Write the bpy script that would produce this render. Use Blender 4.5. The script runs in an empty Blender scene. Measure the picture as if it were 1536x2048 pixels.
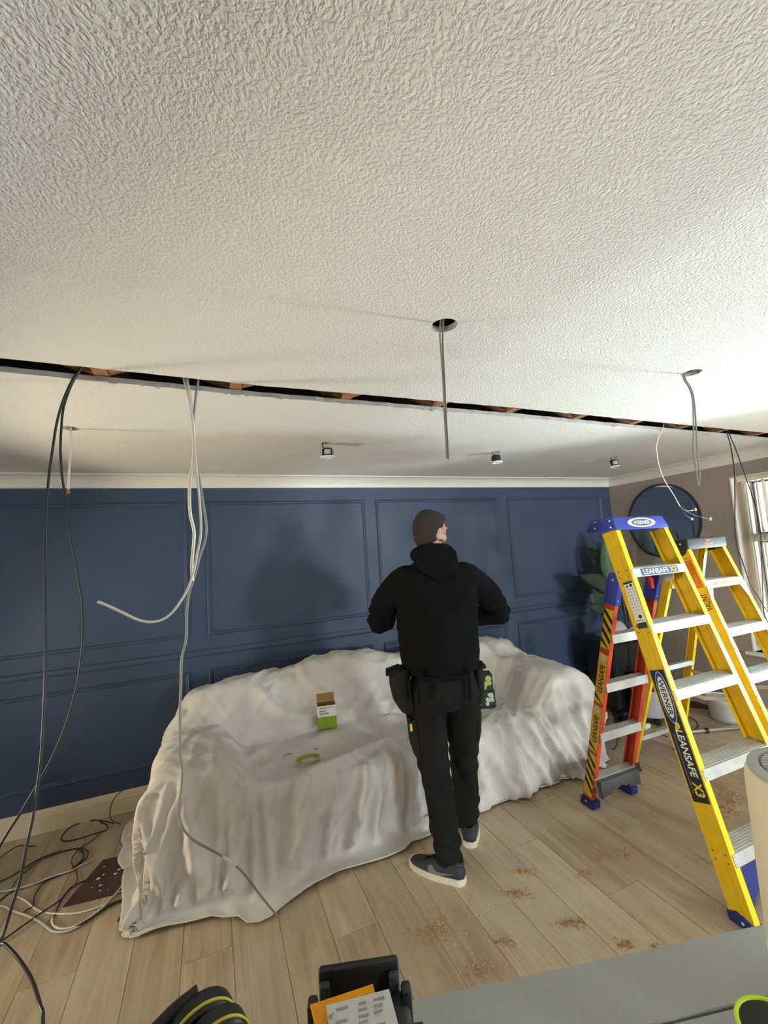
import bpy, bmesh, math, random
import numpy as np
from mathutils import Vector, Matrix

random.seed(7)
RNG = np.random.RandomState(11)
SC = bpy.context.scene
COL = SC.collection
PI = math.pi

# ------------------------------------------------------------------ camera
# the room: X along the blue wall, Y towards it, Z up; the phone is held at 1.71 m
CAM = Vector((0.0, 0.0, 1.71))
FPX = 855.28
YAW, PITCH, ROLL = math.radians(-22.34), math.radians(5.22), math.radians(-3.605)
FWD = Vector((-math.sin(YAW) * math.cos(PITCH), math.cos(YAW) * math.cos(PITCH), math.sin(PITCH)))
_r0 = Vector((math.cos(YAW), math.sin(YAW), 0.0))
_u0 = _r0.cross(FWD)
RGT = _r0 * math.cos(ROLL) + _u0 * math.sin(ROLL)
UPV = _u0 * math.cos(ROLL) - _r0 * math.sin(ROLL)
cam_data = bpy.data.cameras.new('camera')
cam_data.sensor_fit = 'VERTICAL'
cam_data.sensor_height = 32.0
cam_data.lens = FPX / 2048.0 * 32.0
cam_data.clip_start = 0.02
cam = bpy.data.objects.new('camera', cam_data)
COL.objects.link(cam)
cam.matrix_world = Matrix(((RGT.x, UPV.x, -FWD.x, CAM.x), (RGT.y, UPV.y, -FWD.y, CAM.y),
                           (RGT.z, UPV.z, -FWD.z, CAM.z), (0, 0, 0, 1)))
SC.camera = cam

# ------------------------------------------------------------------ light
SC.view_settings.view_transform = 'Standard'
SC.view_settings.look = 'None'
SC.view_settings.gamma = 1.0
SC.view_settings.use_curve_mapping = False
SC.view_settings.exposure = 0.53

world = bpy.data.worlds.new('daylight')
SC.world = world
world.use_nodes = True
wn = world.node_tree.nodes
wn['Background'].inputs[0].default_value = (0.80, 0.90, 1.0, 1)
wn['Background'].inputs[1].default_value = 1.1


def area(name, loc, direction, sx, sy, watts, color, spread=180):
    d = bpy.data.lights.new(name, 'AREA')
    d.shape = 'RECTANGLE'
    d.size, d.size_y = sx, sy
    d.energy = watts
    d.color = color
    d.spread = math.radians(spread)
    o = bpy.data.objects.new(name, d)
    o.location = loc
    o.rotation_euler = Vector(direction).to_track_quat('-Z', 'Y').to_euler()
    COL.objects.link(o)
    return o


# daylight through the openings of the room
area('daylight_right_window', (4.75, 1.0, 1.40), (-1, 0, 0.05), 0.95, 1.5, 20, (0.74, 0.88, 1.0))
# light thrown up by the sunlit paving outside
area('paving_glow', (4.74, 0.95, 0.86), (-1, 0.05, 0.55), 0.26, 0.26, 52, (0.80, 0.91, 1.0), 105)
area('daylight_back_door', (1.75, -4.32, 0.55), (0.0, 1, 0.16), 0.50, 0.7, 115, (0.84, 0.92, 1.0))
area('daylight_left_window', (-2.62, 2.55, 0.80), (1, -0.30, 0.46), 0.28, 0.30, 30, (1.0, 0.85, 0.62), 125)
area('added_fill_light', (-0.55, -1.35, 2.33), (0.25, 0.15, -1), 0.55, 0.55, 40, (1.0, 0.94, 0.84), 75)  # unseen lamp added to brighten the worktop and purifier
area('added_back_fill', (3.72, -4.34, 1.40), (0.0, 1, 0.02), 0.72, 0.82, 75, (0.82, 0.91, 1.0), 120)  # added lamp, brightens the right part of the navy wall
# low sun through the right-hand window: it falls on the floor beside the window and lights the ceiling from below
sun_d = bpy.data.lights.new('sun', 'SUN')
sun_d.energy = 90.0
sun_d.angle = math.radians(0.6)
sun_d.color = (1.0, 0.97, 0.92)
sun = bpy.data.objects.new('sun', sun_d)
sun.rotation_euler = Vector((-0.50, -0.55, -1.0)).to_track_quat('-Z', 'Y').to_euler()
COL.objects.link(sun)

# ------------------------------------------------------------------ materials
MATS = {}


def lin(r, g, b):
    f = lambda c: (c / 255 / 12.92) if c / 255 <= 0.04045 else ((c / 255 + 0.055) / 1.055) ** 2.4
    return (f(r), f(g), f(b), 1.0)


def mat(name, rgb, rough=0.6, metal=0.0, bump=None, vary=None, spec=None, coords='Object'):
    """rgb in sRGB 0-255; bump=(scale, strength, distance); vary=(scale, amount)"""
    m = bpy.data.materials.new(name)
    m.use_nodes = True
    nt = m.node_tree
    b = nt.nodes['Principled BSDF']
    b.inputs['Base Color'].default_value = lin(*rgb)
    b.inputs['Roughness'].default_value = rough
    b.inputs['Metallic'].default_value = metal
    if spec is not None:
        b.inputs['Specular IOR Level'].default_value = spec
    tc = None
    if bump or vary:
        tc = nt.nodes.new('ShaderNodeTexCoord')
    if vary:
        n = nt.nodes.new('ShaderNodeTexNoise')
        n.inputs['Scale'].default_value = vary[0]
        n.inputs['Detail'].default_value = 5
        nt.links.new(tc.outputs[coords], n.inputs['Vector'])
        r = nt.nodes.new('ShaderNodeValToRGB')
        c = lin(*rgb)
        lo = [max(0, x * (1 - vary[1])) for x in c[:3]] + [1]
        hi = [min(1, x * (1 + vary[1])) for x in c[:3]] + [1]
        r.color_ramp.elements[0].position = 0.3
        r.color_ramp.elements[1].position = 0.7
        r.color_ramp.elements[0].color = lo
        r.color_ramp.elements[1].color = hi
        nt.links.new(n.outputs['Fac'], r.inputs['Fac'])
        nt.links.new(r.outputs['Color'], b.inputs['Base Color'])
    if bump:
        n2 = nt.nodes.new('ShaderNodeTexNoise')
        n2.inputs['Scale'].default_value = bump[0]
        n2.inputs['Detail'].default_value = 3
        nt.links.new(tc.outputs[coords], n2.inputs['Vector'])
        bp = nt.nodes.new('ShaderNodeBump')
        bp.inputs['Strength'].default_value = bump[1]
        bp.inputs['Distance'].default_value = bump[2]
        nt.links.new(n2.outputs['Fac'], bp.inputs['Height'])
        nt.links.new(bp.outputs['Normal'], b.inputs['Normal'])
    MATS[name] = m
    return m


def mat_ceiling():
    m = mat('textured_ceiling', (224, 220, 213), 0.85)
    nt = m.node_tree
    b = nt.nodes['Principled BSDF']
    tc = nt.nodes.new('ShaderNodeTexCoord')
    n0 = nt.nodes.new('ShaderNodeTexNoise')
    n0.inputs['Scale'].default_value = 9
    n0.inputs['Detail'].default_value = 2
    nt.links.new(tc.outputs['Object'], n0.inputs['Vector'])
    mx = nt.nodes.new('ShaderNodeMixRGB')
    mx.inputs['Fac'].default_value = 0.045
    nt.links.new(tc.outputs['Object'], mx.inputs['Color1'])
    nt.links.new(n0.outputs['Color'], mx.inputs['Color2'])
    n1 = nt.nodes.new('ShaderNodeTexNoise')
    n1.inputs['Scale'].default_value = 150
    n1.inputs['Detail'].default_value = 2.5
    n1.inputs['Roughness'].default_value = 0.45
    n1.inputs['Distortion'].default_value = 0.35
    nt.links.new(mx.outputs['Color'], n1.inputs['Vector'])
    r = nt.nodes.new('ShaderNodeValToRGB')
    r.color_ramp.elements[0].position = 0.36
    r.color_ramp.elements[1].position = 0.60
    nt.links.new(n1.outputs['Fac'], r.inputs['Fac'])
    bp = nt.nodes.new('ShaderNodeBump')
    bp.inputs['Strength'].default_value = 0.55
    bp.inputs['Distance'].default_value = 0.004
    nt.links.new(r.outputs['Color'], bp.inputs['Height'])
    nt.links.new(bp.outputs['Normal'], b.inputs['Normal'])
    return m


def mat_wood(name, c0, c1, seed):
    m = mat(name, c0, 0.42)
    nt = m.node_tree
    b = nt.nodes['Principled BSDF']
    tc = nt.nodes.new('ShaderNodeTexCoord')
    mp = nt.nodes.new('ShaderNodeMapping')
    mp.inputs['Scale'].default_value = (9.0, 1.1, 1.0)
    mp.inputs['Location'].default_value = (seed * 3.7, seed * 1.3, 0)
    nt.links.new(tc.outputs['Object'], mp.inputs['Vector'])
    oi = nt.nodes.new('ShaderNodeObjectInfo')
    va = nt.nodes.new('ShaderNodeVectorMath')
    va.operation = 'ADD'
    sc_ = nt.nodes.new('ShaderNodeVectorMath')
    sc_.operation = 'SCALE'
    sc_.inputs[0].default_value = (17.0, 9.0, 4.0)
    nt.links.new(oi.outputs['Random'], sc_.inputs['Scale'])
    nt.links.new(mp.outputs['Vector'], va.inputs[0])
    nt.links.new(sc_.outputs['Vector'], va.inputs[1])
    n = nt.nodes.new('ShaderNodeTexNoise')
    n.inputs['Scale'].default_value = 1.6
    n.inputs['Detail'].default_value = 8
    n.inputs['Roughness'].default_value = 0.62
    n.inputs['Distortion'].default_value = 0.7
    nt.links.new(va.outputs['Vector'], n.inputs['Vector'])
    r = nt.nodes.new('ShaderNodeValToRGB')
    r.color_ramp.elements[0].position = 0.30
    r.color_ramp.elements[1].position = 0.72
    r.color_ramp.elements[0].color = lin(*c1)
    r.color_ramp.elements[1].color = lin(*c0)
    nt.links.new(n.outputs['Fac'], r.inputs['Fac'])
    # fine grain on top of the broad figure
    mg = nt.nodes.new('ShaderNodeMapping')
    mg.inputs['Scale'].default_value = (24.0, 2.0, 1.0)
    nt.links.new(va.outputs['Vector'], mg.inputs['Vector'])
    ng = nt.nodes.new('ShaderNodeTexNoise')
    ng.inputs['Scale'].default_value = 0.5
    ng.inputs['Detail'].default_value = 6
    nt.links.new(mg.outputs['Vector'], ng.inputs['Vector'])
    rg_ = nt.nodes.new('ShaderNodeValToRGB')
    rg_.color_ramp.elements[0].position = 0.35
    rg_.color_ramp.elements[1].position = 0.65
    rg_.color_ramp.elements[0].color = (0.74, 0.71, 0.68, 1)
    rg_.color_ramp.elements[1].color = (1.04, 1.04, 1.04, 1)
    nt.links.new(ng.outputs['Fac'], rg_.inputs['Fac'])
    mgx = nt.nodes.new('ShaderNodeMixRGB')
    mgx.blend_type = 'MULTIPLY'
    mgx.inputs['Fac'].default_value = 0.45
    nt.links.new(r.outputs['Color'], mgx.inputs['Color1'])
    nt.links.new(rg_.outputs['Color'], mgx.inputs['Color2'])
    r = mgx
    # dust and scuffs
    n2 = nt.nodes.new('ShaderNodeTexNoise')
    n2.inputs['Scale'].default_value = 2.4
    n2.inputs['Detail'].default_value = 6
    geo = nt.nodes.new('ShaderNodeNewGeometry')
    nt.links.new(geo.outputs['Position'], n2.inputs['Vector'])
    r2 = nt.nodes.new('ShaderNodeValToRGB')
    r2.color_ramp.elements[0].position = 0.42
    r2.color_ramp.elements[1].position = 0.68
    r2.color_ramp.elements[0].color = (0, 0, 0, 1)
    r2.color_ramp.elements[1].color = (0.45, 0.45, 0.45, 1)
    nt.links.new(n2.outputs['Fac'], r2.inputs['Fac'])
    mx = nt.nodes.new('ShaderNodeMixRGB')
    nt.links.new(r2.outputs['Color'], mx.inputs['Fac'])
    nt.links.new(r.outputs['Color'], mx.inputs['Color1'])
    mx.inputs['Color2'].default_value = lin(205, 190, 166)
    # each board has its own tone
    hv = nt.nodes.new('ShaderNodeHueSaturation')
    mr = nt.nodes.new('ShaderNodeMapRange')
    mr.inputs['To Min'].default_value = 0.90
    mr.inputs['To Max'].default_value = 1.08
    nt.links.new(oi.outputs['Random'], mr.inputs['Value'])
    nt.links.new(mr.outputs['Result'], hv.inputs['Value'])
    nt.links.new(mx.outputs['Color'], hv.inputs['Color'])
    nt.links.new(hv.outputs['Color'], b.inputs['Base Color'])
    return m


def mat_glass():
    m = bpy.data.materials.new('window_glass')
    m.use_nodes = True
    nt = m.node_tree
    nt.nodes.remove(nt.nodes['Principled BSDF'])
    out = nt.nodes['Material Output']
    t = nt.nodes.new('ShaderNodeBsdfTransparent')
    t.inputs['Color'].default_value = (0.97, 0.985, 0.98, 1)
    g = nt.nodes.new('ShaderNodeBsdfGlossy')
    g.inputs['Roughness'].default_value = 0.02
    f = nt.nodes.new('ShaderNodeFresnel')
    f.inputs['IOR'].default_value = 1.45
    mx = nt.nodes.new('ShaderNodeMixShader')
    nt.links.new(f.outputs['Fac'], mx.inputs['Fac'])
    nt.links.new(t.outputs['BSDF'], mx.inputs[1])
    nt.links.new(g.outputs['BSDF'], mx.inputs[2])
    nt.links.new(mx.outputs['Shader'], out.inputs['Surface'])
    MATS['window_glass'] = m
    return m


mat_ceiling()
mat_glass()
for _i in range(3):
    mat_wood('oak_board_%d' % _i, [(208, 187, 157), (203, 181, 149), (211, 193, 165)][_i],
             [(166, 142, 112), (160, 138, 110), (174, 152, 124)][_i], _i)
mat('navy_paint', (55, 71, 96), 0.5, vary=(3, 0.04), bump=(180, 0.05, 0.001))
mat('taupe_paint', (158, 146, 136), 0.7, bump=(150, 0.06, 0.001))
mat('back_wall_paint', (196, 190, 180), 0.8)
mat('white_gloss', (226, 220, 208), 0.4)
mat('cream_gloss', (222, 206, 178), 0.42)
mat('plaster_edge', (176, 172, 168), 0.9, bump=(120, 0.5, 0.002))
mat('joist_wood', (150, 104, 66), 0.8, vary=(14, 0.3))
mat('void_dark', (62, 50, 42), 0.95)
mat('dust_sheet', (212, 206, 197), 0.92, bump=(420, 0.25, 0.0008), vary=(5, 0.07))
mat('sheet_hem', (214, 207, 193), 0.92, bump=(420, 0.2, 0.0008))
mat('sofa_fabric', (120, 112, 104), 0.9)
mat('rail_yellow', (234, 190, 8), 0.42, vary=(18, 0.08), bump=(260, 0.06, 0.0006))
mat('rail_yellow_lit', (244, 208, 18), 0.42, bump=(260, 0.06, 0.0006))  # lit copy of the rail yellow for front flanges; light put into colour
mat('rail_orange', (200, 66, 34), 0.45, vary=(20, 0.08))
mat('aluminium', (206, 208, 208), 0.38, 0.55, bump=(90, 0.12, 0.0006), vary=(12, 0.10))
mat('aluminium_dull', (188, 184, 176), 0.5, 0.35, vary=(9, 0.16))
mat('cap_blue', (50, 66, 160), 0.4)
mat('foot_blue', (34, 44, 116), 0.4)
mat('rivet', (214, 214, 212), 0.3, 0.7)
mat('label_navy', (22, 28, 42), 0.45)
mat('label_blue', (30, 62, 132), 0.45)
mat('label_white', (232, 232, 228), 0.5)
mat('label_slate', (66, 84, 100), 0.5)
mat('text_white', (236, 236, 232), 0.5)
mat('text_black', (20, 18, 18), 0.5)
mat('text_yellow', (240, 200, 30), 0.5)
mat('text_orange', (224, 128, 70), 0.5)
mat('text_grey', (120, 120, 120), 0.6)
mat('sticker_orange', (192, 108, 14), 0.5)
mat('sticker_salmon', (228, 142, 108), 0.5)
mat('stripe_yellow', (244, 190, 20), 0.45)
mat('stripe_black', (24, 26, 40), 0.45)
mat('cap_black', (40, 40, 44), 0.45)
mat('cap_grey', (52, 53, 58), 0.6)
mat('black_plastic', (28, 27, 27), 0.45)
mat('dark_grey_plastic', (72, 72, 74), 0.5)
mat('grey_rubber', (92, 92, 92), 0.6, bump=(60, 0.3, 0.002))
mat('hoodie_black', (13, 13, 14), 0.95, bump=(240, 0.35, 0.001), spec=0.15)
mat('trouser_black', (26, 25, 24), 0.9, bump=(200, 0.25, 0.001), spec=0.2)
mat('pocket_black', (33, 31, 29), 0.85, bump=(160, 0.3, 0.001), spec=0.2)
mat('skin', (196, 146, 122), 0.55, vary=(30, 0.06))
mat('hair_dark', (46, 36, 30), 0.85, bump=(260, 0.8, 0.003), vary=(120, 0.3))
mat('beard', (104, 76, 60), 0.8, bump=(300, 0.5, 0.001))
mat('eye_white', (225, 220, 214), 0.3)
mat('eye_dark', (40, 30, 24), 0.3)
mat('lip', (168, 104, 92), 0.5)
mat('shoe_navy', (46, 48, 54), 0.7, bump=(240, 0.3, 0.001), vary=(40, 0.12))
mat('shoe_sole', (214, 202, 180), 0.7, vary=(40, 0.08))
mat('shoe_logo', (158, 158, 156), 0.55)
mat('lace_black', (24, 24, 26), 0.8)
mat('cable_black', (38, 34, 36), 0.5)
mat('cable_dark', (62, 52, 48), 0.55)
mat('cable_grey', (138, 134, 130), 0.5)
mat('cable_light', (196, 192, 184), 0.5)
mat('cable_white', (226, 218, 202), 0.5)
mat('copper', (190, 120, 80), 0.4, 0.8)
mat('downlight_black', (24, 24, 24), 0.5)
mat('downlight_white', (232, 232, 226), 0.35)
mat('lens', (220, 222, 214), 0.15)
mat('mirror_glass', (205, 212, 214), 0.02, 1.0)
mat('blind_fabric', (226, 218, 206), 0.8, bump=(200, 0.15, 0.001))
mat('upvc', (236, 240, 238), 0.35)
mat('leaf', (80, 96, 76), 0.5, vary=(12, 0.2))
mat('leaf_light', (106, 132, 94), 0.5, vary=(12, 0.15))
mat('stem', (70, 64, 48), 0.8)
mat('steel', (196, 196, 194), 0.22, 0.95)
mat('tub_white', (228, 226, 222), 0.45)
mat('vac_grey', (176, 176, 176), 0.45)
mat('worktop_grey', (166, 169, 162), 0.5, vary=(60, 0.04))
mat('gap_dark', (60, 52, 46), 0.8)
mat('floor_seam', (134, 112, 86), 0.8)
mat('purifier_cream', (236, 222, 190), 0.5, bump=(260, 0.08, 0.0006))
mat('purifier_grey', (178, 178, 176), 0.4)
mat('grille_dark', (52, 48, 48), 0.6)
mat('grille_bar', (190, 188, 186), 0.4)
mat('lime', (214, 244, 60), 0.4)
mat('paper_white', (214, 214, 212), 0.8)
mat('paper_orange', (240, 160, 8), 0.7)
mat('print_grey', (160, 160, 160), 0.8)
mat('yellow_piping', (190, 176, 44), 0.6)
mat('card_brown', (150, 118, 72), 0.85)
mat('box_green', (140, 168, 26), 0.6)
mat('box_green_dark', (110, 140, 18), 0.6)
mat('box_black', (44, 46, 40), 0.6)
mat('box_lime', (176, 194, 104), 0.6)
mat('box_mint', (186, 206, 178), 0.6)
mat('sleeving', (168, 160, 32), 0.5)
mat('board_brown', (84, 58, 50), 0.6, vary=(9, 0.35))
mat('shaving', (176, 122, 74), 0.85, vary=(200, 0.3))
mat('shaving_light', (204, 170, 124), 0.85)
mat('grit', (150, 128, 104), 0.9)
mat('grey_paint', (120, 120, 116), 0.6)
mat('patio', (200, 196, 186), 0.9)
mat('red_plastic', (186, 30, 28), 0.4)
M = MATS


# ------------------------------------------------------------------ helpers
def finish(name, bm, m, parent=None, smooth=False, loc=None):
    me = bpy.data.meshes.new(name)
    bmesh.ops.recalc_face_normals(bm, faces=bm.faces[:])
    bm.to_mesh(me)
    bm.free()
    return link(name, me, m, parent, smooth, loc)


def link(name, me, m, parent=None, smooth=False, loc=None):
    if m is not None:
        if isinstance(m, (list, tuple)):
            for k in m:
                me.materials.append(M[k])
        else:
            me.materials.append(M[m])
    if smooth:
        me.polygons.foreach_set('use_smooth', [True] * len(me.polygons))
        if smooth != 'all':
            try:
                me.set_sharp_from_angle(angle=math.radians(38))
            except Exception:
                pass
    o = bpy.data.objects.new(name, me)
    COL.objects.link(o)
    if parent is not None:
        o.parent = parent
    if loc is not None:
        o.location = loc
    return o


def tag(o, label=None, cat=None, group=None, kind=None):
    if label:
        o['label'] = label
    if cat:
        o['category'] = cat
    if group:
        o['group'] = group
    if kind:
        o['kind'] = kind
    return o


def thing(name, label, cat, loc=(0, 0, 0), rz=0.0, group=None):
    o = bpy.data.objects.new(name, None)
    o.empty_display_size = 0.1
    COL.objects.link(o)
    o.location = loc
    o.rotation_euler = (0, 0, rz)
    return tag(o, label, cat, group)


def box(bm, x0, x1, y0, y1, z0, z1, mx=None, mi=0):
    vs = [bm.verts.new((x, y, z)) for z in (z0, z1) for y in (y0, y1) for x in (x0, x1)]
    if mx is not None:
        for v in vs:
            v.co = mx @ v.co
    fs = []
    for f in ((0, 2, 3, 1), (4, 5, 7, 6), (0, 1, 5, 4), (2, 6, 7, 3), (0, 4, 6, 2), (1, 3, 7, 5)):
        fa = bm.faces.new([vs[i] for i in f])
        fa.material_index = mi
        fs.append(fa)
    return vs, fs


def rbox(bm, x0, x1, y0, y1, z0, z1, r=0.004, seg=2, mx=None):
    b2 = bmesh.new()
    box(b2, x0, x1, y0, y1, z0, z1)
    bmesh.ops.bevel(b2, geom=b2.edges[:], offset=r, segments=seg, affect='EDGES', profile=0.5)
    if mx is not None:
        bmesh.ops.transform(b2, matrix=mx, verts=b2.verts[:])
    merge(bm, b2)


def merge(bm, b2):
    me = bpy.data.meshes.new('tmp')
    b2.to_mesh(me)
    b2.free()
    bm.from_mesh(me)
    bpy.data.meshes.remove(me)


def prism(bm, pts, direction, mi=0):
    """closed polygon (3-D points) extruded along direction"""
    d = Vector(direction)
    a = [bm.verts.new(Vector(p)) for p in pts]
    b = [bm.verts.new(Vector(p) + d) for p in pts]
    n = len(pts)
    fs = [bm.faces.new(a), bm.faces.new(b[::-1])]
    for i in range(n):
        fs.append(bm.faces.new((a[i], b[i], b[(i + 1) % n], a[(i + 1) % n])))
    for f in fs:
        f.material_index = mi
    return fs


def smooth_path(pts, sub=6):
    """Catmull-Rom through the points"""
    P = [Vector(p) for p in pts]
    if len(P) < 3:
        return P
    P = [P[0] * 2 - P[1]] + P + [P[-1] * 2 - P[-2]]
    out = []
    for i in range(1, len(P) - 2):
        p0, p1, p2, p3 = P[i - 1], P[i], P[i + 1], P[i + 2]
        for k in range(sub):
            t = k / sub
            out.append(0.5 * ((2 * p1) + (p2 - p0) * t + (2 * p0 - 5 * p1 + 4 * p2 - p3) * t * t
                              + (3 * p1 - p0 - 3 * p2 + p3) * t ** 3))
    out.append(P[-2])
    return out


def tube(bm, path, r, n=8, closed=False, mi=0, flat=None):
    """swept round (or flat oval) bar; r may be a list"""
    P = [Vector(p) for p in path]
    N = len(P)
    if not isinstance(r, (list, tuple)):
        r = [r] * N
    rings = []
    up = None
    for i in range(N):
        if closed:
            t = (P[(i + 1) % N] - P[i - 1]).normalized()
        else:
            t = (P[min(i + 1, N - 1)] - P[max(i - 1, 0)])
            t = t.normalized() if t.length > 1e-9 else Vector((0, 0, 1))
        if up is None:
            up = Vector((0, 0, 1)) if abs(t.z) < 0.9 else Vector((1, 0, 0))
        a = t.cross(up)
        if a.length < 1e-6:
            a = t.orthogonal()
        a.normalize()
        up = a.cross(t).normalized()
        ra = r[i]
        rb = ra * (flat if flat else 1.0)
        rings.append([bm.verts.new(P[i] + a * (ra * math.cos(2 * PI * k / n)) + up * (rb * math.sin(2 * PI * k / n)))
                      for k in range(n)])
    M_ = N if closed else N - 1
    for i in range(M_):
        A, B = rings[i], rings[(i + 1) % N]
        for k in range(n):
            f = bm.faces.new((A[k], A[(k + 1) % n], B[(k + 1) % n], B[k]))
            f.material_index = mi
    if not closed:
        f = bm.faces.new(rings[0][::-1])
        f.material_index = mi
        f = bm.faces.new(rings[-1])
        f.material_index = mi
    return rings


def lathe(bm, prof, n=32, mx=None, cap=True, mi=0):
    """profile of (radius, z) turned about Z"""
    rings = []
    for (r, z) in prof:
        ring = []
        for k in range(n):
            v = Vector((r * math.cos(2 * PI * k / n), r * math.sin(2 * PI * k / n), z))
            ring.append(bm.verts.new(mx @ v if mx is not None else v))
        rings.append(ring)
    for A, B in zip(rings, rings[1:]):
        for k in range(n):
            f = bm.faces.new((A[k], A[(k + 1) % n], B[(k + 1) % n], B[k]))
            f.material_index = mi
    if cap:
        bm.faces.new(rings[0][::-1]).material_index = mi
        bm.faces.new(rings[-1]).material_index = mi


def loft(bm, rings, n=20):
    """rings: (centre, u half-axis, v half-axis); capped"""
    R_ = []
    for c, u, v in rings:
        c, u, v = Vector(c), Vector(u), Vector(v)
        R_.append([bm.verts.new(c + u * math.cos(2 * PI * k / n) + v * math.sin(2 * PI * k / n)) for k in range(n)])
    for A, B in zip(R_, R_[1:]):
        for k in range(n):
            bm.faces.new((A[k], A[(k + 1) % n], B[(k + 1) % n], B[k]))
    bm.faces.new(R_[0][::-1])
    bm.faces.new(R_[-1])


def ellipsoid(bm, c, rx, ry, rz, mx=None, seg=20, rings=12):
    b2 = bmesh.new()
    bmesh.ops.create_uvsphere(b2, u_segments=seg, v_segments=rings, radius=1.0)
    t = Matrix.Translation(Vector(c)) @ (mx if mx is not None else Matrix()) @ Matrix.Diagonal((rx, ry, rz, 1))
    bmesh.ops.transform(b2, matrix=t, verts=b2.verts[:])
    merge(bm, b2)


def frame(origin, xd, yd):
    x = Vector(xd).normalized()
    y = Vector(yd)
    y = (y - x * y.dot(x)).normalized()
    z = x.cross(y)
    o = Vector(origin)
    return Matrix(((x.x, y.x, z.x, o.x), (x.y, y.y, z.y, o.y), (x.z, y.z, z.z, o.z), (0, 0, 0, 1)))


def text_bm(body, width, height, depth=0.0006, shear=0.0, bold=0.0):
    """lettering as a thin solid, centred on the origin in XY"""
    cu = bpy.data.curves.new('lettering', 'FONT')
    cu.body = body
    cu.size = 1.0
    cu.extrude = 0.02
    cu.shear = shear
    cu.offset = bold
    cu.resolution_u = 3
    cu.align_x = 'CENTER'
    cu.align_y = 'CENTER'
    ob = bpy.data.objects.new('lettering', cu)
    COL.objects.link(ob)
    bpy.context.view_layer.update()
    me = bpy.data.meshes.new_from_object(ob.evaluated_get(bpy.context.evaluated_depsgraph_get()))
    bpy.data.objects.remove(ob)
    bpy.data.curves.remove(cu)
    bm = bmesh.new()
    bm.from_mesh(me)
    bpy.data.meshes.remove(me)
    xs = [v.co.x for v in bm.verts]
    ys = [v.co.y for v in bm.verts]
    w, h = max(xs) - min(xs), max(ys) - min(ys)
    cx, cy = (max(xs) + min(xs)) / 2, (max(ys) + min(ys)) / 2
    for v in bm.verts:
        v.co = Vector(((v.co.x - cx) * width / w, (v.co.y - cy) * height / h, (v.co.z + 0.02) / 0.04 * depth))
    return bm


def put_text(name, body, mx, width, height, m, parent, depth=0.0006, shear=0.0, bold=0.0):
    bm = text_bm(body, width, height, depth, shear, bold)
    bmesh.ops.transform(bm, matrix=mx, verts=bm.verts[:])
    return finish(name, bm, m, parent)


def plate(bm, mx, w, h, t=0.0008, mi=0, cx=0, cy=0, z0=0):
    box(bm, cx - w / 2, cx + w / 2, cy - h / 2, cy + h / 2, z0, z0 + t, mx, mi)


def oval(bm, mx, rx, ry, t, z0=0, n=36, mi=0):
    pts = [mx @ Vector((rx * math.cos(2 * PI * k / n), ry * math.sin(2 * PI * k / n), z0)) for k in range(n)]
    prism(bm, pts, (mx.to_3x3() @ Vector((0, 0, t))), mi)


def remesh(bm, voxel, smooth_iter=4):
    """fuse overlapping solids into one continuous surface"""
    me = bpy.data.meshes.new('tmp')
    bmesh.ops.recalc_face_normals(bm, faces=bm.faces[:])
    bm.to_mesh(me)
    bm.free()
    ob = bpy.data.objects.new('tmp', me)
    COL.objects.link(ob)
    md = ob.modifiers.new('r', 'REMESH')
    md.mode = 'VOXEL'
    md.voxel_size = voxel
    md.use_smooth_shade = True
    if smooth_iter:
        s = ob.modifiers.new('s', 'SMOOTH')
        s.iterations = smooth_iter
        s.factor = 0.5
    bpy.context.view_layer.update()
    res = bpy.data.meshes.new_from_object(ob.evaluated_get(bpy.context.evaluated_depsgraph_get()))
    bpy.data.objects.remove(ob)
    bpy.data.meshes.remove(me)
    return res


def ray(px, py):
    return RGT * ((px - 768) / FPX) - UPV * ((py - 1024) / FPX) + FWD


def at_y(px, py, y):
    """the point of the room seen at (px, py) that lies on the plane Y = y"""
    d = ray(px, py)
    return CAM + d * (y / d.y)


def on_z(px, py, z=0.0):
    d = ray(px, py)
    return CAM + d * ((z - CAM.z) / d.z)


CEIL = 2.40
WALL_Y = 3.69
WALL_X = 4.45
LEFT_X = -2.4
BACK_Y = -4.2

# ------------------------------------------------------------------ room shell
PW = 0.2087
# sub-floor, and on it every oak board as a part
bm = bmesh.new()
box(bm, LEFT_X - 0.15, WALL_X + 0.15, BACK_Y - 0.15, WALL_Y + 0.15, -0.12, -0.004)
floor = tag(finish('floor', bm, 'floor_seam'), kind='structure')
board_meshes = {}


def board(x0, x1, y0, y1, k):
    key = (round(x1 - x0, 3), round(y1 - y0, 3), k)
    if key not in board_meshes:
        b = bmesh.new()
        w, l = x1 - x0 - 0.0016, y1 - y0 - 0.0016
        t = 0.0018
        lo = [b.verts.new((sx * w / 2, sy * l / 2, -0.004)) for sx, sy in ((-1, -1), (1, -1), (1, 1), (-1, 1))]
        mi = [b.verts.new((sx * w / 2, sy * l / 2, -t)) for sx, sy in ((-1, -1), (1, -1), (1, 1), (-1, 1))]
        hi = [b.verts.new((sx * (w / 2 - t), sy * (l / 2 - t), 0)) for sx, sy in ((-1, -1), (1, -1), (1, 1), (-1, 1))]
        for A, B in ((lo, mi), (mi, hi)):
            for i in range(4):
                b.faces.new((A[i], A[(i + 1) % 4], B[(i + 1) % 4], B[i]))
        b.faces.new(hi)
        me = bpy.data.meshes.new('floor_board')
        b.to_mesh(me)
        b.free()
        me.materials.append(M['oak_board_%d' % k])
        board_meshes[key] = me
    o = bpy.data.objects.new('floor_board', board_meshes[key])
    COL.objects.link(o)
    o.location = ((x0 + x1) / 2, (y0 + y1) / 2, 0)
    o.parent = floor


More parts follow.
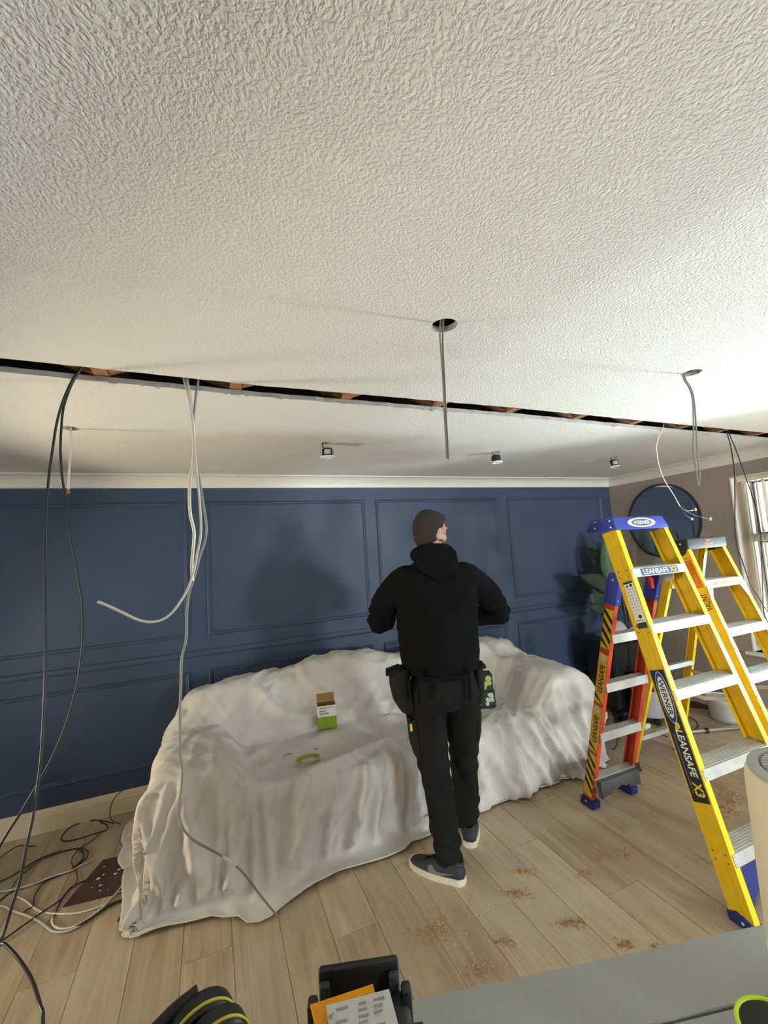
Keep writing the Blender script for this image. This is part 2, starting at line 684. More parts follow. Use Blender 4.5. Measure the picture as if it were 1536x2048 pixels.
kx0 = int(math.floor((LEFT_X - 0.053) / PW))
x = 0.053 + kx0 * PW
col = 0
while x < WALL_X:
    xa, xb = max(x, LEFT_X), min(x + PW, WALL_X)
    # near the camera and in front of the blue wall: real boards; far behind the camera: long boards
    y = WALL_Y - 1.22 * ((col * 0.382) % 1.0)
    cuts = [WALL_Y]
    while y > -0.6:
        if cuts[-1] - y > 0.15:
            cuts.append(y)
        y -= 1.22
    cuts.append(BACK_Y)
    for a, b_ in zip(cuts, cuts[1:]):
        if xb - xa > 0.02:
            board(xa, xb, b_, a, RNG.randint(3))
    x += PW
    col += 1

# ceiling: one plasterboard skin with the long cut where the old wall stood and the sawn fitting holes
HOLES = [(0.695, 1.10, 0.041), (1.965, 1.155, 0.040), (-0.615, 2.45, 0.036),
         (0.69, 2.545, 0.036), (2.02, 2.62, 0.036), (3.29, 2.65, 0.036)]


def lerp_tab(tab, x):
    for (xa, ya), (xb, yb) in zip(tab, tab[1:]):
        if x <= xb:
            return ya + (yb - ya) * (x - xa) / (xb - xa)
    return tab[-1][1]


NEAR = [(-2.3, 1.60), (-0.6, 1.665), (0.2, 1.708), (1.43, 1.715), (3.84, 1.79), (4.3, 1.81)]
FAR = [(-2.3, 1.72), (-0.65, 1.782), (0.21, 1.83), (1.52, 1.842), (4.14, 1.935), (4.3, 1.94)]
bm = bmesh.new()


def loop(pts):
    vs = [bm.verts.new((p[0], p[1], CEIL)) for p in pts]
    return [bm.edges.new((vs[i], vs[(i + 1) % len(vs)])) for i in range(len(vs))]


edges = loop([(LEFT_X - .1, BACK_Y - .1), (WALL_X + .1, BACK_Y - .1), (WALL_X + .1, WALL_Y + .1), (LEFT_X - .1, WALL_Y + .1)])
slot = []
nx_ = 170
for i in range(nx_ + 1):
    xx = -2.3 + 6.6 * i / nx_
    slot.append((xx, lerp_tab(NEAR, xx) + RNG.normal(0, 0.0016)))
for i in range(nx_, -1, -1):
    xx = -2.3 + 6.6 * i / nx_
    slot.append((xx, lerp_tab(FAR, xx) + RNG.normal(0, 0.0022)))
edges += loop(slot)
for hx, hy, hr in HOLES:
    edges += loop([(hx + hr * math.cos(2 * PI * k / 28), hy + hr * math.sin(2 * PI * k / 28)) for k in range(28)])
bmesh.ops.triangle_fill(bm, use_beauty=True, use_dissolve=False, edges=edges)
bm.normal_update()
base_faces = bm.faces[:]
r_ = bmesh.ops.extrude_face_region(bm, geom=base_faces)
bmesh.ops.translate(bm, vec=(0, 0, 0.020), verts=[g for g in r_['geom'] if isinstance(g, bmesh.types.BMVert)])
for f in bm.faces:
    f.material_index = 0
bm.normal_update()
for f in bm.faces:
    if abs(f.normal.z) < 0.5:
        f.material_index = 1
ceiling = tag(finish('ceiling', bm, ['textured_ceiling', 'plaster_edge']), kind='structure')
# the joists above, bridging the cut
for jx in (-2.25, -1.80, -1.32, -0.84, -0.355, 0.115, 0.60, 1.075, 1.53, 2.03, 2.52, 3.0, 3.45, 3.92, 4.36):
    bm = bmesh.new()
    box(bm, jx - 0.024, jx + 0.024, 0.4, WALL_Y, CEIL + 0.021, CEIL + 0.20)
    finish('joist', bm, 'joist_wood', ceiling)
bm = bmesh.new()
box(bm, LEFT_X - .1, WALL_X + .1, BACK_Y - .1, WALL_Y + .1, CEIL + 0.20, CEIL + 0.24)
box(bm, LEFT_X - .1, LEFT_X - 0.02, BACK_Y - .1, WALL_Y + .1, CEIL + 0.02, CEIL + 0.20)
box(bm, WALL_X + .02, WALL_X + .1, BACK_Y - .1, WALL_Y + .1, CEIL + 0.02, CEIL + 0.20)
finish('upper_deck', bm, 'void_dark', ceiling)
JX = (-2.25, -1.80, -1.32, -0.84, -0.355, 0.115, 0.60, 1.075, 1.53, 2.03, 2.52, 3.0, 3.45, 3.92, 4.36)
for ja, jb in zip(JX, JX[1:]):
    for sgn, yy in ((1, 1.80), (-1, 1.86)):
        x0, x1 = (ja + .024, jb - .024) if sgn > 0 else (jb - .024, ja + .024)
        bm = bmesh.new()
        yy += lerp_tab(NEAR, (ja + jb) / 2) - 1.72
        p0, p1 = Vector((x0, yy, CEIL + .034)), Vector((x1, yy, CEIL + .185))
        fm_ = frame((p0 + p1) / 2, p1 - p0, (0, 1, 0))
        L_ = (p1 - p0).length / 2
        box(bm, -L_, L_, -.024, .024, -.010, .010, fm_)
        finish('herringbone_strut', bm, 'joist_wood', ceiling)
# added housing for the unseen fill lamp behind the camera
kl = thing('fill_light_panel', 'added fill light panel out of view behind the camera', 'light', (-0.55, -1.35, CEIL))
bm = bmesh.new()
rbox(bm, -.30, .30, -.30, .30, -.045, 0, .004, 1)
finish('housing', bm, 'white_gloss', kl)
# torn paper and plaster crumbs along the cut
bm = bmesh.new()
for xx, n_ in ((-0.32, 5), (-0.2, 3), (0.12, 5), (0.33, 2), (0.6, 4), (1.08, 7), (1.13, 6), (1.6, 2), (2.35, 4), (3.3, 5), (3.6, 3)):
    for k in range(n_):
        px_ = xx + RNG.normal(0, 0.03)
        py_ = lerp_tab(FAR, px_) + RNG.normal(0.0, 0.004)
        s = RNG.uniform(0.004, 0.011)
        bmesh.ops.create_icosphere(bm, subdivisions=1, radius=s, matrix=Matrix.Translation((px_, py_, CEIL - 0.001)) @ Matrix.Diagonal((1.3, .7, .5, 1)))
tag(finish('torn_plaster', bm, 'plaster_edge', ceiling), kind='stuff')

# back (navy) wall with its applied mouldings
bm = bmesh.new()
box(bm, LEFT_X - .15, WALL_X + .15, WALL_Y, WALL_Y + 0.15, -0.1, CEIL)
wall_back = tag(finish('wall_back', bm, 'navy_paint'), kind='structure')


def moulding(x0, x1, z0, z1):
    """picture-frame panel moulding, 28 mm wide with a stepped profile"""
    prof = [(0.0, 0.0), (0.0, 0.008), (0.006, 0.013), (0.012, 0.009), (0.019, 0.009), (0.025, 0.005), (0.028, 0.0)]
    b = bmesh.new()
    rings = []
    for cx, cz, sx, sz in ((x0, z0, 1, 1), (x1, z0, -1, 1), (x1, z1, -1, -1), (x0, z1, 1, -1)):
        rings.append([b.verts.new((cx + sx * a, WALL_Y - h, cz + sz * a)) for a, h in prof])
    for i in range(4):
        A, B = rings[i], rings[(i + 1) % 4]
        for k in range(len(prof) - 1):
            b.faces.new((A[k], A[k + 1], B[k + 1], B[k]))
    return finish('panel_moulding', b, 'navy_paint', wall_back)


for xa, xb in ((-1.62, -0.165), (-0.03, 1.325), (1.435, 2.795), (2.932, 4.29)):
    moulding(xa, xb, 1.142, 2.19)
    moulding(xa, xb, 0.27, 0.888)
moulding(LEFT_X + .1, -1.75, 1.142, 2.19)
moulding(LEFT_X + .1, -1.75, 0.27, 0.888)
bm = bmesh.new()
prism(bm, [(LEFT_X, WALL_Y, 0.992), (LEFT_X, WALL_Y - 0.012, 0.992), (LEFT_X, WALL_Y - 0.018, 1.0), (LEFT_X, WALL_Y - 0.012, 1.010),
           (LEFT_X, WALL_Y - 0.012, 1.028), (LEFT_X, WALL_Y - 0.008, 1.036), (LEFT_X, WALL_Y, 1.038)], (WALL_X - LEFT_X, 0, 0))
finish('dado_rail', bm, 'navy_paint', wall_back)


def skirting(name, p0, p1, inward, m='cream_gloss'):
    b = bmesh.new()
    p0, p1, n = Vector(p0), Vector(p1), Vector(inward)
    prof = [(0, 0.0), (0.018, 0.0), (0.018, 0.105), (0.014, 0.112), (0.014, 0.118), (0.009, 0.130), (0.004, 0.140), (0, 0.142)]
    prism(b, [p0 + n * a + Vector((0, 0, z)) for a, z in prof], p1 - p0)
    return tag(finish(name, b, m), kind='structure')


skirting('baseboard_back', (LEFT_X, WALL_Y, 0), (WALL_X, WALL_Y, 0), (0, -1, 0))
skirting('baseboard_right', (WALL_X, WALL_Y, 0), (WALL_X, BACK_Y, 0), (-1, 0, 0), 'white_gloss')


def cornice(name, p0, p1, inward):
    b = bmesh.new()
    p0, p1, n = Vector(p0), Vector(p1), Vector(inward)
    prof = [(0, 2.305), (0.006, 2.305), (0.008, 2.313)]
    for k in range(9):
        a = PI / 2 * k / 8
        prof.append((0.088 - 0.078 * math.cos(a), 2.313 + 0.078 * math.sin(a)))
    prof += [(0.096, 2.391), (0.096, CEIL), (0, CEIL)]
    prism(b, [p0 + n * a + Vector((0, 0, z)) for a, z in prof], p1 - p0)
    return tag(finish(name, b, 'white_gloss', None, True), kind='structure')


cornice('trim_1', (LEFT_X, WALL_Y, 0), (WALL_X, WALL_Y, 0), (0, -1, 0))
cornice('trim_2', (WALL_X, WALL_Y, 0), (WALL_X, BACK_Y, 0), (-1, 0, 0))

# right (taupe) wall with the window opening
WY0, WY1, WZ0, WZ1 = -1.05, 2.41, 0.62, 2.185
TH = 0.24
bm = bmesh.new()
box(bm, WALL_X, WALL_X + TH, WY1, WALL_Y + .15, -0.1, CEIL)
box(bm, WALL_X, WALL_X + TH, BACK_Y - .15, WY0, -0.1, CEIL)
box(bm, WALL_X, WALL_X + TH, WY0, WY1, -0.1, WZ0)
box(bm, WALL_X, WALL_X + TH, WY0, WY1, WZ1, CEIL)
tag(finish('wall_right', bm, 'taupe_paint'), kind='structure')
# left wall with a window opening, back wall of the open-plan side with a door opening
LY0, LY1 = 2.15, 2.95
bm = bmesh.new()
box(bm, LEFT_X - .15, LEFT_X, LY1, WALL_Y + .15, -0.1, CEIL)
box(bm, LEFT_X - .15, LEFT_X, BACK_Y - .15, LY0, -0.1, CEIL)
box(bm, LEFT_X - .15, LEFT_X, LY0, LY1, -0.1, 0.55)
box(bm, LEFT_X - .15, LEFT_X, LY0, LY1, 2.05, CEIL)
tag(finish('wall_left', bm, 'back_wall_paint'), kind='structure')
bm = bmesh.new()
box(bm, LEFT_X - .15, 1.28, BACK_Y - .15, BACK_Y, -0.1, CEIL)
box(bm, 2.22, 3.32, BACK_Y - .15, BACK_Y, -0.1, CEIL)
box(bm, 4.12, WALL_X + .15, BACK_Y - .15, BACK_Y, -0.1, CEIL)
box(bm, 3.32, 4.12, BACK_Y - .15, BACK_Y, -0.1, 0.95)
box(bm, 3.32, 4.12, BACK_Y - .15, BACK_Y, 1.85, CEIL)
box(bm, 1.28, 2.22, BACK_Y - .15, BACK_Y, 2.1, CEIL)
tag(finish('wall_front', bm, 'back_wall_paint'), kind='structure')


def window(name, yz, x, mull, trans):
    """white frame in a wall that faces X: outer frame, mullions, transom, one pane per light"""
    y0, y1, z0, z1 = yz
    w = thing(name, None, None, (x, (y0 + y1) / 2, z0))
    w['kind'] = 'structure'
    b = bmesh.new()
    cy = (y0 + y1) / 2
    fr = 0.055
    for (a, c, d, e) in ((y0, y1, z0, z0 + fr), (y0, y1, z1 - fr, z1), (y0, y0 + fr, z0 + fr, z1 - fr), (y1 - fr, y1, z0 + fr, z1 - fr)):
        box(b, -0.03, 0.03, a - cy, c - cy, d - z0, e - z0)
    finish('window_frame', b, 'upvc', w)
    ys = [y0 + fr] + mull + [y1 - fr]
    for m_ in mull:
        b = bmesh.new()
        box(b, -0.03, 0.03, m_ - 0.035 - cy, m_ + 0.035 - cy, fr, z1 - z0 - fr)
        finish('mullion', b, 'upvc', w)
    b = bmesh.new()
    box(b, -0.032, 0.028, y0 + fr - cy, y1 - fr - cy, trans - 0.035 - z0, trans + 0.035 - z0)
    finish('transom', b, 'upvc', w)
    for ya, yb in zip(ys, ys[1:]):
        for za, zb in ((z0 + fr, trans - 0.035), (trans + 0.035, z1 - fr)):
            b = bmesh.new()
            box(b, -0.006, 0.006, ya + 0.02 - cy, yb - 0.02 - cy, za - z0, zb - z0)
            finish('pane', b, 'window_glass', w)
            b = bmesh.new()
            g = 0.012
            for (a, c, d, e) in ((ya + .02, yb - .02, za, za + g), (ya + .02, yb - .02, zb - g, zb), (ya + .03, ya + .03 + g, za, zb), (yb - .03 - g, yb - .03, za, zb)):
                box(b, -0.012, 0.012, a - cy, c - cy, d - z0, e - z0)
            finish('glazing_gasket', b, 'dark_grey_plastic', w)
    return w


w1 = window('window_1', (WY0, WY1, WZ0, WZ1), WALL_X + 0.17, [1.62, 0.68, -0.22], 1.62)
bm = bmesh.new()
rbox(bm, WALL_X - 0.05 - (WALL_X + 0.17), -0.03, WY0 - 0.04 - (WY0 + WY1) / 2, WY1 + 0.04 - (WY0 + WY1) / 2, -0.03, 0.0, 0.006)
finish('window_sill', bm, 'white_gloss', w1)
bm = bmesh.new()
for (a, c, d, e) in ((WY0, WY1, WZ1 - 0.012, WZ1), (WY1 - 0.012, WY1, WZ0, WZ1 - 0.012)):
    box(bm, WALL_X - 0.004 - (WALL_X + 0.17), -0.03, a - (WY0 + WY1) / 2, c - (WY0 + WY1) / 2, d - WZ0, e - WZ0)
finish('reveal_lining', bm, 'white_gloss', w1)
w2 = window('window_2', (LY0, LY1, 0.55, 2.05), LEFT_X - 0.09, [], 1.6)
# patio door frame in the wall behind the camera
d1 = thing('door_1', None, None, (1.75, BACK_Y - 0.07, 0))
d1['kind'] = 'structure'
for xa, xb in ((-0.46, 0.46),):
    bm = bmesh.new()
    for (a, c, d, e) in ((xa, xb, 0.0, 0.09), (xa, xb, 2.01, 2.1), (xa, xa + 0.08, 0.09, 2.01), (xb - 0.08, xb, 0.09, 2.01)):
        box(bm, a, c, -0.03, 0.03, d, e)
    finish('door_frame', bm, 'upvc', d1)
    bm = bmesh.new()
    box(bm, xa + 0.08, xb - 0.08, -0.006, 0.006, 0.09, 2.01)
    finish('pane', bm, 'window_glass', d1)
w3 = thing('fill_window_3', None, None, (3.72, BACK_Y - 0.08, 0.95))  # unseen window added for the back fill lamp
w3['kind'] = 'structure'
bm = bmesh.new()
for (a, c, d, e) in ((-.40, .40, 0, .05), (-.40, .40, .85, .90), (-.40, -.35, .05, .85), (.35, .40, .05, .85)):
    box(bm, a, c, -0.03, 0.03, d, e)
finish('window_frame', bm, 'upvc', w3)
bm = bmesh.new()
box(bm, -.35, .35, -0.006, 0.006, .05, .85)
finish('pane', bm, 'window_glass', w3)
# unseen tall unit, added to keep back door light off the left wall
tu = thing('light_blocker_unit', 'tall grey unit added behind the camera to block light', 'cabinet', (0.90, -1.0, 0))
bm = bmesh.new()
rbox(bm, -.33, .33, -.30, .28, .10, 2.12, .003, 1)
finish('carcass', bm, 'worktop_grey', tu)
bm = bmesh.new()
box(bm, -.32, .32, -.30, .24, 0, .10)
finish('plinth', bm, 'worktop_grey', tu)
for z0, z1 in ((.11, 1.30), (1.31, 2.11)):
    bm = bmesh.new()
    rbox(bm, -.325, .325, .281, .300, z0, z1, .003, 1)
    dr = finish('door', bm, 'worktop_grey', tu)
    bm = bmesh.new()
    box(bm, .26, .275, .300, .320, (z0 + z1) / 2 - .1, (z0 + z1) / 2 + .1)
    finish('handle', bm, 'steel', dr)
# paving outside, so that the daylight also comes up from below
bm = bmesh.new()
box(bm, WALL_X + TH, 14, -8, 9, -0.35, -0.25)
tag(finish('patio_paving', bm, 'patio'), 'pale patio paving outside beyond the window on the right', 'patio', None, 'structure')

# vertical blind bunched at one end; other slats added to narrow the sunlight
bl = thing('vertical_blind', 'cream vertical slat blind bunched at the left end of the window, with unseen slats added to block sun', 'blind', (WALL_X + 0.075, 2.37, WZ1 - 0.014))
bm = bmesh.new()
box(bm, -0.022, 0.022, -3.38, 0.01, -0.035, 0.0)
finish('head_rail', bm, 'white_gloss', bl)
slat_me = None
SLY = [(-0.035 - 0.048 * k, 24 + 10 * math.sin(k * 1.7)) for k in range(8)]
SLY += [(-0.46 - 0.092 * k, 76) for k in range(6)] + [(-1.85 - 0.092 * k, 76) for k in range(17)]
for k, (sly, sla) in enumerate(SLY):
    if slat_me is None:
        bm = bmesh.new()
        A, B = [], []
        for i in range(7):
            t = -1 + 2 * i / 6
            A.append(bm.verts.new((t * 0.058, 0.010 * (1 - t * t), -1.50)))
            B.append(bm.verts.new((t * 0.058, 0.010 * (1 - t * t), -0.055)))
        for i in range(6):
            bm.faces.new((A[i], A[i + 1], B[i + 1], B[i]))
        bmesh.ops.solidify(bm, geom=bm.faces[:], thickness=0.0012)
        box(bm, -0.014, 0.014, -0.004, 0.012, -0.058, -0.034)
        s0 = finish('slat', bm, 'blind_fabric', bl, True)
        slat_me = s0.data
        so = s0
    else:
        so = bpy.data.objects.new('slat', slat_me)
        COL.objects.link(so)
        so.parent = bl
    so.location = (RNG.normal(0, 0.002), sly, 0)
    so.rotation_euler = (0, 0, math.radians(sla))

# round wall mirror on the taupe wall
mi_ = thing('wall_mirror', 'round wall mirror in a thin black frame on the taupe wall', 'mirror', (WALL_X - 0.001, 3.075, 1.845))
rot = Matrix.Rotation(-PI / 2, 4, 'Y')
bm = bmesh.new()
lathe(bm, [(0.0, 0.004), (0.377, 0.004), (0.377, 0.014), (0.0, 0.014)], 72, rot, cap=False)
finish('mirror_glass', bm, 'mirror_glass', mi_)
bm = bmesh.new()
prof = [(0.374, 0.0), (0.374, 0.026), (0.390, 0.026), (0.390, 0.0)]
rings = []
for (r, z) in prof:
    rings.append([bm.verts.new(rot @ Vector((r * math.cos(2 * PI * k / 72), r * math.sin(2 * PI * k / 72), z))) for k in range(72)])
for i in range(4):
    A, B = rings[i], rings[(i + 1) % 4]
    for k in range(72):
        bm.faces.new((A[k], A[(k + 1) % 72], B[(k + 1) % 72], B[k]))
finish('mirror_frame', bm, 'cap_black', mi_, True)


# ------------------------------------------------------------------ ladders
def wpart(name, bm, m, parent, smooth=False):
    """a part modelled in room coordinates, hung under its thing"""
    top = parent
    off = Vector((0, 0, 0))
    while top is not None:
        off += top.location
        top = top.parent
    bmesh.ops.translate(bm, vec=-off, verts=bm.verts[:])
    if name == 'rivet':
        # every rivet is a part of its own
        left = set(bm.verts)
        while left:
            seed = [left.pop()]
            isl = set(seed)
            while seed:
                v = seed.pop()
                for e in v.link_edges:
                    w = e.other_vert(v)
                    if w not in isl:
                        isl.add(w)
                        seed.append(w)
            left -= isl
            b2 = bmesh.new()
            vm_ = {v: b2.verts.new(v.co) for v in isl}
            for f in {f for v in isl for f in v.link_faces}:
                b2.faces.new([vm_[v] for v in f.verts])
            finish('rivet', b2, m, parent)
        bm.free()
        return None
    return finish(name, bm, m, parent, smooth)


def wtext(name, body, mx, w, h, m, parent, depth=0.0006, shear=0.0, bold=0.0):
    bm = text_bm(body, w, h, depth, shear, bold)
    bmesh.ops.transform(bm, matrix=mx, verts=bm.verts[:])
    return wpart(name, bm, m, parent)


def channel(pb, pt, dep, inw, web, fl, th=0.004, groove=True, mi_fl=None):
    """C-section rail from pb to pt (outer front edge); dep = direction of the web, inw = direction of the flanges"""
    b = bmesh.new()
    pb, pt, dep, inw = Vector(pb), Vector(pt), Vector(dep).normalized(), Vector(inw).normalized()
    if groove:
        prof = [(0, 0), (0, web * .30), (0.0025, web * .34), (0.0025, web * .42), (0, web * .46), (0, web), (fl, web),
                (fl, web - th), (th, web - th), (th + .001, web * .44), (th + .0025, web * .38), (th, th), (fl, th), (fl, 0)]
    else:
        prof = [(0, 0), (0, web), (fl, web), (fl, web - th), (th, web - th), (th, th), (fl, th), (fl, 0)]
    A = [b.verts.new(pb + inw * a + dep * c) for a, c in prof]
    B = [b.verts.new(pt + inw * a + dep * c) for a, c in prof]
    n = len(prof)
    for i in range(n):
        f = b.faces.new((A[i], A[(i + 1) % n], B[(i + 1) % n], B[i]))
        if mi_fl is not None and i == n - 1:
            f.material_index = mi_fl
    b.faces.new(A[::-1])
    b.faces.new(B)
    return b


def rivets(bm, pts, nrm, r=0.005):
    for p in pts:
        mx = Matrix.Translation(Vector(p)) @ Vector(nrm).to_track_quat('Z', 'Y').to_matrix().to_4x4()
        lathe(bm, [(r, 0), (r * .9, r * .35), (r * .4, r * .6)], 10, mx)


# ---- tall yellow combination stepladder with the orange rear section
WL = thing('combination_stepladder', 'tall yellow fibreglass stepladder with blue top cap and striped orange rear section', 'ladder', (2.39, 1.72, 0))
SLP = 0.303                      # lean of the front rails
Y0F = 1.25
UF = Vector((0, SLP, 1)).normalized()      # up along the front rails
DF = Vector((0, 1, -SLP)).normalized()     # from the front edge to the rear edge of a front rail
OF = -DF                                   # outward (towards the climber)


def fy(z):
    return Y0F + SLP * z


XLb, XLt, XRb, XRt = 2.085, 2.165, 2.715, 2.605
ZT = 1.755


def xl(z):
    return XLb + (XLt - XLb) * z / ZT


def xr(z):
    return XRb + (XRt - XRb) * z / ZT


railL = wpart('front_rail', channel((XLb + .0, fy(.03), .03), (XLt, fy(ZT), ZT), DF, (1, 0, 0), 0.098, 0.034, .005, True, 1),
              ['rail_yellow', 'rail_yellow_lit'], WL)
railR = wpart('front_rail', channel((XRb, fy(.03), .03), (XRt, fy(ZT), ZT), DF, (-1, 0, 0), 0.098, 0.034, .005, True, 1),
              ['rail_yellow', 'rail_yellow_lit'], WL)
# blue cap
bm = bmesh.new()
cz0, cz1 = 1.745, 1.822
capL, capR = 2.178, 2.592
pts = [(capL - .02, fy(cz0) - .008, cz0), (capR + .02, fy(cz0) - .008, cz0), (capR + .004, fy(cz1) - .004, cz1), (capL - .004, fy(cz1) - .004, cz1)]
bk = [(capL - .02, 1.985, cz0), (capR + .02, 1.985, cz0), (capR + .004, 1.965, cz1), (capL - .004, 1.965, cz1)]
va = [bm.verts.new(p) for p in pts]
vb = [bm.verts.new(p) for p in bk]
bm.faces.new(va)
bm.faces.new(vb[::-1])
for i in range(4):
    bm.faces.new((va[i], vb[i], vb[(i + 1) % 4], va[(i + 1) % 4]))
bmesh.ops.bevel(bm, geom=bm.edges[:], offset=0.006, segments=2, affect='EDGES', profile=0.5)
cap = wpart('top_cap', bm, 'cap_blue', WL, True)
nL = Vector((-1, 0, 0.28)).normalized()
bm = bmesh.new()
rivets(bm, [(capL - .016, 1.81, 1.765), (capL - .017, 1.92, 1.765), (capL - .009, 1.82, 1.803), (capL - .009, 1.92, 1.803)], nL, 0.006)
wpart('rivet', bm, 'rivet', cap)
cm = frame((2.385, fy(1.785) - .0095, 1.785), (1, 0, 0), Vector((0, SLP + .03, 1)))
bm = bmesh.new()
oval(bm, cm, 0.118, 0.030, 0.0008)
lg = wpart('logo_oval', bm, 'label_white', cap)
bm = bmesh.new()
oval(bm, cm, 0.086, 0.0225, 0.0004, 0.0009)
wpart('logo_field', bm, 'label_slate', cap)
wtext('logo_lettering', 'WERNER', cm @ Matrix.Translation((0, 0, .0014)), 0.138, 0.022, 'text_white', cap, bold=.012)

# treads
SZ = [1.525, 1.235, 0.925, 0.590, 0.275]
for i, z in enumerate(SZ):
    bm = bmesh.new()
    xa, xb = xl(z) + .006, xr(z) - .006
    yf = fy(z) - .004
    dp = 0.10
    hf = 0.046
    box(bm, xa, xb, yf, yf + dp, z - .004, z)
    prism(bm, [(xa, yf, z), (xa, yf - SLP * hf * .95, z - hf), (xa, yf - SLP * hf * .95 + .004, z - hf), (xa, yf + .004, z - .004)], (xb - xa, 0, 0))
    box(bm, xa, xb, yf + dp - .004, yf + dp, z - .038, z - .004)
    for k in range(7):
        yy = yf + .012 + k * .013
        box(bm, xa + .03, xb - .03, yy, yy + .004, z, z + .0018)
    st = wpart('step', bm, 'aluminium' if i < 3 else 'aluminium_dull', WL)
    bm = bmesh.new()
    for s, xx in ((-1, xl(z)), (1, xr(z))):
        rivets(bm, [(xx - s * .012 if s < 0 else xx - .012, fy(z - .01) - .001, z - .008), ((xx + .018) if s < 0 else xx - .018, fy(z - .034) - .001, z - .034)], OF, .0045)
    for yy in (.02, .075):
        for zz in (-.006, -.036):
            rivets(bm, [(xl(z + zz) - .0005, fy(z + zz) + yy, z + zz - yy * SLP * .6)], (-1, 0, 0), .0042)
    wpart('rivet', bm, 'dark_grey_plastic', st)
    if i == 0:
        sm = frame(((xa + xb) / 2 - .005, yf - SLP * .022 - .001, z - .022), (1, 0, 0), (0, SLP, 1))
        bm = bmesh.new()
        plate(bm, sm, 0.30, 0.040)
        wpart('step_label', bm, 'label_slate', st)
        wtext('step_lettering', 'LEANSAFE', sm @ Matrix.Translation((-.034, 0, .001)), 0.205, 0.028, 'text_white', st, bold=.012)
        wtext('step_lettering', 'X3', sm @ Matrix.Translation((.108, 0, .001)), 0.056, 0.029, 'text_yellow', st, bold=.02)
# small metal brackets where the treads meet the left rail, hinge plates under the top tread
for xx in (2.226, 2.545):
    bm = bmesh.new()
    prism(bm, [(xx, 1.74, 1.49), (xx, 1.93, 1.49), (xx, 1.93, 1.42), (xx, 1.86, 1.39), (xx, 1.74, 1.44)], (0.005, 0, 0))
    wpart('hinge_plate', bm, 'aluminium_dull', WL)
bm = bmesh.new()
tube(bm, [(2.50, 1.88, 1.47), (2.51, 1.86, 1.43), (2.50, 1.85, 1.38)], [.016, .018, .012], 10)
wpart('locking_lever', bm, 'red_plastic', WL, True)
# feet of the front rails, with the blue plate under the last tread
for s, xx in ((1, XLb), (-1, XRb)):
    bm = bmesh.new()
    x0, x1 = (xx - .006, xx + .045) if s > 0 else (xx - .045, xx + .006)
    prism(bm, [(x0, fy(.0) - .006, 0), (x0, fy(0) + .112, 0), (x0, fy(.04) + .108, .035), (x0, fy(.065) + .06, .055), (x0, fy(.04) - .008, .035)], (x1 - x0, 0, 0))
    bmesh.ops.bevel(bm, geom=bm.edges[:], offset=.003, segments=1, affect='EDGES')
    ft = wpart('foot', bm, 'foot_blue', WL)
    bm = bmesh.new()
    rivets(bm, [(x0 if s > 0 else x1, fy(.02) + .05, .022)], (-s, 0, 0), .007)
    wpart('rivet', bm, 'rivet', ft)
bm = bmesh.new()
prism(bm, [(xl(.22) + .01, fy(.225) + .012, .228), (xr(.22) - .01, fy(.225) + .012, .228), (xr(.04) - .012, fy(.05) + .012, .05), (xr(.04) - .10, fy(.11) + .012, .12),
           (xl(.04) + .10, fy(.11) + .012, .12), (xl(.04) + .012, fy(.05) + .012, .05)], (0, 0.03, 0))
wpart('foot_brace', bm, 'foot_blue', WL)

# stickers on the outside of the left rail, read from the left
XD = -UF           # lettering runs down the rail
YDr = OF


def side(z, a, lift=.0006):
    """frame on the outer web: z height on the front edge, a = distance behind it"""
    p = Vector((xl(z) - lift, fy(z), z)) + DF * a
    return p


tilt = Vector((XLb - XLt, 0, -ZT)).normalized()
xd = (XD + Vector((tilt.x, 0, 0))).normalized()
zc = 0.74
lab = frame(side(zc, .049), xd, YDr)
bm = bmesh.new()
plate(bm, lab, 0.59, 0.082, .0008)
lb = wpart('rail_label', bm, 'label_navy', railL)
om = lab @ Matrix.Translation((-.165, .002, .0012))
bm = bmesh.new()
oval(bm, om, .122, .034, .0005)
wpart('label_oval', bm, 'label_white', railL)
bm = bmesh.new()
oval(bm, om, .119, .0318, .0005, .0006)
wpart('label_oval', bm, 'label_blue', railL)
bm = bmesh.new()
oval(bm, om, .098, .024, .0005, .0012)
wpart('label_oval', bm, 'label_white', railL)
wtext('label_lettering', 'WERNER', om @ Matrix.Translation((0, 0, .0019)), .165, .026, 'text_black', railL, shear=.12, bold=.012)
bm = bmesh.new()
oval(bm, lab @ Matrix.Translation((-.034, .012, .001)), .016, .012, .0005)
oval(bm, lab @ Matrix.Translation((-.020, .002, .001)), .010, .008, .0005)
wpart('label_mark', bm, 'text_yellow', railL)
wtext('label_lettering', 'LEANSAFE', lab @ Matrix.Translation((.088, .010, .0012)), .205, .036, 'text_white', railL, shear=.12, bold=.02)
wtext('label_lettering', 'X3', lab @ Matrix.Translation((.240, .008, .0012)), .062, .046, 'text_yellow', railL, shear=.1, bold=.03)
bm = bmesh.new()
for k in range(26):
    w_ = RNG.uniform(.004, .010)
    plate(bm, lab, w_, .0034, .0004, 0, .01 + k * .0098, -.0245, .001)
wpart('small_print', bm, 'print_grey', railL)
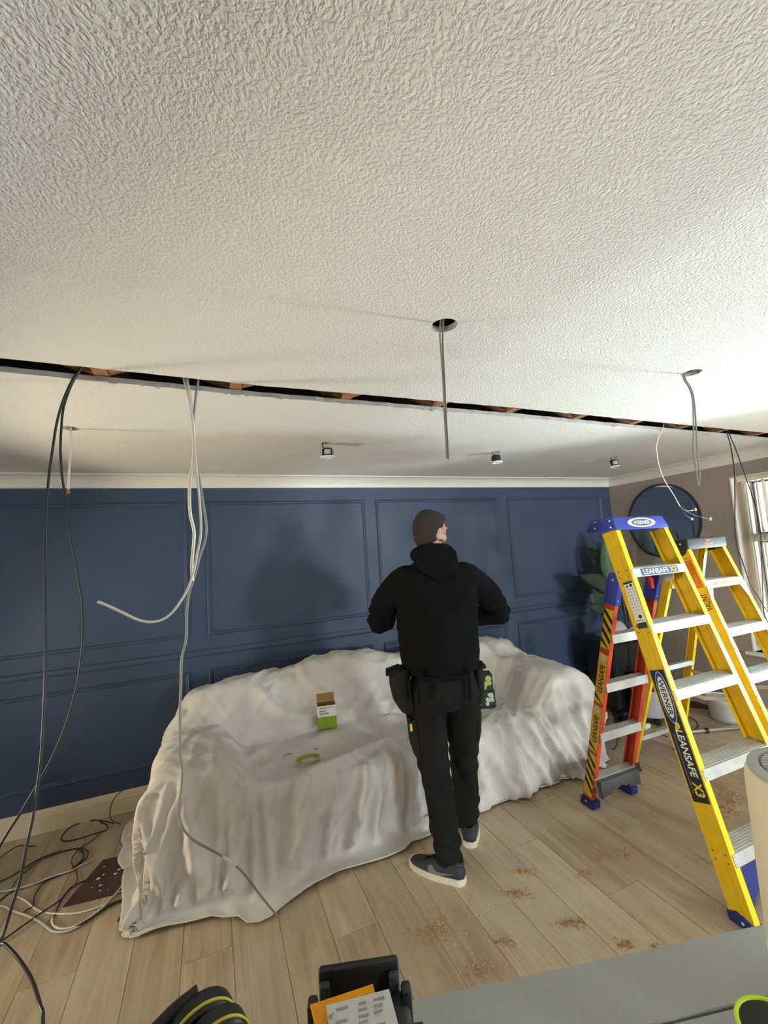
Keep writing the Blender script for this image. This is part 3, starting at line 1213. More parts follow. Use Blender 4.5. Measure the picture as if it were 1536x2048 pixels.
# instruction sticker with rows of pictograms
ins = frame(side(1.345, .040), xd, YDr)
bm = bmesh.new()
plate(bm, ins, .255, .060, .0008)
wpart('instruction_sticker', bm, 'label_white', railL)
bm = bmesh.new()
plate(bm, ins, .012, .060, .0005, 0, -.1215, 0, .001)
wpart('sticker_band', bm, 'cap_grey', railL)
bm = bmesh.new()
plate(bm, ins, .030, .060, .0005, 0, .1125, 0, .001)
wpart('sticker_band', bm, 'cap_grey', railL)
bm = bmesh.new()
prism(bm, [ins @ Vector((-.098, -.020, .001)), ins @ Vector((-.098, -.004, .001)), ins @ Vector((-.112, -.012, .001))], ins.to_3x3() @ Vector((0, 0, .0005)))
oval(bm, ins @ Matrix.Translation((-.104, .014, .001)), .008, .008, .0005)
oval(bm, ins @ Matrix.Translation((.066, .006, .001)), .010, .010, .0005)
for k in range(8):
    for j in range(3):
        xx, yy = -.085 + k * .0165, -.018 + j * .018
        rr = RNG.uniform(.6, 1.0)
        b2 = Matrix.Translation((xx, yy, .001)) @ Matrix.Rotation(RNG.uniform(-.8, .8), 4, 'Z')
        plate(bm, ins @ b2, .009 * rr, .0022, .0004)
        plate(bm, ins @ b2 @ Matrix.Rotation(1.1, 4, 'Z'), .007 * rr, .0016, .0004)
for k in range(4):
    plate(bm, ins, .004, .008, .0004, 0, .086, -.018 + k * .010, .001)
wpart('sticker_pictogram', bm, 'text_black', railL)

# rear section
SLR = -0.2635
UR = Vector((0, SLR, 1)).normalized()
DR = Vector((0, 1, -SLR)).normalized()


def ry(z):
    return 2.25 + SLR * z


RX0, RX1 = 2.205, 2.575
ZR = 1.36
rrL = wpart('rear_rail', channel((RX0, ry(.05) - .03, .05), (RX0, ry(ZR) - .03, ZR), DR, (1, 0, 0), .068, .030, .005, False), 'rail_orange', WL)
rrR = wpart('rear_rail', channel((RX1, ry(.05) - .03, .05), (RX1, ry(ZR) - .03, ZR), DR, (-1, 0, 0), .068, .030, .005, False), 'rail_orange', WL)
for x0, x1, s in ((RX0 - .005, RX0 + .034, 1), (RX1 - .034, RX1 + .005, -1)):
    bm = bmesh.new()
    c = Vector((x0, ry(1.46), 1.46))
    pr_ = [Vector((x0, ry(1.30) - .036, 1.30)), Vector((x0, ry(1.30) + .042, 1.32))]
    for k in range(9):
        a = PI * k / 8
        pr_.append(c + DR * (.040 * math.cos(a)) + UR * (.040 * math.sin(a)))
    prism(bm, pr_, (x1 - x0, 0, 0))
    hc = wpart('hinge_cap', bm, 'cap_blue', WL)
    bm = bmesh.new()
    rivets(bm, [(x0 if s > 0 else x1, ry(1.455), 1.455)], (-s, 0, 0), .009)
    rivets(bm, [((x0 + x1) / 2, ry(1.40) - .033, 1.40), ((x0 + x1) / 2, ry(1.33) - .036, 1.33)], -DR, .005)
    wpart('rivet', bm, 'rivet', hc)
    bm = bmesh.new()
    yb = ry(0)
    prism(bm, [(x0 - .004, yb - .055, 0.0), (x0 - .004, yb + .05, 0.0), (x0 - .004, yb + .04, .052), (x0 - .004, yb - .012, .060), (x0 - .004, yb - .06, .045)], (x1 - x0 + .03, 0, 0))
    bmesh.ops.bevel(bm, geom=bm.edges[:], offset=.005, segments=2, affect='EDGES')
    ft = wpart('foot', bm, 'foot_blue', WL, True)
    bm = bmesh.new()
    rivets(bm, [(x0 - .004 if s > 0 else x1 + .026, yb - .005, .035)], (-s, 0, 0), .007)
    wpart('rivet', bm, 'rivet', ft)
for z in (1.125, 0.82, 0.50, 0.195):
    bm = bmesh.new()
    y = ry(z)
    xa, xb = RX0 + .006, RX1 - .006
    prism(bm, [(xa, y - .030, z), (xa, y + .024, z + .004), (xa, y + .024, z - .010), (xa, y - .010, z - .052), (xa, y - .034, z - .050)], (xb - xa, 0, 0))
    rg = wpart('rung', bm, 'aluminium_dull', WL)
    if z < .3:
        bm = bmesh.new()
        top = [(xa + .01 + (xb - xa - .02) * k / 16) for k in range(17)]
        pts = [(xx, y - .036, z - .006) for xx in top]
        low = [(xx, y - .042, z - .062 - .018 * (1 + math.cos((xx - xa) / (xb - xa) * 2 * PI * 1.0)) + .006 * math.sin(xx * 90)) for xx in top[::-1]]
        prism(bm, pts + low, (0, -.030, 0))
        wpart('leaning_pad', bm, 'grey_rubber', WL)
# hazard tape and lettering on the rear left rail (read upwards)
xdr, ydr = UR, DR


def rside(z, a=.034):
    return Vector((RX0 - .0007, ry(z) - .03, z)) + DR * a


def hazard(z0, z1):
    bmY, bmK = bmesh.new(), bmesh.new()
    L = (z1 - z0) / UR.z
    fm = frame(rside((z0 + z1) / 2), xdr, ydr)
    plate(bmY, fm, L, .062, .0006)
    wpart('hazard_tape', bmY, 'stripe_yellow', rrL)
    n = max(1, int(round(L / .056)))
    p = L / n
    sl = .066
    for k in range(n):
        a0 = -L / 2 + k * p + .004
        q = [(a0 - sl / 2, -.031), (a0 - sl / 2 + p * .5, -.031), (a0 + sl / 2 + p * .5, .031), (a0 + sl / 2, .031)]
        q = [(min(L / 2, max(-L / 2, u)), v) for u, v in q]
        if len({(round(u, 4), v) for u, v in q}) < 4:
            continue
        prism(bmK, [fm @ Vector((u, v, .0008)) for u, v in q], fm.to_3x3() @ Vector((0, 0, .0004)))
    wpart('hazard_stripe', bmK, 'stripe_black', rrL)


def ltag(z0, z1):
    L = (z1 - z0) / UR.z
    fm = frame(rside((z0 + z1) / 2), xdr, ydr)
    bm = bmesh.new()
    plate(bm, fm, L, .062, .0006)
    wpart('rail_tape', bm, 'stripe_yellow', rrL)
    wtext('tape_lettering', 'LEANSAFE', fm @ Matrix.Translation((-.03, 0, .0008)), L * .70, .034, 'text_black', rrL, shear=.1, bold=.012)
    bm = bmesh.new()
    oval(bm, fm @ Matrix.Translation((L * .40, 0, .0008)), .018, .020, .0005)
    wpart('tape_mark', bm, 'label_white', rrL)
    wtext('tape_lettering', 'X3', fm @ Matrix.Translation((L * .40, 0, .0015)), .024, .026, 'stripe_yellow', rrL)


hazard(1.03, 1.27)
ltag(.745, .995)
hazard(.685, .745)
ltag(.425, .665)
hazard(.365, .425)
hazard(.065, .345)

# ---- shorter yellow stepladder behind it
VL = thing('stepladder', 'shorter yellow stepladder with grey top cap and salmon labels on its steps', 'ladder', (3.0, 1.9, 0))
SV, YV0 = 0.27, 1.35


def vy(z):
    return YV0 + SV * z


UVv = Vector((0, SV, 1)).normalized()
DV = Vector((0, 1, -SV)).normalized()
VXLb, VXLt, VXRb, VXRt = 2.905, 2.772, 3.40, 3.150
VZ = 1.60


def vxl(z):
    return VXLb + (VXLt - VXLb) * z / VZ


def vxr(z):
    return VXRb + (VXRt - VXRb) * z / VZ


vL = wpart('front_rail', channel((VXLb, vy(.03), .03), (VXLt, vy(VZ), VZ), DV, (1, 0, 0), .088, .032, .005, False, 1), ['rail_yellow', 'rail_yellow_lit'], VL)
vR = wpart('front_rail', channel((VXRb, vy(.03), .03), (VXRt, vy(VZ), VZ), DV, (-1, 0, 0), .088, .032, .005, False, 1), ['rail_yellow', 'rail_yellow_lit'], VL)
bm = bmesh.new()
rbox(bm, VXLt - .004, VXRt + .004, vy(1.6) - .008, vy(1.6) + .19, 1.600, 1.668, .008, 2)
vc = wpart('top_cap', bm, 'cap_grey', VL, True)
for xx in (VXLt - .008, VXRt + .002):
    bm = bmesh.new()
    pr_ = [Vector((xx, vy(1.6) + .17, 1.66)), Vector((xx, vy(1.6) + .0, 1.66)), Vector((xx, vy(1.6) - .004, 1.61))]
    for k in range(7):
        a = PI + PI * k / 6
        pr_.append(Vector((xx, vy(1.6) + .062 + .058 * math.cos(a), 1.60 + .045 * math.sin(a))))
    pr_.append(Vector((xx, vy(1.6) + .17, 1.61)))
    prism(bm, pr_, (.006, 0, 0))
    hp = wpart('side_plate', bm, 'cap_black', VL)
    bm = bmesh.new()
    rivets(bm, [(xx, vy(1.6) + .04, 1.635), (xx, vy(1.6) + .09, 1.635), (xx, vy(1.6) + .055, 1.59)], (-1, 0, 0), .006)
    wpart('rivet', bm, 'rivet', hp)
vm = frame((2.965, vy(1.6) - .0085, 1.634), (1, 0, 0), (0, 0, 1))
wtext('cap_lettering', 'VAUNT', vm @ Matrix.Translation((0, -.006, 0)), .085, .020, 'text_orange', vc, bold=.02)
bm = bmesh.new()
prism(bm, [vm @ Vector(p) for p in ((-.025, .010, 0), (-.005, .020, 0), (.022, .017, 0), (.020, .013, 0), (-.002, .015, 0), (-.020, .007, 0))], vm.to_3x3() @ Vector((0, 0, .0006)))
wpart('cap_mark', bm, 'text_orange', vc)
for i, z in enumerate((1.405, 1.125, 0.87, 0.60, 0.33)):
    bm = bmesh.new()
    xa, xb = vxl(z) + .006, vxr(z) - .006
    yf = vy(z) - .003
    box(bm, xa, xb, yf, yf + .088, z - .004, z)
    prism(bm, [(xa, yf, z), (xa, yf - SV * .046, z - .046), (xa, yf - SV * .046 + .004, z - .046), (xa, yf + .004, z - .004)], (xb - xa, 0, 0))
    box(bm, xa, xb, yf + .084, yf + .088, z - .034, z - .004)
    for k in range(6):
        box(bm, xa + .03, xb - .03, yf + .012 + k * .013, yf + .016 + k * .013, z, z + .0016)
    st = wpart('step', bm, 'aluminium', VL)
    if i < 2:
        sm = frame(((xa + xb) / 2 + (.0 if i == 0 else .03), yf - SV * .022 - .001, z - .022), (1, 0, 0), (0, SV, 1))
        bm = bmesh.new()
        plate(bm, sm, .20, .024)
        wpart('step_label', bm, 'sticker_salmon', st)
    for s, xx in ((1, xa), (-1, xb)):
        bm = bmesh.new()
        yy = yf - SV * .046
        if i == 0:
            prism(bm, [(xx, yy - .002, z - .03), (xx + s * .055, yy - .002, z - .044), (xx + s * .018, yy - .002 - SV * .07, z - .115), (xx, yy - SV * .08, z - .12)], (0, .005, 0))
            wpart('step_gusset', bm, 'aluminium', st)
        else:
            bm.free()
    bm = bmesh.new()
    rivets(bm, [(vxl(z) + .014, vy(z - .012) - .001, z - .012), (vxr(z) - .014, vy(z - .012) - .001, z - .012), (vxl(z) + .014, vy(z - .11) - .001, z - .11), (vxr(z) - .014, vy(z - .11) - .001, z - .11)], -DV, .004)
    wpart('rivet', bm, 'dark_grey_plastic', st)
# stickers on the left rail
tv = Vector((VXLb - VXLt, 0, -VZ)).normalized()


def vside(z, a):
    return Vector((vxl(z) - .0007, vy(z), z)) + DV * a


fm = frame(vside(1.462, .044), -UVv + Vector((tv.x, 0, 0)), -DV)
bm = bmesh.new()
plate(bm, fm, .190, .066)
wpart('rail_sticker', bm, 'sticker_orange', vL)
bm = bmesh.new()
plate(bm, fm, .012, .050, .0004, 0, -.086, .004, .001)
for k in range(11):
    plate(bm, fm, .0045, RNG.uniform(.03, .05), .0004, 0, -.064 + k * .0138, RNG.uniform(-.004, .004), .001)
wpart('sticker_print', bm, 'sticker_salmon', vL)
fm = frame(vside(1.285, .032), UVv - Vector((tv.x, 0, 0)), DV)
wtext('rail_lettering', 'VAUNT', fm, .105, .040, 'text_black', vL, bold=.01)
# rear frame
RV = Vector((0, -.385, 1)).normalized()
for xb_, xt_, s in ((2.845, 2.80, 1), (3.395, 3.115, -1)):
    yb_ = 2.42
    bm = channel((xb_, yb_ - .02, .03), (xt_, 1.87, 1.60), Vector((0, 1, .36)), (s, 0, 0), .050, .026, .004, False)
    rr = wpart('rear_rail', bm, 'rail_yellow', VL)
    bm = bmesh.new()
    prism(bm, [(xb_ - .03, yb_ - .05, 0), (xb_ - .03, yb_ + .05, 0), (xb_ - .03, yb_ + .03, .075), (xb_ - .03, yb_ - .02, .075)], (.06, 0, 0))
    wpart('foot', bm, 'black_plastic', VL)
for z in (1.36, .76, .24):
    t = (z - .03) / 1.57
    yy = 2.42 + (1.87 - 2.42) * t
    xa = 2.845 + (2.80 - 2.845) * t + .01
    xb = 3.395 + (3.115 - 3.395) * t - .01
    bm = bmesh.new()
    box(bm, xa, xb, yy - .012, yy + .022, z - .016, z + .016)
    wpart('rear_brace', bm, 'aluminium', VL)
for s, xf, xk in ((1, vxl(.72) + .03, 2.83), (-1, vxr(.72) - .03, 3.24)):
    bm = bmesh.new()
    a, m_, b_ = Vector((xf, vy(.72) + .07, .72)), Vector(((xf + xk) / 2, 1.85, .665)), Vector((xk, 2.17, .70))
    for p, q in ((a, m_), (m_, b_)):
        mx = frame((p + q) / 2, q - p, (0, 0, 1))
        box(bm, -(q - p).length / 2 - .01, (q - p).length / 2 + .01, -.011, .011, -.002, .002, mx)
    rivets(bm, [m_ + Vector((-.004, 0, 0))], (-1, 0, 0), .007)
    wpart('spreader_bar', bm, 'aluminium_dull', VL)


# ------------------------------------------------------------------ sofa under its dust sheet
def sbox(x0, x1, y0, y1, z0, z1, r, taper=0.0):
    b = bmesh.new()
    box(b, x0, x1, y0, y1, z0, z1)
    for v in b.verts:
        if v.co.z < (z0 + z1) / 2 and taper:
            cx = (x0 + x1) / 2
            v.co.x = cx + (v.co.x - cx) * (1 - taper)
    bmesh.ops.bevel(b, geom=b.edges[:], offset=r, segments=3, affect='EDGES', profile=.5)
    return b


SOFA = thing('sofa', 'long sofa completely hidden under the cream dust sheet', 'sofa', (1.2, 3.0, 0))
e_ = .04
wpart('base', sbox(-.2 + e_, 2.6 - e_, 2.58 + e_, 3.5 - e_, 0.0, .43 - e_, .06), 'sofa_fabric', SOFA, True)
for a in ((.12, 1.15, 2.57, 3.3, .30, .44), (1.17, 2.22, 2.57, 3.3, .30, .445)):
    wpart('seat_cushion', sbox(a[0] + e_, a[1] - e_, a[2] + e_, a[3] - e_, a[4], a[5] - e_, .06), 'sofa_fabric', SOFA, True)
wpart('backrest', sbox(-.18 + e_, 2.58 - e_, 3.3 + e_, 3.52 - e_, 0.0, .80 - e_, .07), 'sofa_fabric', SOFA, True)
for x0_, x1_, zt_ in ((.02, .62, .83), (.66, 1.26, .89), (1.32, 1.8, .81), (1.86, 2.5, .83)):
    b_ = sbox(x0_ + e_, x1_ - e_, 3.21, 3.45, .40, zt_ - e_, .08)
    for v_ in b_.verts:
        v_.co.y += .13 * (v_.co.z - .40) / (zt_ - .40) - .03
    wpart('back_cushion', b_, 'sofa_fabric', SOFA, True)
wpart('arm', sbox(-.30 + e_, .08 - e_, 2.55 + e_, 3.5 - e_, 0.0, .615 - e_, .09, .1), 'sofa_fabric', SOFA, True)
wpart('arm', sbox(2.26 + e_, 2.70 - e_, 2.55 + e_, 3.45 - e_, 0.0, .69 - e_, .12, .25), 'sofa_fabric', SOFA, True)

# the sheet as it hangs: millimetres, each value stored as the step from its neighbours
CLOTH_NX, CLOTH_NY = 80, 54
SHEET_X = [
-413,30,0,0,4,4,4,4,4,4,5,29,48,60,62,62,57,56,64,31,58,57,42,70,63,61,58,57,54,56,59,57,58,59,59,53,63,64,62,59,56,59,57,59,58,59,58,57,59,59,57,55,55,58,49,56,42,35,46,
58,58,59,58,57,45,28,17,19,-10,-13,-13,-12,-9,0,0,10,7,45,34,36,-17,3,10,8,0,0,0,0,0,0,1,-4,-2,-4,-4,-1,1,3,-13,17,-2,3,17,-7,-3,-2,-5,0,3,0,-1,1,0,-2,0,7,-1,0,-1,-3,-1,
-2,1,-1,1,-2,1,1,0,-2,0,0,3,0,2,-4,-4,5,3,-1,0,-2,-2,0,-7,-2,9,6,3,0,0,-1,-3,-14,4,-13,47,-27,4,9,32,-24,2,-2,-2,-1,-1,-1,0,0,-2,-2,0,1,-3,1,2,-1,-3,7,-2,-2,5,-2,-2,-1,2,
-3,1,2,-1,0,0,1,0,2,0,-4,-2,2,1,0,-1,2,-1,0,0,0,0,0,1,3,-2,-2,2,2,5,-8,1,0,-1,1,3,-13,-6,9,0,-2,11,7,0,1,1,1,-11,2,-17,7,16,-8,14,6,6,-7,0,-4,-3,0,-3,0,5,-2,-12,0,4,-3,0,
-2,2,3,-1,-4,-2,0,-1,-2,3,1,-1,2,1,0,0,1,0,-1,-1,1,-2,1,0,1,1,-1,0,1,0,0,0,1,0,1,1,-7,2,1,-2,8,-1,-1,1,1,-2,-5,5,-5,-20,-21,-5,13,19,15,0,7,6,2,-50,13,23,-3,-1,2,8,10,
-10,-1,1,2,3,-1,-5,-8,4,-5,-1,0,-1,2,-1,3,3,-2,-7,1,0,2,-1,2,1,-1,1,0,1,-1,1,-1,-1,-1,2,0,1,-1,0,-1,1,0,0,0,-1,1,0,-1,-2,4,1,-4,7,2,-1,1,0,-1,-8,8,1,-4,-1,3,-3,-9,-1,7,
23,10,-5,-9,-16,-18,8,5,1,-1,2,1,20,-2,-2,-8,-6,-5,-2,7,2,-9,0,-1,-1,0,5,-1,0,0,-1,0,0,0,1,1,0,0,0,0,-1,1,-1,0,-1,0,0,0,0,1,0,0,-1,1,-1,0,0,0,0,0,2,0,0,-1,4,1,2,0,-2,-1,
-1,7,-3,0,12,0,7,2,-10,-6,-7,7,1,6,6,-39,5,4,-8,1,0,-2,4,10,0,5,4,3,-5,-18,0,6,-3,0,-1,0,6,-3,-3,2,3,-2,1,-1,0,1,-1,1,1,0,0,0,0,-1,0,-1,0,-1,1,0,0,0,1,-1,0,0,1,-1,0,0,0,
4,-1,1,2,1,1,0,1,-2,-1,3,0,6,2,3,0,0,2,-5,-9,-8,-2,3,22,-22,-9,2,-42,21,-4,-12,-6,13,-2,15,5,4,11,-1,-6,1,-1,-1,1,-1,2,2,0,2,1,-3,1,1,0,-1,1,0,-1,1,-1,0,0,0,0,-1,0,0,-1,
1,1,0,-1,0,0,1,-1,0,1,0,-1,1,1,3,1,2,0,-1,1,-1,4,-3,10,-4,-8,-8,3,7,4,-1,7,-2,9,2,-7,-11,-16,2,-4,3,0,-6,10,-3,-8,-21,9,9,-2,20,-14,4,-2,0,-1,1,0,4,0,1,0,2,-2,0,0,0,1,-2,
1,0,1,-1,0,-1,0,0,-1,1,0,0,0,0,0,1,0,-1,1,0,-1,0,2,-1,1,2,1,3,0,1,-2,1,1,-1,2,-21,7,12,3,-2,0,25,23,5,0,-1,-4,-37,-27,1,-3,3,1,-2,6,-3,-2,-2,-19,-6,15,3,8,-7,1,1,1,-1,2,
4,1,0,0,-1,1,0,1,-1,0,0,0,-1,0,1,-1,0,-1,0,1,-1,1,-1,-1,2,0,-1,0,1,-1,0,0,0,0,1,1,-2,1,7,2,-1,1,0,1,3,-25,19,5,6,-9,-9,0,42,21,1,2,0,-1,-28,-50,-15,-1,0,-5,-3,9,3,7,-3,
-4,-12,-17,2,17,-3,1,0,-1,1,4,5,1,1,0,0,0,0,-1,1,-1,1,-2,0,0,0,0,0,0,0,-1,0,1,0,0,-1,0,0,1,-1,0,0,0,0,1,-1,0,-6,9,8,2,0,0,3,4,-9,13,7,-6,-19,4,11,-7,57,25,-2,0,-1,10,-51,
-77,0,-4,2,-10,1,-1,7,12,4,-1,-4,-11,-12,-3,10,3,1,0,3,4,0,2,-2,0,0,0,0,0,0,0,-1,0,0,1,-1,0,0,0,-1,1,0,-1,0,1,-1,0,1,-1,0,0,0,0,0,-1,1,-1,-3,3,2,7,1,0,-2,2,5,10,-6,-23,
15,9,5,-10,29,-21,-11,-10,-9,16,39,-71,10,-4,1,-3,14,-3,-11,-2,2,2,4,7,5,-8,-5,1,-1,1,2,8,-8,1,0,-1,0,-1,0,0,0,0,-1,1,0,-1,0,0,0,0,0,-2,1,0,1,-1,1,0,-1,0,0,0,0,0,0,-1,-1,
0,-2,6,-7,4,0,1,1,0,3,-14,-11,34,1,-3,10,-24,1,-8,11,1,5,-7,27,-42,21,3,-5,2,7,0,7,8,3,3,5,1,-6,-20,-6,-1,0,0,2,8,-5,-3,0,-2,-1,1,0,-1,0,0,1,-1,0,0,0,0,-1,0,1,1,-2,1,-1,
0,0,0,0,0,0,0,0,0,0,0,-2,-2,-5,-5,14,-3,1,0,3,0,-5,-4,1,-11,1,11,6,17,-23,11,-6,-3,-2,11,23,-33,10,-6,5,17,-2,-17,-3,5,10,5,1,-1,-13,1,-1,0,1,1,0,0,2,-2,-1,-2,0,0,0,0,1,
0,0,-1,0,0,0,0,1,-1,1,-3,1,0,0,0,1,0,0,-1,0,0,0,0,-1,1,3,-3,-3,-3,3,0,1,0,0,1,1,6,-3,4,1,-9,-14,40,-34,-7,1,2,7,-3,31,-23,3,-3,1,23,9,-7,-22,-8,-11,-6,-1,1,10,13,4,0,-1,
0,-2,-1,6,-6,-4,4,0,1,0,1,-1,1,-1,0,0,0,1,-1,0,1,-2,2,-1,0,0,0,-2,1,0,1,0,0,-1,1,0,0,-1,3,-4,3,-4,1,-1,1,-1,-3,1,2,10,-5,-16,14,6,-8,-9,10,5,5,-2,-22,16,-3,3,-7,2,4,-1,
22,16,-10,0,0,-10,-6,-3,-3,-1,-1,0,-1,2,-2,-5,2,1,1,2,-1,0,0,-1,0,1,0,0,0,-1,1,0,-2,2,-1,1,-1,-1,0,0,1,-1,1,0,0,1,-2,1,0,1,-3,10,-9,1,-2,0,-1,-1,0,4,-1,0,-2,13,-7,3,-20,
22,-51,0,2,-1,1,58,-19,3,-12,3,3,13,-8,-11,1,1,6,11,3,-4,-4,0,0,0,0,0,-3,0,-1,5,-2,-1,1,-1,1,1,-2,0,0,0,1,-1,0,0,3,-2,-1,1,-1,-1,0,1,-2,1,0,1,0,0,0,-1,0,0,1,-4,6,-4,-1,0,
0,0,0,-1,2,-4,6,4,-2,-13,-4,18,-41,-3,-3,5,6,39,-7,2,-9,0,0,10,-15,7,2,2,0,3,0,1,-1,2,0,1,0,-1,-1,1,-1,-1,1,0,-1,1,0,-1,1,0,-1,1,-1,0,0,0,-1,1,1,-1,0,-1,0,1,1,-1,1,-2,0,
0,1,0,0,-1,-1,4,-1,-11,8,-1,0,0,1,0,4,3,-17,-6,3,10,-7,17,-35,2,11,5,0,18,-7,-2,-6,-2,-1,1,1,-1,3,3,3,1,-5,-1,5,1,1,-1,0,0,-2,4,-1,-3,1,0,0,0,-1,1,0,-2,2,-1,-1,1,0,0,0,
-1,1,1,0,-1,0,-2,2,0,-2,3,-1,0,-1,0,0,0,4,-6,3,-1,-2,0,0,1,-1,0,-2,-2,1,2,-10,3,-1,11,-8,-1,2,-5,8,9,-3,-7,8,-13,-3,3,22,0,-5,-4,-5,-8,10,-2,-1,0,0,0,0,1,-3,-2,3,0,-1,0,
0,1,0,0,0,0,0,-1,0,0,0,1,-1,1,0,-1,0,0,-1,0,0,-1,3,-1,1,-1,1,0,-2,1,-1,6,-9,5,-5,2,0,-1,1,-1,3,-1,-3,-3,9,-10,2,2,-1,0,-2,3,5,4,1,0,-13,16,-16,4,12,0,-6,-7,-1,4,6,1,2,0,
0,0,1,-1,-3,-1,2,1,1,-1,0,0,0,0,-2,1,0,-1,1,0,0,-1,1,0,0,0,-1,1,1,0,-1,0,0,-1,0,1,0,1,0,-2,3,0,-5,3,-3,1,0,0,-1,0,1,1,4,-15,-5,3,8,-3,8,-1,1,1,0,5,4,-6,-26,5,22,7,-17,7,
11,-5,-2,-3,-8,9,1,1,1,0,-1,1,4,-6,-2,3,-3,2,0,-1,1,0,0,0,-1,0,0,0,0,0,0,0,0,0,0,0,1,1,-3,3,-2,0,0,0,0,0,1,-1,-1,3,-5,-1,1,0,0,0,1,0,-1,1,3,10,-13,-3,7,-13,8,1,2,1,-1,4,
4,4,-21,4,3,0,-7,-5,7,25,-3,1,0,-6,4,0,0,0,0,1,4,-9,2,0,2,-1,0,-1,1,-1,1,-1,-1,2,0,-1,0,0,0,-1,0,0,2,2,-1,-1,1,-1,-1,0,0,0,0,0,1,1,-3,-7,4,1,2,-2,1,-1,0,1,5,-4,4,-20,3,
15,-3,-12,13,2,-3,-1,-1,8,5,1,-5,-2,-4,-7,19,13,1,-7,-1,3,-6,-9,4,3,0,0,0,0,0,0,-1,-1,1,-1,0,1,-2,1,-1,1,2,-1,0,-1,0,0,-1,0,1,0,0,1,-1,0,0,0,0,0,0,0,0,-1,0,2,-2,0,-2,-3,
4,0,1,-1,0,3,0,7,-2,-10,4,3,7,-11,2,2,-2,-7,5,5,-1,3,2,-4,0,10,2,-9,-5,-2,9,-8,4,8,-5,-1,1,0,0,-3,-1,0,1,0,-1,1,0,0,0,0,1,0,0,1,-1,1,-1,0,0,0,0,1,0,0,0,0,-1,1,-1,0,0,0,0,
1,-1,1,3,4,-7,-2,0,0,-1,1,-1,2,0,4,-15,20,3,-17,10,-18,13,4,-2,-4,-1,7,-4,2,2,-1,1,2,-8,-6,-2,2,4,7,0,3,-3,0,0,0,0,-2,-4,0,3,1,-1,1,0,0,0,0,0,1,1,-1,0,0,0,0,1,0,0,-1,0,0,
1,-1,1,-1,1,0,0,0,0,0,1,-2,2,8,-6,-3,-2,0,-1,1,1,-2,-3,-3,3,13,-5,-11,2,-3,14,-5,3,-4,-1,3,0,-1,2,-1,1,0,-7,-3,-4,-1,1,5,5,3,0,0,0,-1,0,-1,-8,5,1,1,0,1,0,0,0,0,1,-1,0,0,
1,0,1,-1,-1,3,-1,-1,0,0,0,1,0,0,1,0,-1,0,0,0,1,0,1,2,-1,-3,-1,0,-1,0,0,-1,2,-6,11,-3,-4,1,-5,-1,12,-3,0,-3,-2,4,0,0,2,-1,1,-1,-9,-2,3,1,0,0,2,2,2,0,0,1,0,-2,-6,3,2,-1,2,
-1,0,1,0,0,-1,1,0,1,0,0,0,0,1,-1,0,1,0,0,0,0,0,0,-1,1,1,0,0,-1,0,1,0,2,1,-3,-3,0,1,0,0,0,-3,3,-3,-3,0,0,0,0,12,-2,-5,0,0,2,0,-1,2,0,-1,-2,3,7,3,1,1,-1,-6,-8,5,1,-5,0,0,0,
-4,2,0,1,1,-1,0,0,0,0,1,1,-1,0,0,0,0,1,1,-1,1,0,-1,0,-1,0,0,1,0,0,0,0,0,2,1,-1,-2,2,4,-4,-3,-1,0,0,1,0,0,-4,0,-2,-2,1,0,3,10,-3,-8,1,3,2,1,-4,1,1,0,-6,12,8,-2,-1,-7,-15,
6,5,5,-5,1,-3,-1,0,1,-2,1,0,0,0,0,-1,1,2,0,-2,1,0,0,1,-1,1,-1,1,0,0,0,-1,1,0,0,0,0,-1,1,0,0,0,-1,4,1,-2,4,-4,-4,0,2,-1,-1,1,0,1,1,4,1,4,-18,12,-2,-7,-4,4,1,2,3,-2,1,1,-3,
5,2,-3,2,-10,-9,5,14,-4,8,-4,-6,2,-1,0,-1,0,0,1,-1,0,0,1,-1,-1,0,2,-1,0,0,1,1,0,0,0,0,0,-1,1,0,0,0,0,0,0,-1,1,0,0,-1,-1,1,2,0,0,-2,0,0,0,-2,-6,6,9,-2,-3,4,3,-5,16,-30,-2,
-1,-2,-2,15,7,-10,-2,4,-5,2,3,0,-12,-5,1,26,-11,-2,1,7,-5,-3,1,-1,-1,1,0,0,0,0,0,-1,1,-1,0,0,1,1,0,0,1,0,1,-1,0,-1,1,0,0,1,0,-1,0,0,0,-1,0,1,-1,-1,0,1,1,0,-1,0,0,-1,-13,
3,9,1,0,9,-3,-1,0,12,-29,1,-2,-3,-6,16,14,-3,2,-7,4,3,-5,-14,-3,1,28,1,-12,-1,1,0,-1,0,2,0,-1,1,1,-1,0,0,1,0,-1,0,-1,2,0,-1,1,0,1,0,0,1,0,0,0,0,0,-1,0,-1,0,0,-1,0,0,-1,2,
-1,0,1,0,-1,1,1,-2,-7,10,2,-3,-3,6,-7,11,-5,11,-3,-26,-2,9,0,-6,7,14,5,-9,2,6,-4,-18,-1,0,36,7,-17,-4,-1,25,-8,-14,0,0,0,-1,1,0,0,1,0,-1,0,1,0,1,-3,1,0,0,-1,0,2,1,-1,1,
-1,1,-1,-1,-2,0,1,0,0,1,0,-1,-1,1,0,0,0,0,0,0,1,0,4,1,-11,5,2,-5,9,-9,1,6,2,-23,8,5,9,-3,-8,12,10,-10,6,1,-11,-7,2,36,3,-12,-11,6,-2,0,-12,16,-3,0,1,1,-2,0,-1,-1,0,0,-1,
-1,1,0,2,-1,1,-1,0,2,-1,-1,1,-1,1,-2,0,-1,0,0,0,0,0,0,0,1,0,-1,1,0,0,0,0,0,-1,0,2,5,3,-11,1,-6,-9,14,7,-26,22,9,2,-6,7,-3,-13,9,8,-5,1,-1,-24,17,30,8,-10,-16,-4,5,-1,-13,
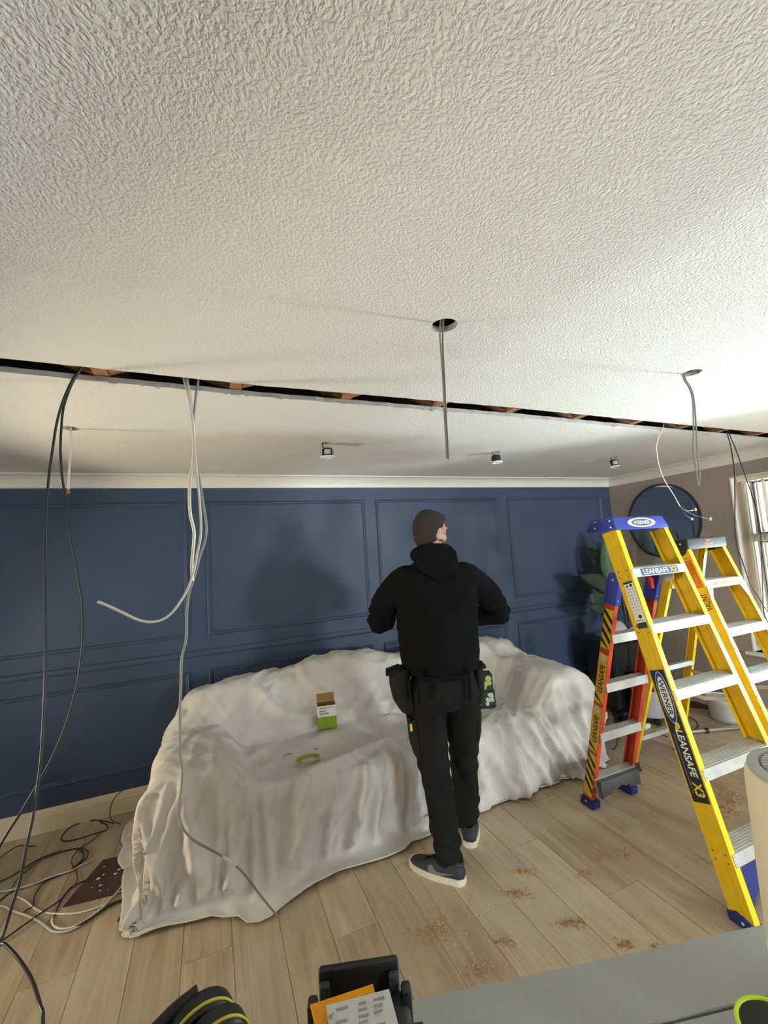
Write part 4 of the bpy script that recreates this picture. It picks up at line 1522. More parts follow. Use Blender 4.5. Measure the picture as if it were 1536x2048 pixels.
17,1,2,-3,0,0,0,-1,1,0,0,0,1,0,-1,0,-2,-1,-1,1,0,0,0,-1,0,0,-3,0,-1,1,2,0,0,0,0,0,0,-1,0,0,-1,1,0,0,0,0,0,0,0,-2,-16,11,4,1,-4,-22,-1,31,5,-30,-3,7,-7,10,13,8,11,-3,-2,
-7,-4,27,16,-5,-19,-4,5,-3,6,-4,14,-9,2,1,-6,-1,0,1,0,0,0,0,-1,0,0,-1,-1,-1,1,-1,1,-2,1,-1,1,-2,0,-1,0,0,0,0,0,0,0,0,0,-1,0,0,0,-1,2,0,0,0,0,1,-6,0,-1,-10,8,11,-9,8,-22,
-5,35,-11,-1,4,4,3,-24,28,-28,-2,1,-4,30,1,0,-22,-4,-1,4,2,10,6,-24,18,-2,-1,2,-12,4,-1,0,0,0,0,1,-1,-1,0,-3,1,-1,0,1,-1,-1,1,-1,1,0,2,0,-4,-1,0,0,0,0,-1,-1,1,0,0,1,1,-2,
0,0,1,0,1,2,-16,23,-27,-10,2,15,1,7,0,4,5,-1,-4,-9,3,-24,54,4,7,-4,2,11,5,-5,-15,-1,3,6,-4,21,-20,10,-3,-1,0,-9,7,-4,0,-1,0,0,0,0,1,0,-8,1,1,1,0,-2,-1,0,1,0,1,1,-3,-2,3,
1,-2,0,0,0,1,-1,0,0,-1,0,-1,0,1,0,-2,0,-3,-8,4,-5,5,-7,1,4,3,10,-7,8,24,-2,-7,2,8,-41,46,-13,5,1,6,3,-2,-3,-8,-2,10,-2,8,-3,-2,5,-8,3,-6,4,1,-2,-2,0,0,0,0,0,-1,-4,5,-1,
-1,-2,-1,-2,0,-1,-1,-2,1,-3,2,3,-1,-1,1,0,0,-1,0,2,1,0,-1,-1,0,-1,-1,0,0,-1,-1,12,-6,-18,11,0,-2,-2,6,6,-6,-2,42,-3,-2,1,1,-60,55,2,8,-1,1,-2,0,0,-4,6,-1,1,6,-3,2,-3,2,
-5,-1,4,0,-1,-2,-1,0,0,0,0,0,1,0,-1,-1,-1,-3,0,-2,-1,-1,1,-2,2,-4,-1,2,1,0,0,0,1,0,1,0,-1,0,-1,0,0,0,-1,-1,-2,-1,1,11,-8,-2,7,0,-10,1,-1,6,-10,41,-1,-1,-3,4,-54,44,3,1,
-1,1,0,-1,2,0,0,1,0,2,3,3,-4,2,-2,3,2,-1,0,-3,-1,-2,0,-1,0,-1,1,-2,3,1,-4,-1,-2,0,-1,-2,-1,2,1,1,-2,0,-1,1,-1,0,0,0,-1,0,2,-1,1,0,0,0,-1,-3,0,0,-1,3,19,-18,3,-3,2,-1,-3,
3,-14,37,2,-5,1,8,-48,30,-6,2,-1,-1,1,0,-1,0,1,0,2,-1,3,-1,3,-2,3,4,-1,0,-1,-3,-1,0,-1,0,0,-1,-1,3,-1,0,-3,-3,1,0,0,-3,-1,-1,3,2,-2,-1,0,0,0,0,0,-1,1,0,-1,1,0,0,0,0,-1,
-3,-1,0,0,4,1,4,-1,1,-2,-1,-1,0,-18,28,5,9,9,-25,-30,30,-2,2,-1,0,-1,-1,1,1,1,0,0,0,2,0,0,4,4,-1,-2,1,1,-3,-2,-1,1,0,-1,1,1,-1,0,0,-6,0,0,0,-2,-2,0,0,0,2,2,-3,0,-1,1,0,0,
1,-1,0,0,1,-1,0,0,0,-1,-3,0,-1,0,0,1,12,-13,10,-2,-2,-1,1,-22,17,6,1,2,-15,-6,24,-2,2,0,-1,-2,1,1,0,0,0,1,1,0,0,3,4,1,1,-4,1,1,-3,0,-1,0,0,0,-1,-1,3,0,-2,-5,-1,0,0,0,-4,
2,-1,-1,0,3,1,-1,0,0,-1,0,0,0,0,0,0,1,-1,1,-1,-2,-1,-2,1,0,-1,6,4,-6,0,4,-3,0,1,-24,6,5,3,-3,-16,16,20,-2,2,-1,-2,0,1,0,0,1,1,0,1,-3,4,5,1,0,0,1,0,-2,-1,-2,0,0,0,-1,2,0,
0,-1,-1,-6,0,0,-1,1,0,-5,2,0,0,0,3,-2,0,0,1,-1,0,0,1,-1,0,0,1,-2,1,-3,0,-2,1,1,-1,2,-3,13,-10,4,-2,0,1,-24,-5,0,2,-4,-2,23,16,-2,2,0,-1,-2,1,0,1,1,0,1,-2,-4,7,6,0,0,-5,6,
-1,-3,-2,1,1,-1,0,1,0,0,0,1,-4,-5,0,0,-1,2,-1,-2,-2,0,1,0,0,3,-2,0,0,0,1,-1,-1,0,1,0,-1,2,-1,-3,4,-5,0,0,0,0,4,3,-1,0,1,-3,1,-26,-10,4,-4,-1,2,33,9,-2,2,0,0,-1,0,-1,1,0,
1,-1,-3,-3,8,5,2,-1,1,0,1,-8,3,0,1,-1,1,1,-2,1,-1,0,-2,-3,-2,0,0,-1,-1,0,-1,0,0,0,0,0,2,-1,0,0,-1,1,0,1,-1,0,0,0,-1,-2,1,0,-2,0,1,0,3,-4,5,4,-2,-3,1,-25,-13,-2,1,2,5,36,
3,-3,2,-2,-1,1,0,1,0,1,-2,-1,-4,-1,6,9,1,-1,2,0,0,-7,2,1,-1,1,0,-1,1,0,0,0,-4,-2,-2,1,1,-3,-2,0,-1,1,-1,1,0,0,0,1,-1,1,0,0,0,0,0,0,1,-1,1,-4,2,-2,-2,0,0,2,0,1,-4,-2,4,3,
2,-18,-17,-2,6,2,5,33,-2,-4,2,0,-2,0,0,0,2,-1,-3,-3,-2,1,8,6,1,1,1,-1,2,-6,1,-1,1,0,0,0,-2,1,1,0,-9,3,-2,1,0,-1,0,-1,-2,-1,1,-1,1,0,0,0,1,0,0,0,0,0,0,0,0,0,0,0,-4,4,-4,0,
1,-1,2,2,-1,-1,-2,2,2,-19,-9,3,0,3,9,27,-6,-3,2,0,-1,1,-1,-2,3,-3,-1,-2,0,0,6,8,1,-1,0,1,0,-7,2,1,0,0,-1,0,1,0,0,0,-8,2,-2,1,-1,0,2,-4,-1,0,-1,1,-1,1,0,0,0,0,0,0,1,0,-1,
1,0,0,-2,4,-1,-5,0,-1,0,2,3,-1,2,-1,-1,-2,1,-3,-11,-2,1,0,24,11,-9,-6,2,2,-2,-1,-1,-1,4,-2,-2,0,0,-3,7,7,0,1,0,-1,1,-6,2,-1,0,1,0,-1,2,-3,1,1,-10,2,-1,0,3,-3,5,-5,-3,0,1,
-1,1,0,1,0,0,0,0,0,-1,0,1,-1,1,1,2,-1,-4,-3,-1,2,1,2,-1,6,-8,-4,0,2,2,1,1,1,-1,1,4,14,-8,-9,2,6,-6,0,-1,-1,8,0,-1,0,-4,-11,21,3,-6,1,0,0,1,-6,0,1,0,0,0,1,-1,0,-1,1,-6,-1,
0,-1,0,1,-2,-2,1,-2,0,1,-1,0,0,1,1,0,0,0,0,0,0,1,-1,1,-1,1,-7,3,-3,2,2,-1,2,-1,6,2,-1,-1,-1,0,1,1,3,3,-17,-10,24,-9,]
SHEET_Y = [
2475,-4,-6,-1,-1,0,-1,-1,-1,-1,-2,-7,-4,-5,-14,-10,-14,-23,-27,-60,-23,8,44,23,24,15,8,8,12,-3,-3,-1,-3,-1,3,16,11,18,21,27,6,2,3,1,2,3,3,2,0,2,7,12,-6,-4,-3,-14,6,20,-5,
-8,-5,-3,-1,5,29,-1,-8,-17,2,4,0,1,3,12,-1,8,17,-1,-12,11,25,-6,0,-1,-1,0,0,0,0,1,0,3,0,1,7,6,4,4,-3,23,5,-2,-20,1,-4,-4,1,-4,-4,6,1,0,1,1,0,-13,1,-4,-4,-6,5,1,-2,1,-1,0,
-2,-1,3,1,0,-3,5,2,-16,10,-2,-9,12,5,1,0,-7,-10,4,-22,20,24,0,-2,3,2,-1,-10,3,-7,-4,-22,22,-16,21,-20,16,6,2,-1,-1,0,0,-2,2,0,6,2,5,-1,2,2,3,12,1,-3,-11,-2,-1,1,-5,3,-6,
-2,3,1,2,-1,-4,2,-9,-6,4,-13,-8,-1,0,-1,0,-2,-1,1,1,0,-2,-3,10,-3,21,-13,-5,3,-8,5,8,5,8,-14,-23,17,13,18,8,6,1,1,3,2,-5,-8,-43,3,-6,15,3,1,14,8,2,0,1,1,3,2,1,-11,13,-1,
-6,-5,5,8,7,2,-9,6,-1,-9,0,3,3,-4,2,0,0,0,0,0,1,-2,-1,-16,-23,-9,-1,-2,-1,-1,-1,-2,0,-2,-5,-2,-2,2,-1,33,-18,8,-15,-14,9,-11,-3,1,9,34,-13,24,-8,-8,-6,-16,-7,-1,-2,2,9,
11,41,-10,-24,17,2,-5,11,-22,-21,-1,2,1,-1,3,4,30,-6,9,-5,6,10,7,-10,15,13,-12,10,-6,-9,-6,3,2,-2,-1,2,2,-1,2,1,-2,1,7,0,-1,-5,-2,-2,-2,-2,0,-2,-1,0,-4,-12,-9,7,-10,19,
-12,8,11,-6,3,-2,-15,14,-26,18,5,-5,-1,7,20,10,0,-1,-4,3,5,5,-11,-38,11,0,2,-1,-12,12,6,-1,-3,-3,-7,-10,-15,11,19,3,-4,8,-4,10,2,17,0,-2,-8,-2,-2,-8,-2,2,3,-1,-2,-1,-3,
-2,0,-2,3,3,0,1,-1,2,0,2,1,0,-1,-2,2,7,-7,-17,1,9,-5,19,-7,-7,2,-10,-1,3,0,15,-1,0,3,1,0,5,8,4,-3,0,1,12,-13,-29,5,1,6,0,-2,8,3,5,4,-1,0,-2,-23,-7,1,7,1,-7,11,11,2,3,9,
-14,-1,-4,-4,3,1,2,1,-3,-4,2,0,-3,-7,2,-2,0,2,1,1,0,1,-1,1,2,2,4,-2,-3,7,-7,-13,4,6,3,-7,4,-3,2,-1,-11,14,5,4,-2,3,0,1,0,1,-2,6,-1,0,0,9,-29,3,-7,26,3,3,-4,-13,-9,3,13,6,
5,-2,-32,-2,13,-3,3,-2,10,-4,4,3,-13,5,2,4,-2,-2,-11,-6,7,5,-3,2,1,5,-8,2,-1,0,2,0,-3,2,2,-2,4,1,0,2,5,-7,7,-16,0,11,-13,4,0,-5,9,-2,7,1,-7,1,14,0,-1,-2,-1,-3,4,5,4,-5,
-6,9,-19,-1,9,0,-9,2,5,5,3,-10,-16,6,10,22,-16,-19,10,1,-5,3,-3,-2,10,-9,10,-2,-4,-3,-8,-2,4,-2,-7,4,10,-1,2,1,5,-3,-3,-5,-2,9,8,-3,-1,1,-7,-1,-3,7,-4,11,2,2,-15,8,-7,-4,
-8,19,-6,4,-3,14,-4,6,-4,-2,-4,-2,1,-1,2,-7,-8,7,4,23,-22,0,9,5,-15,14,1,2,1,3,1,-20,-10,20,15,-22,-4,5,-1,-5,6,5,-7,2,-1,-1,-2,-5,1,-1,7,5,1,-7,-9,5,-2,3,0,1,4,8,0,-12,
-12,3,-1,1,5,-5,4,-8,12,2,-4,10,-5,-2,2,-2,5,-14,14,0,-1,-4,18,-22,-7,-4,-4,5,14,10,-10,1,0,-8,0,35,-18,10,27,-1,-4,1,3,-1,-1,1,3,8,-13,-27,24,2,-20,3,-4,-6,5,19,-13,-1,
-4,1,2,1,4,1,-6,-3,0,2,2,-4,3,-3,-1,-1,1,-4,2,4,8,-2,1,-1,-3,5,-4,1,-11,-5,10,0,4,1,-1,-7,4,6,-11,14,-6,15,-39,8,12,-2,5,-1,14,-22,25,0,-5,-4,-20,27,-6,0,31,0,-7,4,-5,7,
-1,0,1,2,10,-8,-22,11,-3,-1,-9,-5,9,4,-13,-3,1,-2,-6,1,0,1,-2,5,0,1,0,0,0,0,1,5,-6,1,-1,1,-1,1,-2,2,1,0,2,0,3,-1,-8,1,2,14,2,-8,2,6,4,4,-3,-22,20,9,-9,-9,2,1,-6,-1,38,-5,
-5,-8,-12,-2,7,-23,30,2,-2,0,-5,-3,7,2,0,0,3,2,-2,-5,-1,1,4,5,-15,-4,4,-4,-5,1,4,-4,-1,-7,3,1,1,-1,-2,1,0,0,0,5,-5,-2,2,0,0,1,2,-7,4,2,1,2,-1,-2,6,1,3,-6,13,6,5,0,-1,-4,
-4,4,-5,-9,-11,9,2,-1,-6,-6,-14,1,3,11,11,-10,17,-22,33,-4,7,0,1,-8,-8,-1,3,-6,1,1,12,2,3,-1,3,0,-4,-5,7,-3,5,-1,-1,-1,1,3,0,-3,-2,-1,1,-1,-1,0,-3,-9,12,1,-1,2,0,-1,0,4,
0,-1,1,0,3,4,-4,-1,-3,-4,-5,11,-4,-1,3,-2,1,-1,-7,-7,10,2,4,1,-17,13,-10,2,4,0,-4,-28,40,-10,12,-1,20,8,3,1,0,-3,-6,5,-4,7,1,2,1,-3,0,2,-2,-2,-2,6,1,-1,-1,4,-2,2,-2,-2,0,
1,0,0,-1,-1,5,1,-4,1,-1,-1,1,1,1,2,-3,0,-1,1,-1,1,3,-2,0,-1,-5,3,-1,-1,1,1,-2,1,-1,0,-4,-2,0,-2,-3,7,-3,2,-2,-2,0,-46,56,2,45,-3,-26,2,8,15,1,-4,-2,0,2,3,3,1,0,2,-1,-1,1,
-5,0,2,0,1,2,-2,0,1,0,0,0,-1,1,0,1,0,-1,-2,2,0,0,0,0,0,0,1,-1,0,-1,1,0,0,-2,2,0,-1,1,0,0,0,-1,3,0,-3,-1,-5,-8,-7,-12,-7,43,-6,-7,2,2,1,-4,-55,65,-1,42,0,1,-5,-5,-10,4,6,
5,3,2,1,1,0,0,1,-1,0,0,-2,2,-1,0,1,-1,0,1,-1,1,-1,1,0,0,-1,1,1,-2,3,-1,0,-1,-1,0,0,0,0,1,0,1,-3,1,0,0,-3,2,2,-1,1,0,0,1,-1,0,-2,-5,-3,5,2,3,0,-46,42,-34,2,-5,-7,-2,44,6,
-1,52,-4,1,-1,-2,-3,-2,1,1,0,0,2,-1,1,1,-1,0,1,0,-2,0,1,0,-1,0,1,1,0,-2,1,0,0,0,0,0,0,2,-1,-1,0,0,0,1,-1,0,0,-1,0,0,0,0,1,0,2,-3,0,1,-1,1,1,-1,0,-1,-1,1,0,-1,0,-1,1,-5,2,
-20,-9,-4,3,5,29,1,0,54,-3,0,-2,-2,0,-1,-1,0,-1,1,-1,1,0,0,0,0,0,-1,0,0,1,-1,1,0,0,0,-1,1,0,-1,1,-1,1,0,0,0,-1,1,-1,1,0,-1,0,0,0,1,0,-1,1,0,-1,1,-1,2,-2,1,0,1,-1,0,0,0,
-1,0,1,-3,-3,2,3,-2,-10,-4,-1,8,4,0,4,1,0,54,0,-2,-3,-3,0,0,1,-1,0,-2,1,0,0,0,0,0,0,0,-1,0,0,2,-1,0,0,-1,1,0,-1,1,-1,1,0,0,0,0,0,0,0,-1,1,0,0,0,-1,0,0,1,-1,0,0,0,2,-2,1,
-1,1,1,0,-1,0,0,0,-1,-1,1,0,-1,1,-1,-10,9,0,1,-1,2,-7,7,-10,38,8,5,-4,-2,-2,1,0,1,0,0,0,0,0,0,0,0,-1,1,0,0,0,-1,0,1,0,-1,0,0,1,-1,-1,2,0,0,1,-1,0,-1,1,0,0,-1,0,0,1,0,0,
-1,0,-1,0,2,-2,1,0,1,1,-2,1,0,0,0,0,0,-1,0,0,1,-2,1,-4,3,1,0,0,1,-1,-1,0,29,5,11,1,2,1,-2,-2,-1,0,1,0,0,0,0,0,0,0,-1,0,1,0,-2,2,-1,0,1,0,-2,0,-1,3,-1,0,1,-1,-1,1,1,-1,1,
-1,1,1,-1,-1,1,-1,1,1,-1,-2,-2,4,-1,0,1,0,0,-1,1,0,0,0,0,0,-1,-2,-7,4,5,-1,0,2,-1,0,0,0,0,-2,48,-5,-11,12,4,0,-2,-1,0,0,-1,0,1,0,0,0,0,0,-1,0,-1,-1,4,-2,1,-1,1,-1,0,-2,2,
0,-1,0,0,0,0,-1,2,1,-1,0,0,0,1,0,-1,1,0,-1,1,0,-2,1,1,-1,0,1,0,0,0,0,0,0,-1,1,-2,0,0,-10,10,-2,3,0,1,0,-1,0,0,-2,50,0,-1,-1,-3,-5,2,2,3,-4,1,0,0,1,-1,0,0,1,-1,0,1,-1,-3,
3,0,-2,0,-1,1,0,3,-1,-2,-3,-1,1,0,3,0,1,0,-1,1,2,0,-1,1,0,-2,0,0,1,0,-6,-3,8,2,0,0,-1,1,1,-1,-1,0,0,-1,-3,2,1,3,-7,5,0,0,0,0,0,0,0,48,-7,2,-8,-7,8,3,2,-3,5,-2,0,-1,0,1,0,
-1,-1,-1,-2,0,-3,-5,6,-1,1,2,3,-7,-4,3,3,1,-6,1,0,0,3,2,-1,-3,1,2,-1,3,-3,1,3,0,-2,-5,-1,-2,2,-7,7,10,1,0,1,0,-1,1,-1,0,-1,1,1,1,-4,-34,30,4,1,1,0,1,0,-12,14,22,1,-9,4,5,
2,1,0,-1,-1,3,-2,1,-1,0,0,1,-1,-6,-5,2,-2,4,1,9,-3,-6,1,2,-7,4,5,0,-3,-1,-2,3,1,-2,-1,-1,3,5,1,-6,2,1,3,-2,0,-2,-6,5,-4,-3,-5,10,5,1,0,-1,0,0,1,0,-3,0,0,-3,-10,7,-5,12,1,
1,-3,2,0,-5,1,15,0,0,-11,11,-4,1,1,2,-1,-1,3,1,0,0,0,0,0,-4,2,-5,3,13,1,-6,2,-2,0,-1,6,-3,1,-1,1,0,1,4,-2,-2,-6,11,0,-4,2,3,1,-9,-9,4,3,5,1,-11,4,5,-11,0,3,0,0,0,0,0,0,
-2,1,-4,-4,-7,6,9,-2,2,-1,0,-1,2,1,-2,-2,15,0,-5,5,-2,0,-5,0,2,3,1,0,1,-1,-1,0,-1,1,3,0,3,10,-1,-3,-1,4,3,-7,2,2,-6,1,0,1,1,4,1,-4,-5,11,-1,1,0,-2,1,0,4,-3,-7,-8,-1,3,7,
-11,9,-3,-6,1,-1,0,0,1,0,-1,1,-4,-1,-2,3,2,1,-1,-1,1,-1,3,-1,0,0,-1,15,1,-1,0,-3,-1,2,-1,-1,-1,1,4,-1,-6,-2,-2,2,0,8,10,6,2,-7,-2,2,1,2,3,-1,-5,0,-4,2,0,3,4,-4,-2,8,-2,
-2,0,-1,0,0,0,1,4,3,3,-4,-7,-7,5,-9,5,-6,1,0,-1,1,0,0,0,-1,-2,0,1,-1,0,1,0,-3,1,2,0,-2,3,-1,1,15,0,0,0,-6,-2,0,-2,-1,2,5,4,7,0,-5,0,1,1,3,5,1,-1,1,-3,-2,1,0,-4,8,0,-6,0,
-1,1,6,0,-6,2,3,-4,3,0,-1,1,0,1,-1,-1,2,2,3,5,1,-9,-5,-4,-4,-3,-2,1,-1,1,0,2,0,0,-1,-1,0,-1,3,0,-2,2,0,-2,-3,6,-1,1,15,0,1,-15,0,1,2,4,3,-6,-1,14,16,0,2,-4,0,-2,-1,-2,0,
-2,0,0,-3,-3,5,6,-12,9,-2,-3,1,5,-1,-6,-4,7,-6,5,-2,3,3,-3,-3,-2,1,2,-1,2,2,1,3,6,2,-9,-11,-11,0,-1,0,-2,0,8,3,1,-1,-1,0,-5,7,-15,16,2,-6,2,-8,4,3,2,11,5,-9,-3,5,6,1,-4,
-14,6,9,7,14,4,-7,5,-5,2,-3,-4,1,-2,-3,-2,3,0,-7,-2,11,-2,2,-4,0,4,-5,-5,10,-7,2,1,4,-3,-6,-5,2,2,0,-1,2,-1,-4,3,5,7,4,3,-6,-3,0,0,-2,1,2,3,-8,-7,-2,3,-4,2,-8,-2,27,0,1,
-4,-11,-11,8,-7,-2,10,-11,19,0,0,-10,-13,5,9,9,4,11,3,-1,-4,6,-5,2,-3,-7,-3,0,0,-3,1,-3,4,0,3,1,-1,0,1,-4,4,-4,-1,1,4,-4,-4,1,2,-4,-5,-4,-2,2,4,8,-5,1,-3,11,9,5,1,-1,0,1,
-5,12,-3,-16,-11,-2,-8,11,2,-4,0,27,1,-2,2,-9,-24,6,-15,2,-14,31,2,0,-18,-11,7,16,4,2,7,5,0,0,-2,-1,5,-4,-3,0,-3,-3,-2,3,-1,5,-6,-10,2,3,2,1,-1,-1,-2,2,-1,6,-4,-2,-2,-8,
1,3,6,7,5,-1,-3,0,3,1,4,-6,3,3,2,0,-1,-2,11,-11,-6,5,-8,-9,0,-12,3,9,6,18,-4,5,-3,-2,-17,5,-5,18,-1,5,3,-18,-7,10,7,3,8,1,4,1,5,3,-1,-2,0,2,0,-2,2,1,0,-3,-1,-3,0,5,-7,-4,
-1,0,0,1,0,0,0,-4,1,-4,3,9,5,2,1,-2,2,1,-1,-6,2,0,1,1,-2,1,1,1,0,3,-5,-1,4,-7,-5,-1,-2,-5,-9,11,0,-13,5,9,8,0,-2,0,-2,18,15,-2,-9,-10,12,-9,8,7,2,-1,3,6,0,10,2,-3,-1,1,
-1,-1,-2,-2,-1,-1,-6,-7,2,2,4,3,0,-2,0,1,2,-1,1,-1,-2,4,2,0,-1,0,-3,0,-2,0,3,4,1,1,1,0,-1,0,0,0,1,0,0,-4,-3,-5,-3,-3,-5,4,-2,-18,20,1,-4,-13,8,9,5,0,-2,40,-1,0,-24,16,
-24,16,8,5,0,1,1,-3,12,5,5,-3,-3,1,2,-3,-1,-2,-2,-3,3,6,-2,-3,-2,-2,0,-1,0,5,1,1,-1,-3,-2,0,-1,0,-1,0,2,1,1,0,1,1,2,0,0,2,1,-2,-1,0,2,-1,-2,4,-19,2,1,-1,-6,-13,-4,-19,45,
-26,5,5,-10,7,17,1,0,45,-2,-9,-14,-22,23,10,9,1,0,0,-1,-5,2,6,0,-3,3,5,0,-1,0,-2,-2,1,-1,-1,1,1,1,1,0,1,-1,-2,4,-1,1,-2,-1,-1,0,0,0,0,0,1,-1,0,1,3,-1,0,0,0,0,2,0,-3,0,0,
-2,-1,-3,-8,8,-1,-4,2,-8,2,8,-16,-11,-3,-1,6,6,20,-24,45,-6,-21,9,3,-2,12,0,0,0,0,-1,-13,9,-9,3,2,-3,16,3,2,-4,0,0,-3,0,0,-1,1,3,3,-1,-1,2,-2,-3,4,1,-2,-1,0,-2,2,0,0,0,0,
1,0,-1,1,2,-2,0,-1,1,2,3,4,-1,-7,-8,-9,7,-9,-1,6,5,-1,1,3,-37,30,5,-1,-1,3,-25,17,-13,42,-14,-4,7,1,-1,5,0,-1,0,1,-16,10,-6,-8,-8,10,15,-11,3,-1,6,4,4,3,1,-1,-5,8,4,2,-1,
2,-1,3,-4,-3,1,1,-4,-8,0,8,0,-2,1,4,-4,-3,-1,1,-3,-2,-1,-1,1,-3,-1,-1,-3,0,-12,18,-1,1,-2,1,2,0,3,2,-6,-20,-4,9,12,4,-65,51,-7,34,-9,4,1,-2,2,1,1,-2,0,-4,-3,-1,-6,-21,8,
12,-20,0,4,7,2,3,5,6,5,-1,15,-18,4,4,3,0,-2,-3,1,0,-1,-10,0,14,3,-14,5,7,2,-12,-2,3,0,-4,-9,-3,-2,-2,0,-4,-2,-3,2,1,22,-19,18,7,3,-1,-1,3,0,2,-9,-18,3,-9,-9,-1,-11,26,4,
20,-3,1,-3,-3,7,1,0,-1,0,-4,2,-7,-21,6,20,-25,17,1,-8,6,-5,-1,1,6,6,2,-21,4,4,-2,12,-7,9,-11,2,-7,1,9,1,-14,9,14,-4,-4,-2,2,2,0,2,-16,-4,2,4,7,-12,4,4,-6,2,0,1,-18,15,22,
2,-3,-1,0,-1,-17,12,-11,-2,-1,0,11,-18,8,13,3,-3,2,0,0,4,1,-1,0,-1,0,3,-17,-8,27,-13,-2,-3,17,-10,9,-6,-2,-4,-3,-9,-1,5,32,-21,0,9,-6,0,-4,2,-1,-7,5,18,-4,-20,-8,5,1,-1,
5,2,-3,-16,6,13,9,-3,-9,6,4,1,-3,-3,8,-17,17,-32,27,5,-1,2,0,-2,-1,-10,19,-3,5,4,-28,6,3,3,3,-2,-1,2,-2,3,0,0,0,0,0,-3,-15,11,16,-23,12,8,-6,-2,6,-4,-4,0,-7,3,-4,25,-18,
3,0,2,-2,-3,4,-8,11,-8,2,-9,26,-9,-11,-10,0,1,0,-4,-5,11,12,6,-2,-6,1,2,-2,4,-3,-5,7,-5,8,-22,3,18,-3,2,-1,-3,2,-18,17,9,-2,-11,-23,23,3,2,3,0,-1,-2,0,3,0,0,0,-1,0,-6,-4,
20,-23,9,8,6,-17,7,4,-4,-2,0,3,-11,14,5,-21,13,-2,5,-6,-2,4,-5,5,1,-6,0,-7,30,-9,-8,-9,-3,-5,4,11,6,2,-1,-8,0,-1,3,-3,6,0,-8,4,2,-6,1,-15,21,-3,2,-1,-1,1,-17,-8,-5,-7,3,
5,28,-1,2,2,1,-1,-3,1,3,0,0,-1,0,1,-5,10,-12,-3,12,-8,12,-14,9,2,-3,-1,-5,7,8,6,-25,3,8,-3,3,-3,2,-3,-2,2,6,-8,-1,-2,-6,29,0,-2,-4,1,3,-5,-1,-3,-1,-12,6,1,-3,5,2,0,-7,0,
6,-4,6,-26,7,17,-2,-2,-1,3,-14,-17,-3,8,-6,9,24,-2,1,3,0,-4,0,1,2,1,0,0,-1,2,1,-7,-7,10,-1,5,-2,-8,7,4,-3,-2,1,1,8,-4,-12,7,0,0,2,-3,2,-6,2,8,-10,6,-6,0,0,-13,27,-4,0,5,
-6,2,-3,2,-12,4,2,0,2,-3,5,-2,-4,-6,13,-6,5,-15,-13,17,6,-1,0,3,-11,-13,5,-10,1,14,16,-2,0,3,0,-1,-3,1,3,0,-1,0,-1,-4,-5,-3,7,8,-6,17,-20,-1,10,-2,2,-5,8,-2,-3,-8,0,10,
-5,3,0,-1,2,-6,1,10,-3,-4,-3,-2,0,3,-15,26,-2,-3,-2,-1,1,-5,-5,9,-2,-1,1,1,5,5,-9,-6,5,0,1,3,-29,5,11,4,3,3,-7,-9,-8,2,4,9,12,-3,0,3,1,-1,-1,-2,3,0,0,-1,-4,-10,2,1,14,
-10,12,-1,-11,0,11,-4,-1,1,1,-6,4,-8,4,8,-8,7,1,-3,2,-2,-4,8,0,-5,2,-5,-4,6,-2,-13,17,-1,-2,4,-3,-9,7,3,-3,5,-5,4,2,5,-1,-12,3,6,-2,3,-14,-18,2,14,10,2,5,-16,3,-4,6,-1,
12,-5,2,4,-4,0,0,1,1,1,-1,-3,-8,-1,-1,15,-5,4,6,-10,-5,3,11,-7,0,0,-2,4,-7,-1,5,5,-10,9,0,-2,0,3,-7,3,-1,1,1,-1,-3,-5,9,-5,-9,4,10,-5,-6,3,4,3,-2,1,0,2,1,7,-4,-8,0,4,1,1,
1,-7,-7,-2,9,4,8,-2,-12,6,-3,-9,19,-8,2,3,0,-4,2,0,1,1,-2,-6,-4,0,6,1,1,6,-2,-3,-5,5,5,-4,1,1,-4,-1,-4,-3,16,-5,-6,11,-3,-1,-1,1,-4,-2,9,-3,-6,3,-1,-4,-3,11,-2,-2,-7,-3,
4,5,5,-5,4,-4,3,1,3,-3,7,-7,-6,9,-1,1,1,0,0,-2,-3,1,-5,3,1,-7,-11,19,7,-7,2,3,0,0,-1,-1,2,-2,-5,-4,-1,0,2,8,2,0,2,-13,6,2,6,-5,-1,2,-1,-5,-2,2,10,-8,-1,11,-5,-1,-2,2,-1,
-5,13,-7,-1,-3,2,0,-7,-3,4,1,-6,1,5,7,-3,-2,2,1,2,0,-3,14,-6,-3,-6,-3,7,3,2,2,-1,-1,-1,-2,1,-5,-1,0,0,3,8,-7,-1,2,5,-4,-1,0,-1,-5,-5,-3,0,0,5,6,5,2,-3,-1,-8,9,3,-5,0,1,
-2,-4,-3,10,-1,-9,7,7,-6,1,-3,7,-6,-4,12,-7,4,-3,-3,0,2,-6,-6,3,14,-2,1,-4,-6,4,0,2,-1,1,0,9,-4,-3,-8,3,4,-1,5,1,-1,0,0,1,0,2,1,-1,1,-12,16,-8,-8,1,12,-10,0,-2,0,-12,-7,
0,0,-4,0,20,8,1,-7,-1,2,4,1,-6,4,-2,-2,-1,3,3,-4,-3,7,1,-5,-3,1,1,0,0,6,0,-7,0,-1,1,3,0,3,-5,-5,6,-1,-4,7,-4,2,2,-3,6,-6,8,-1,-6,2,-8,5,2,10,6,-3,-1,0,-1,0,0,1,2,0,-5,
-12,9,-8,]
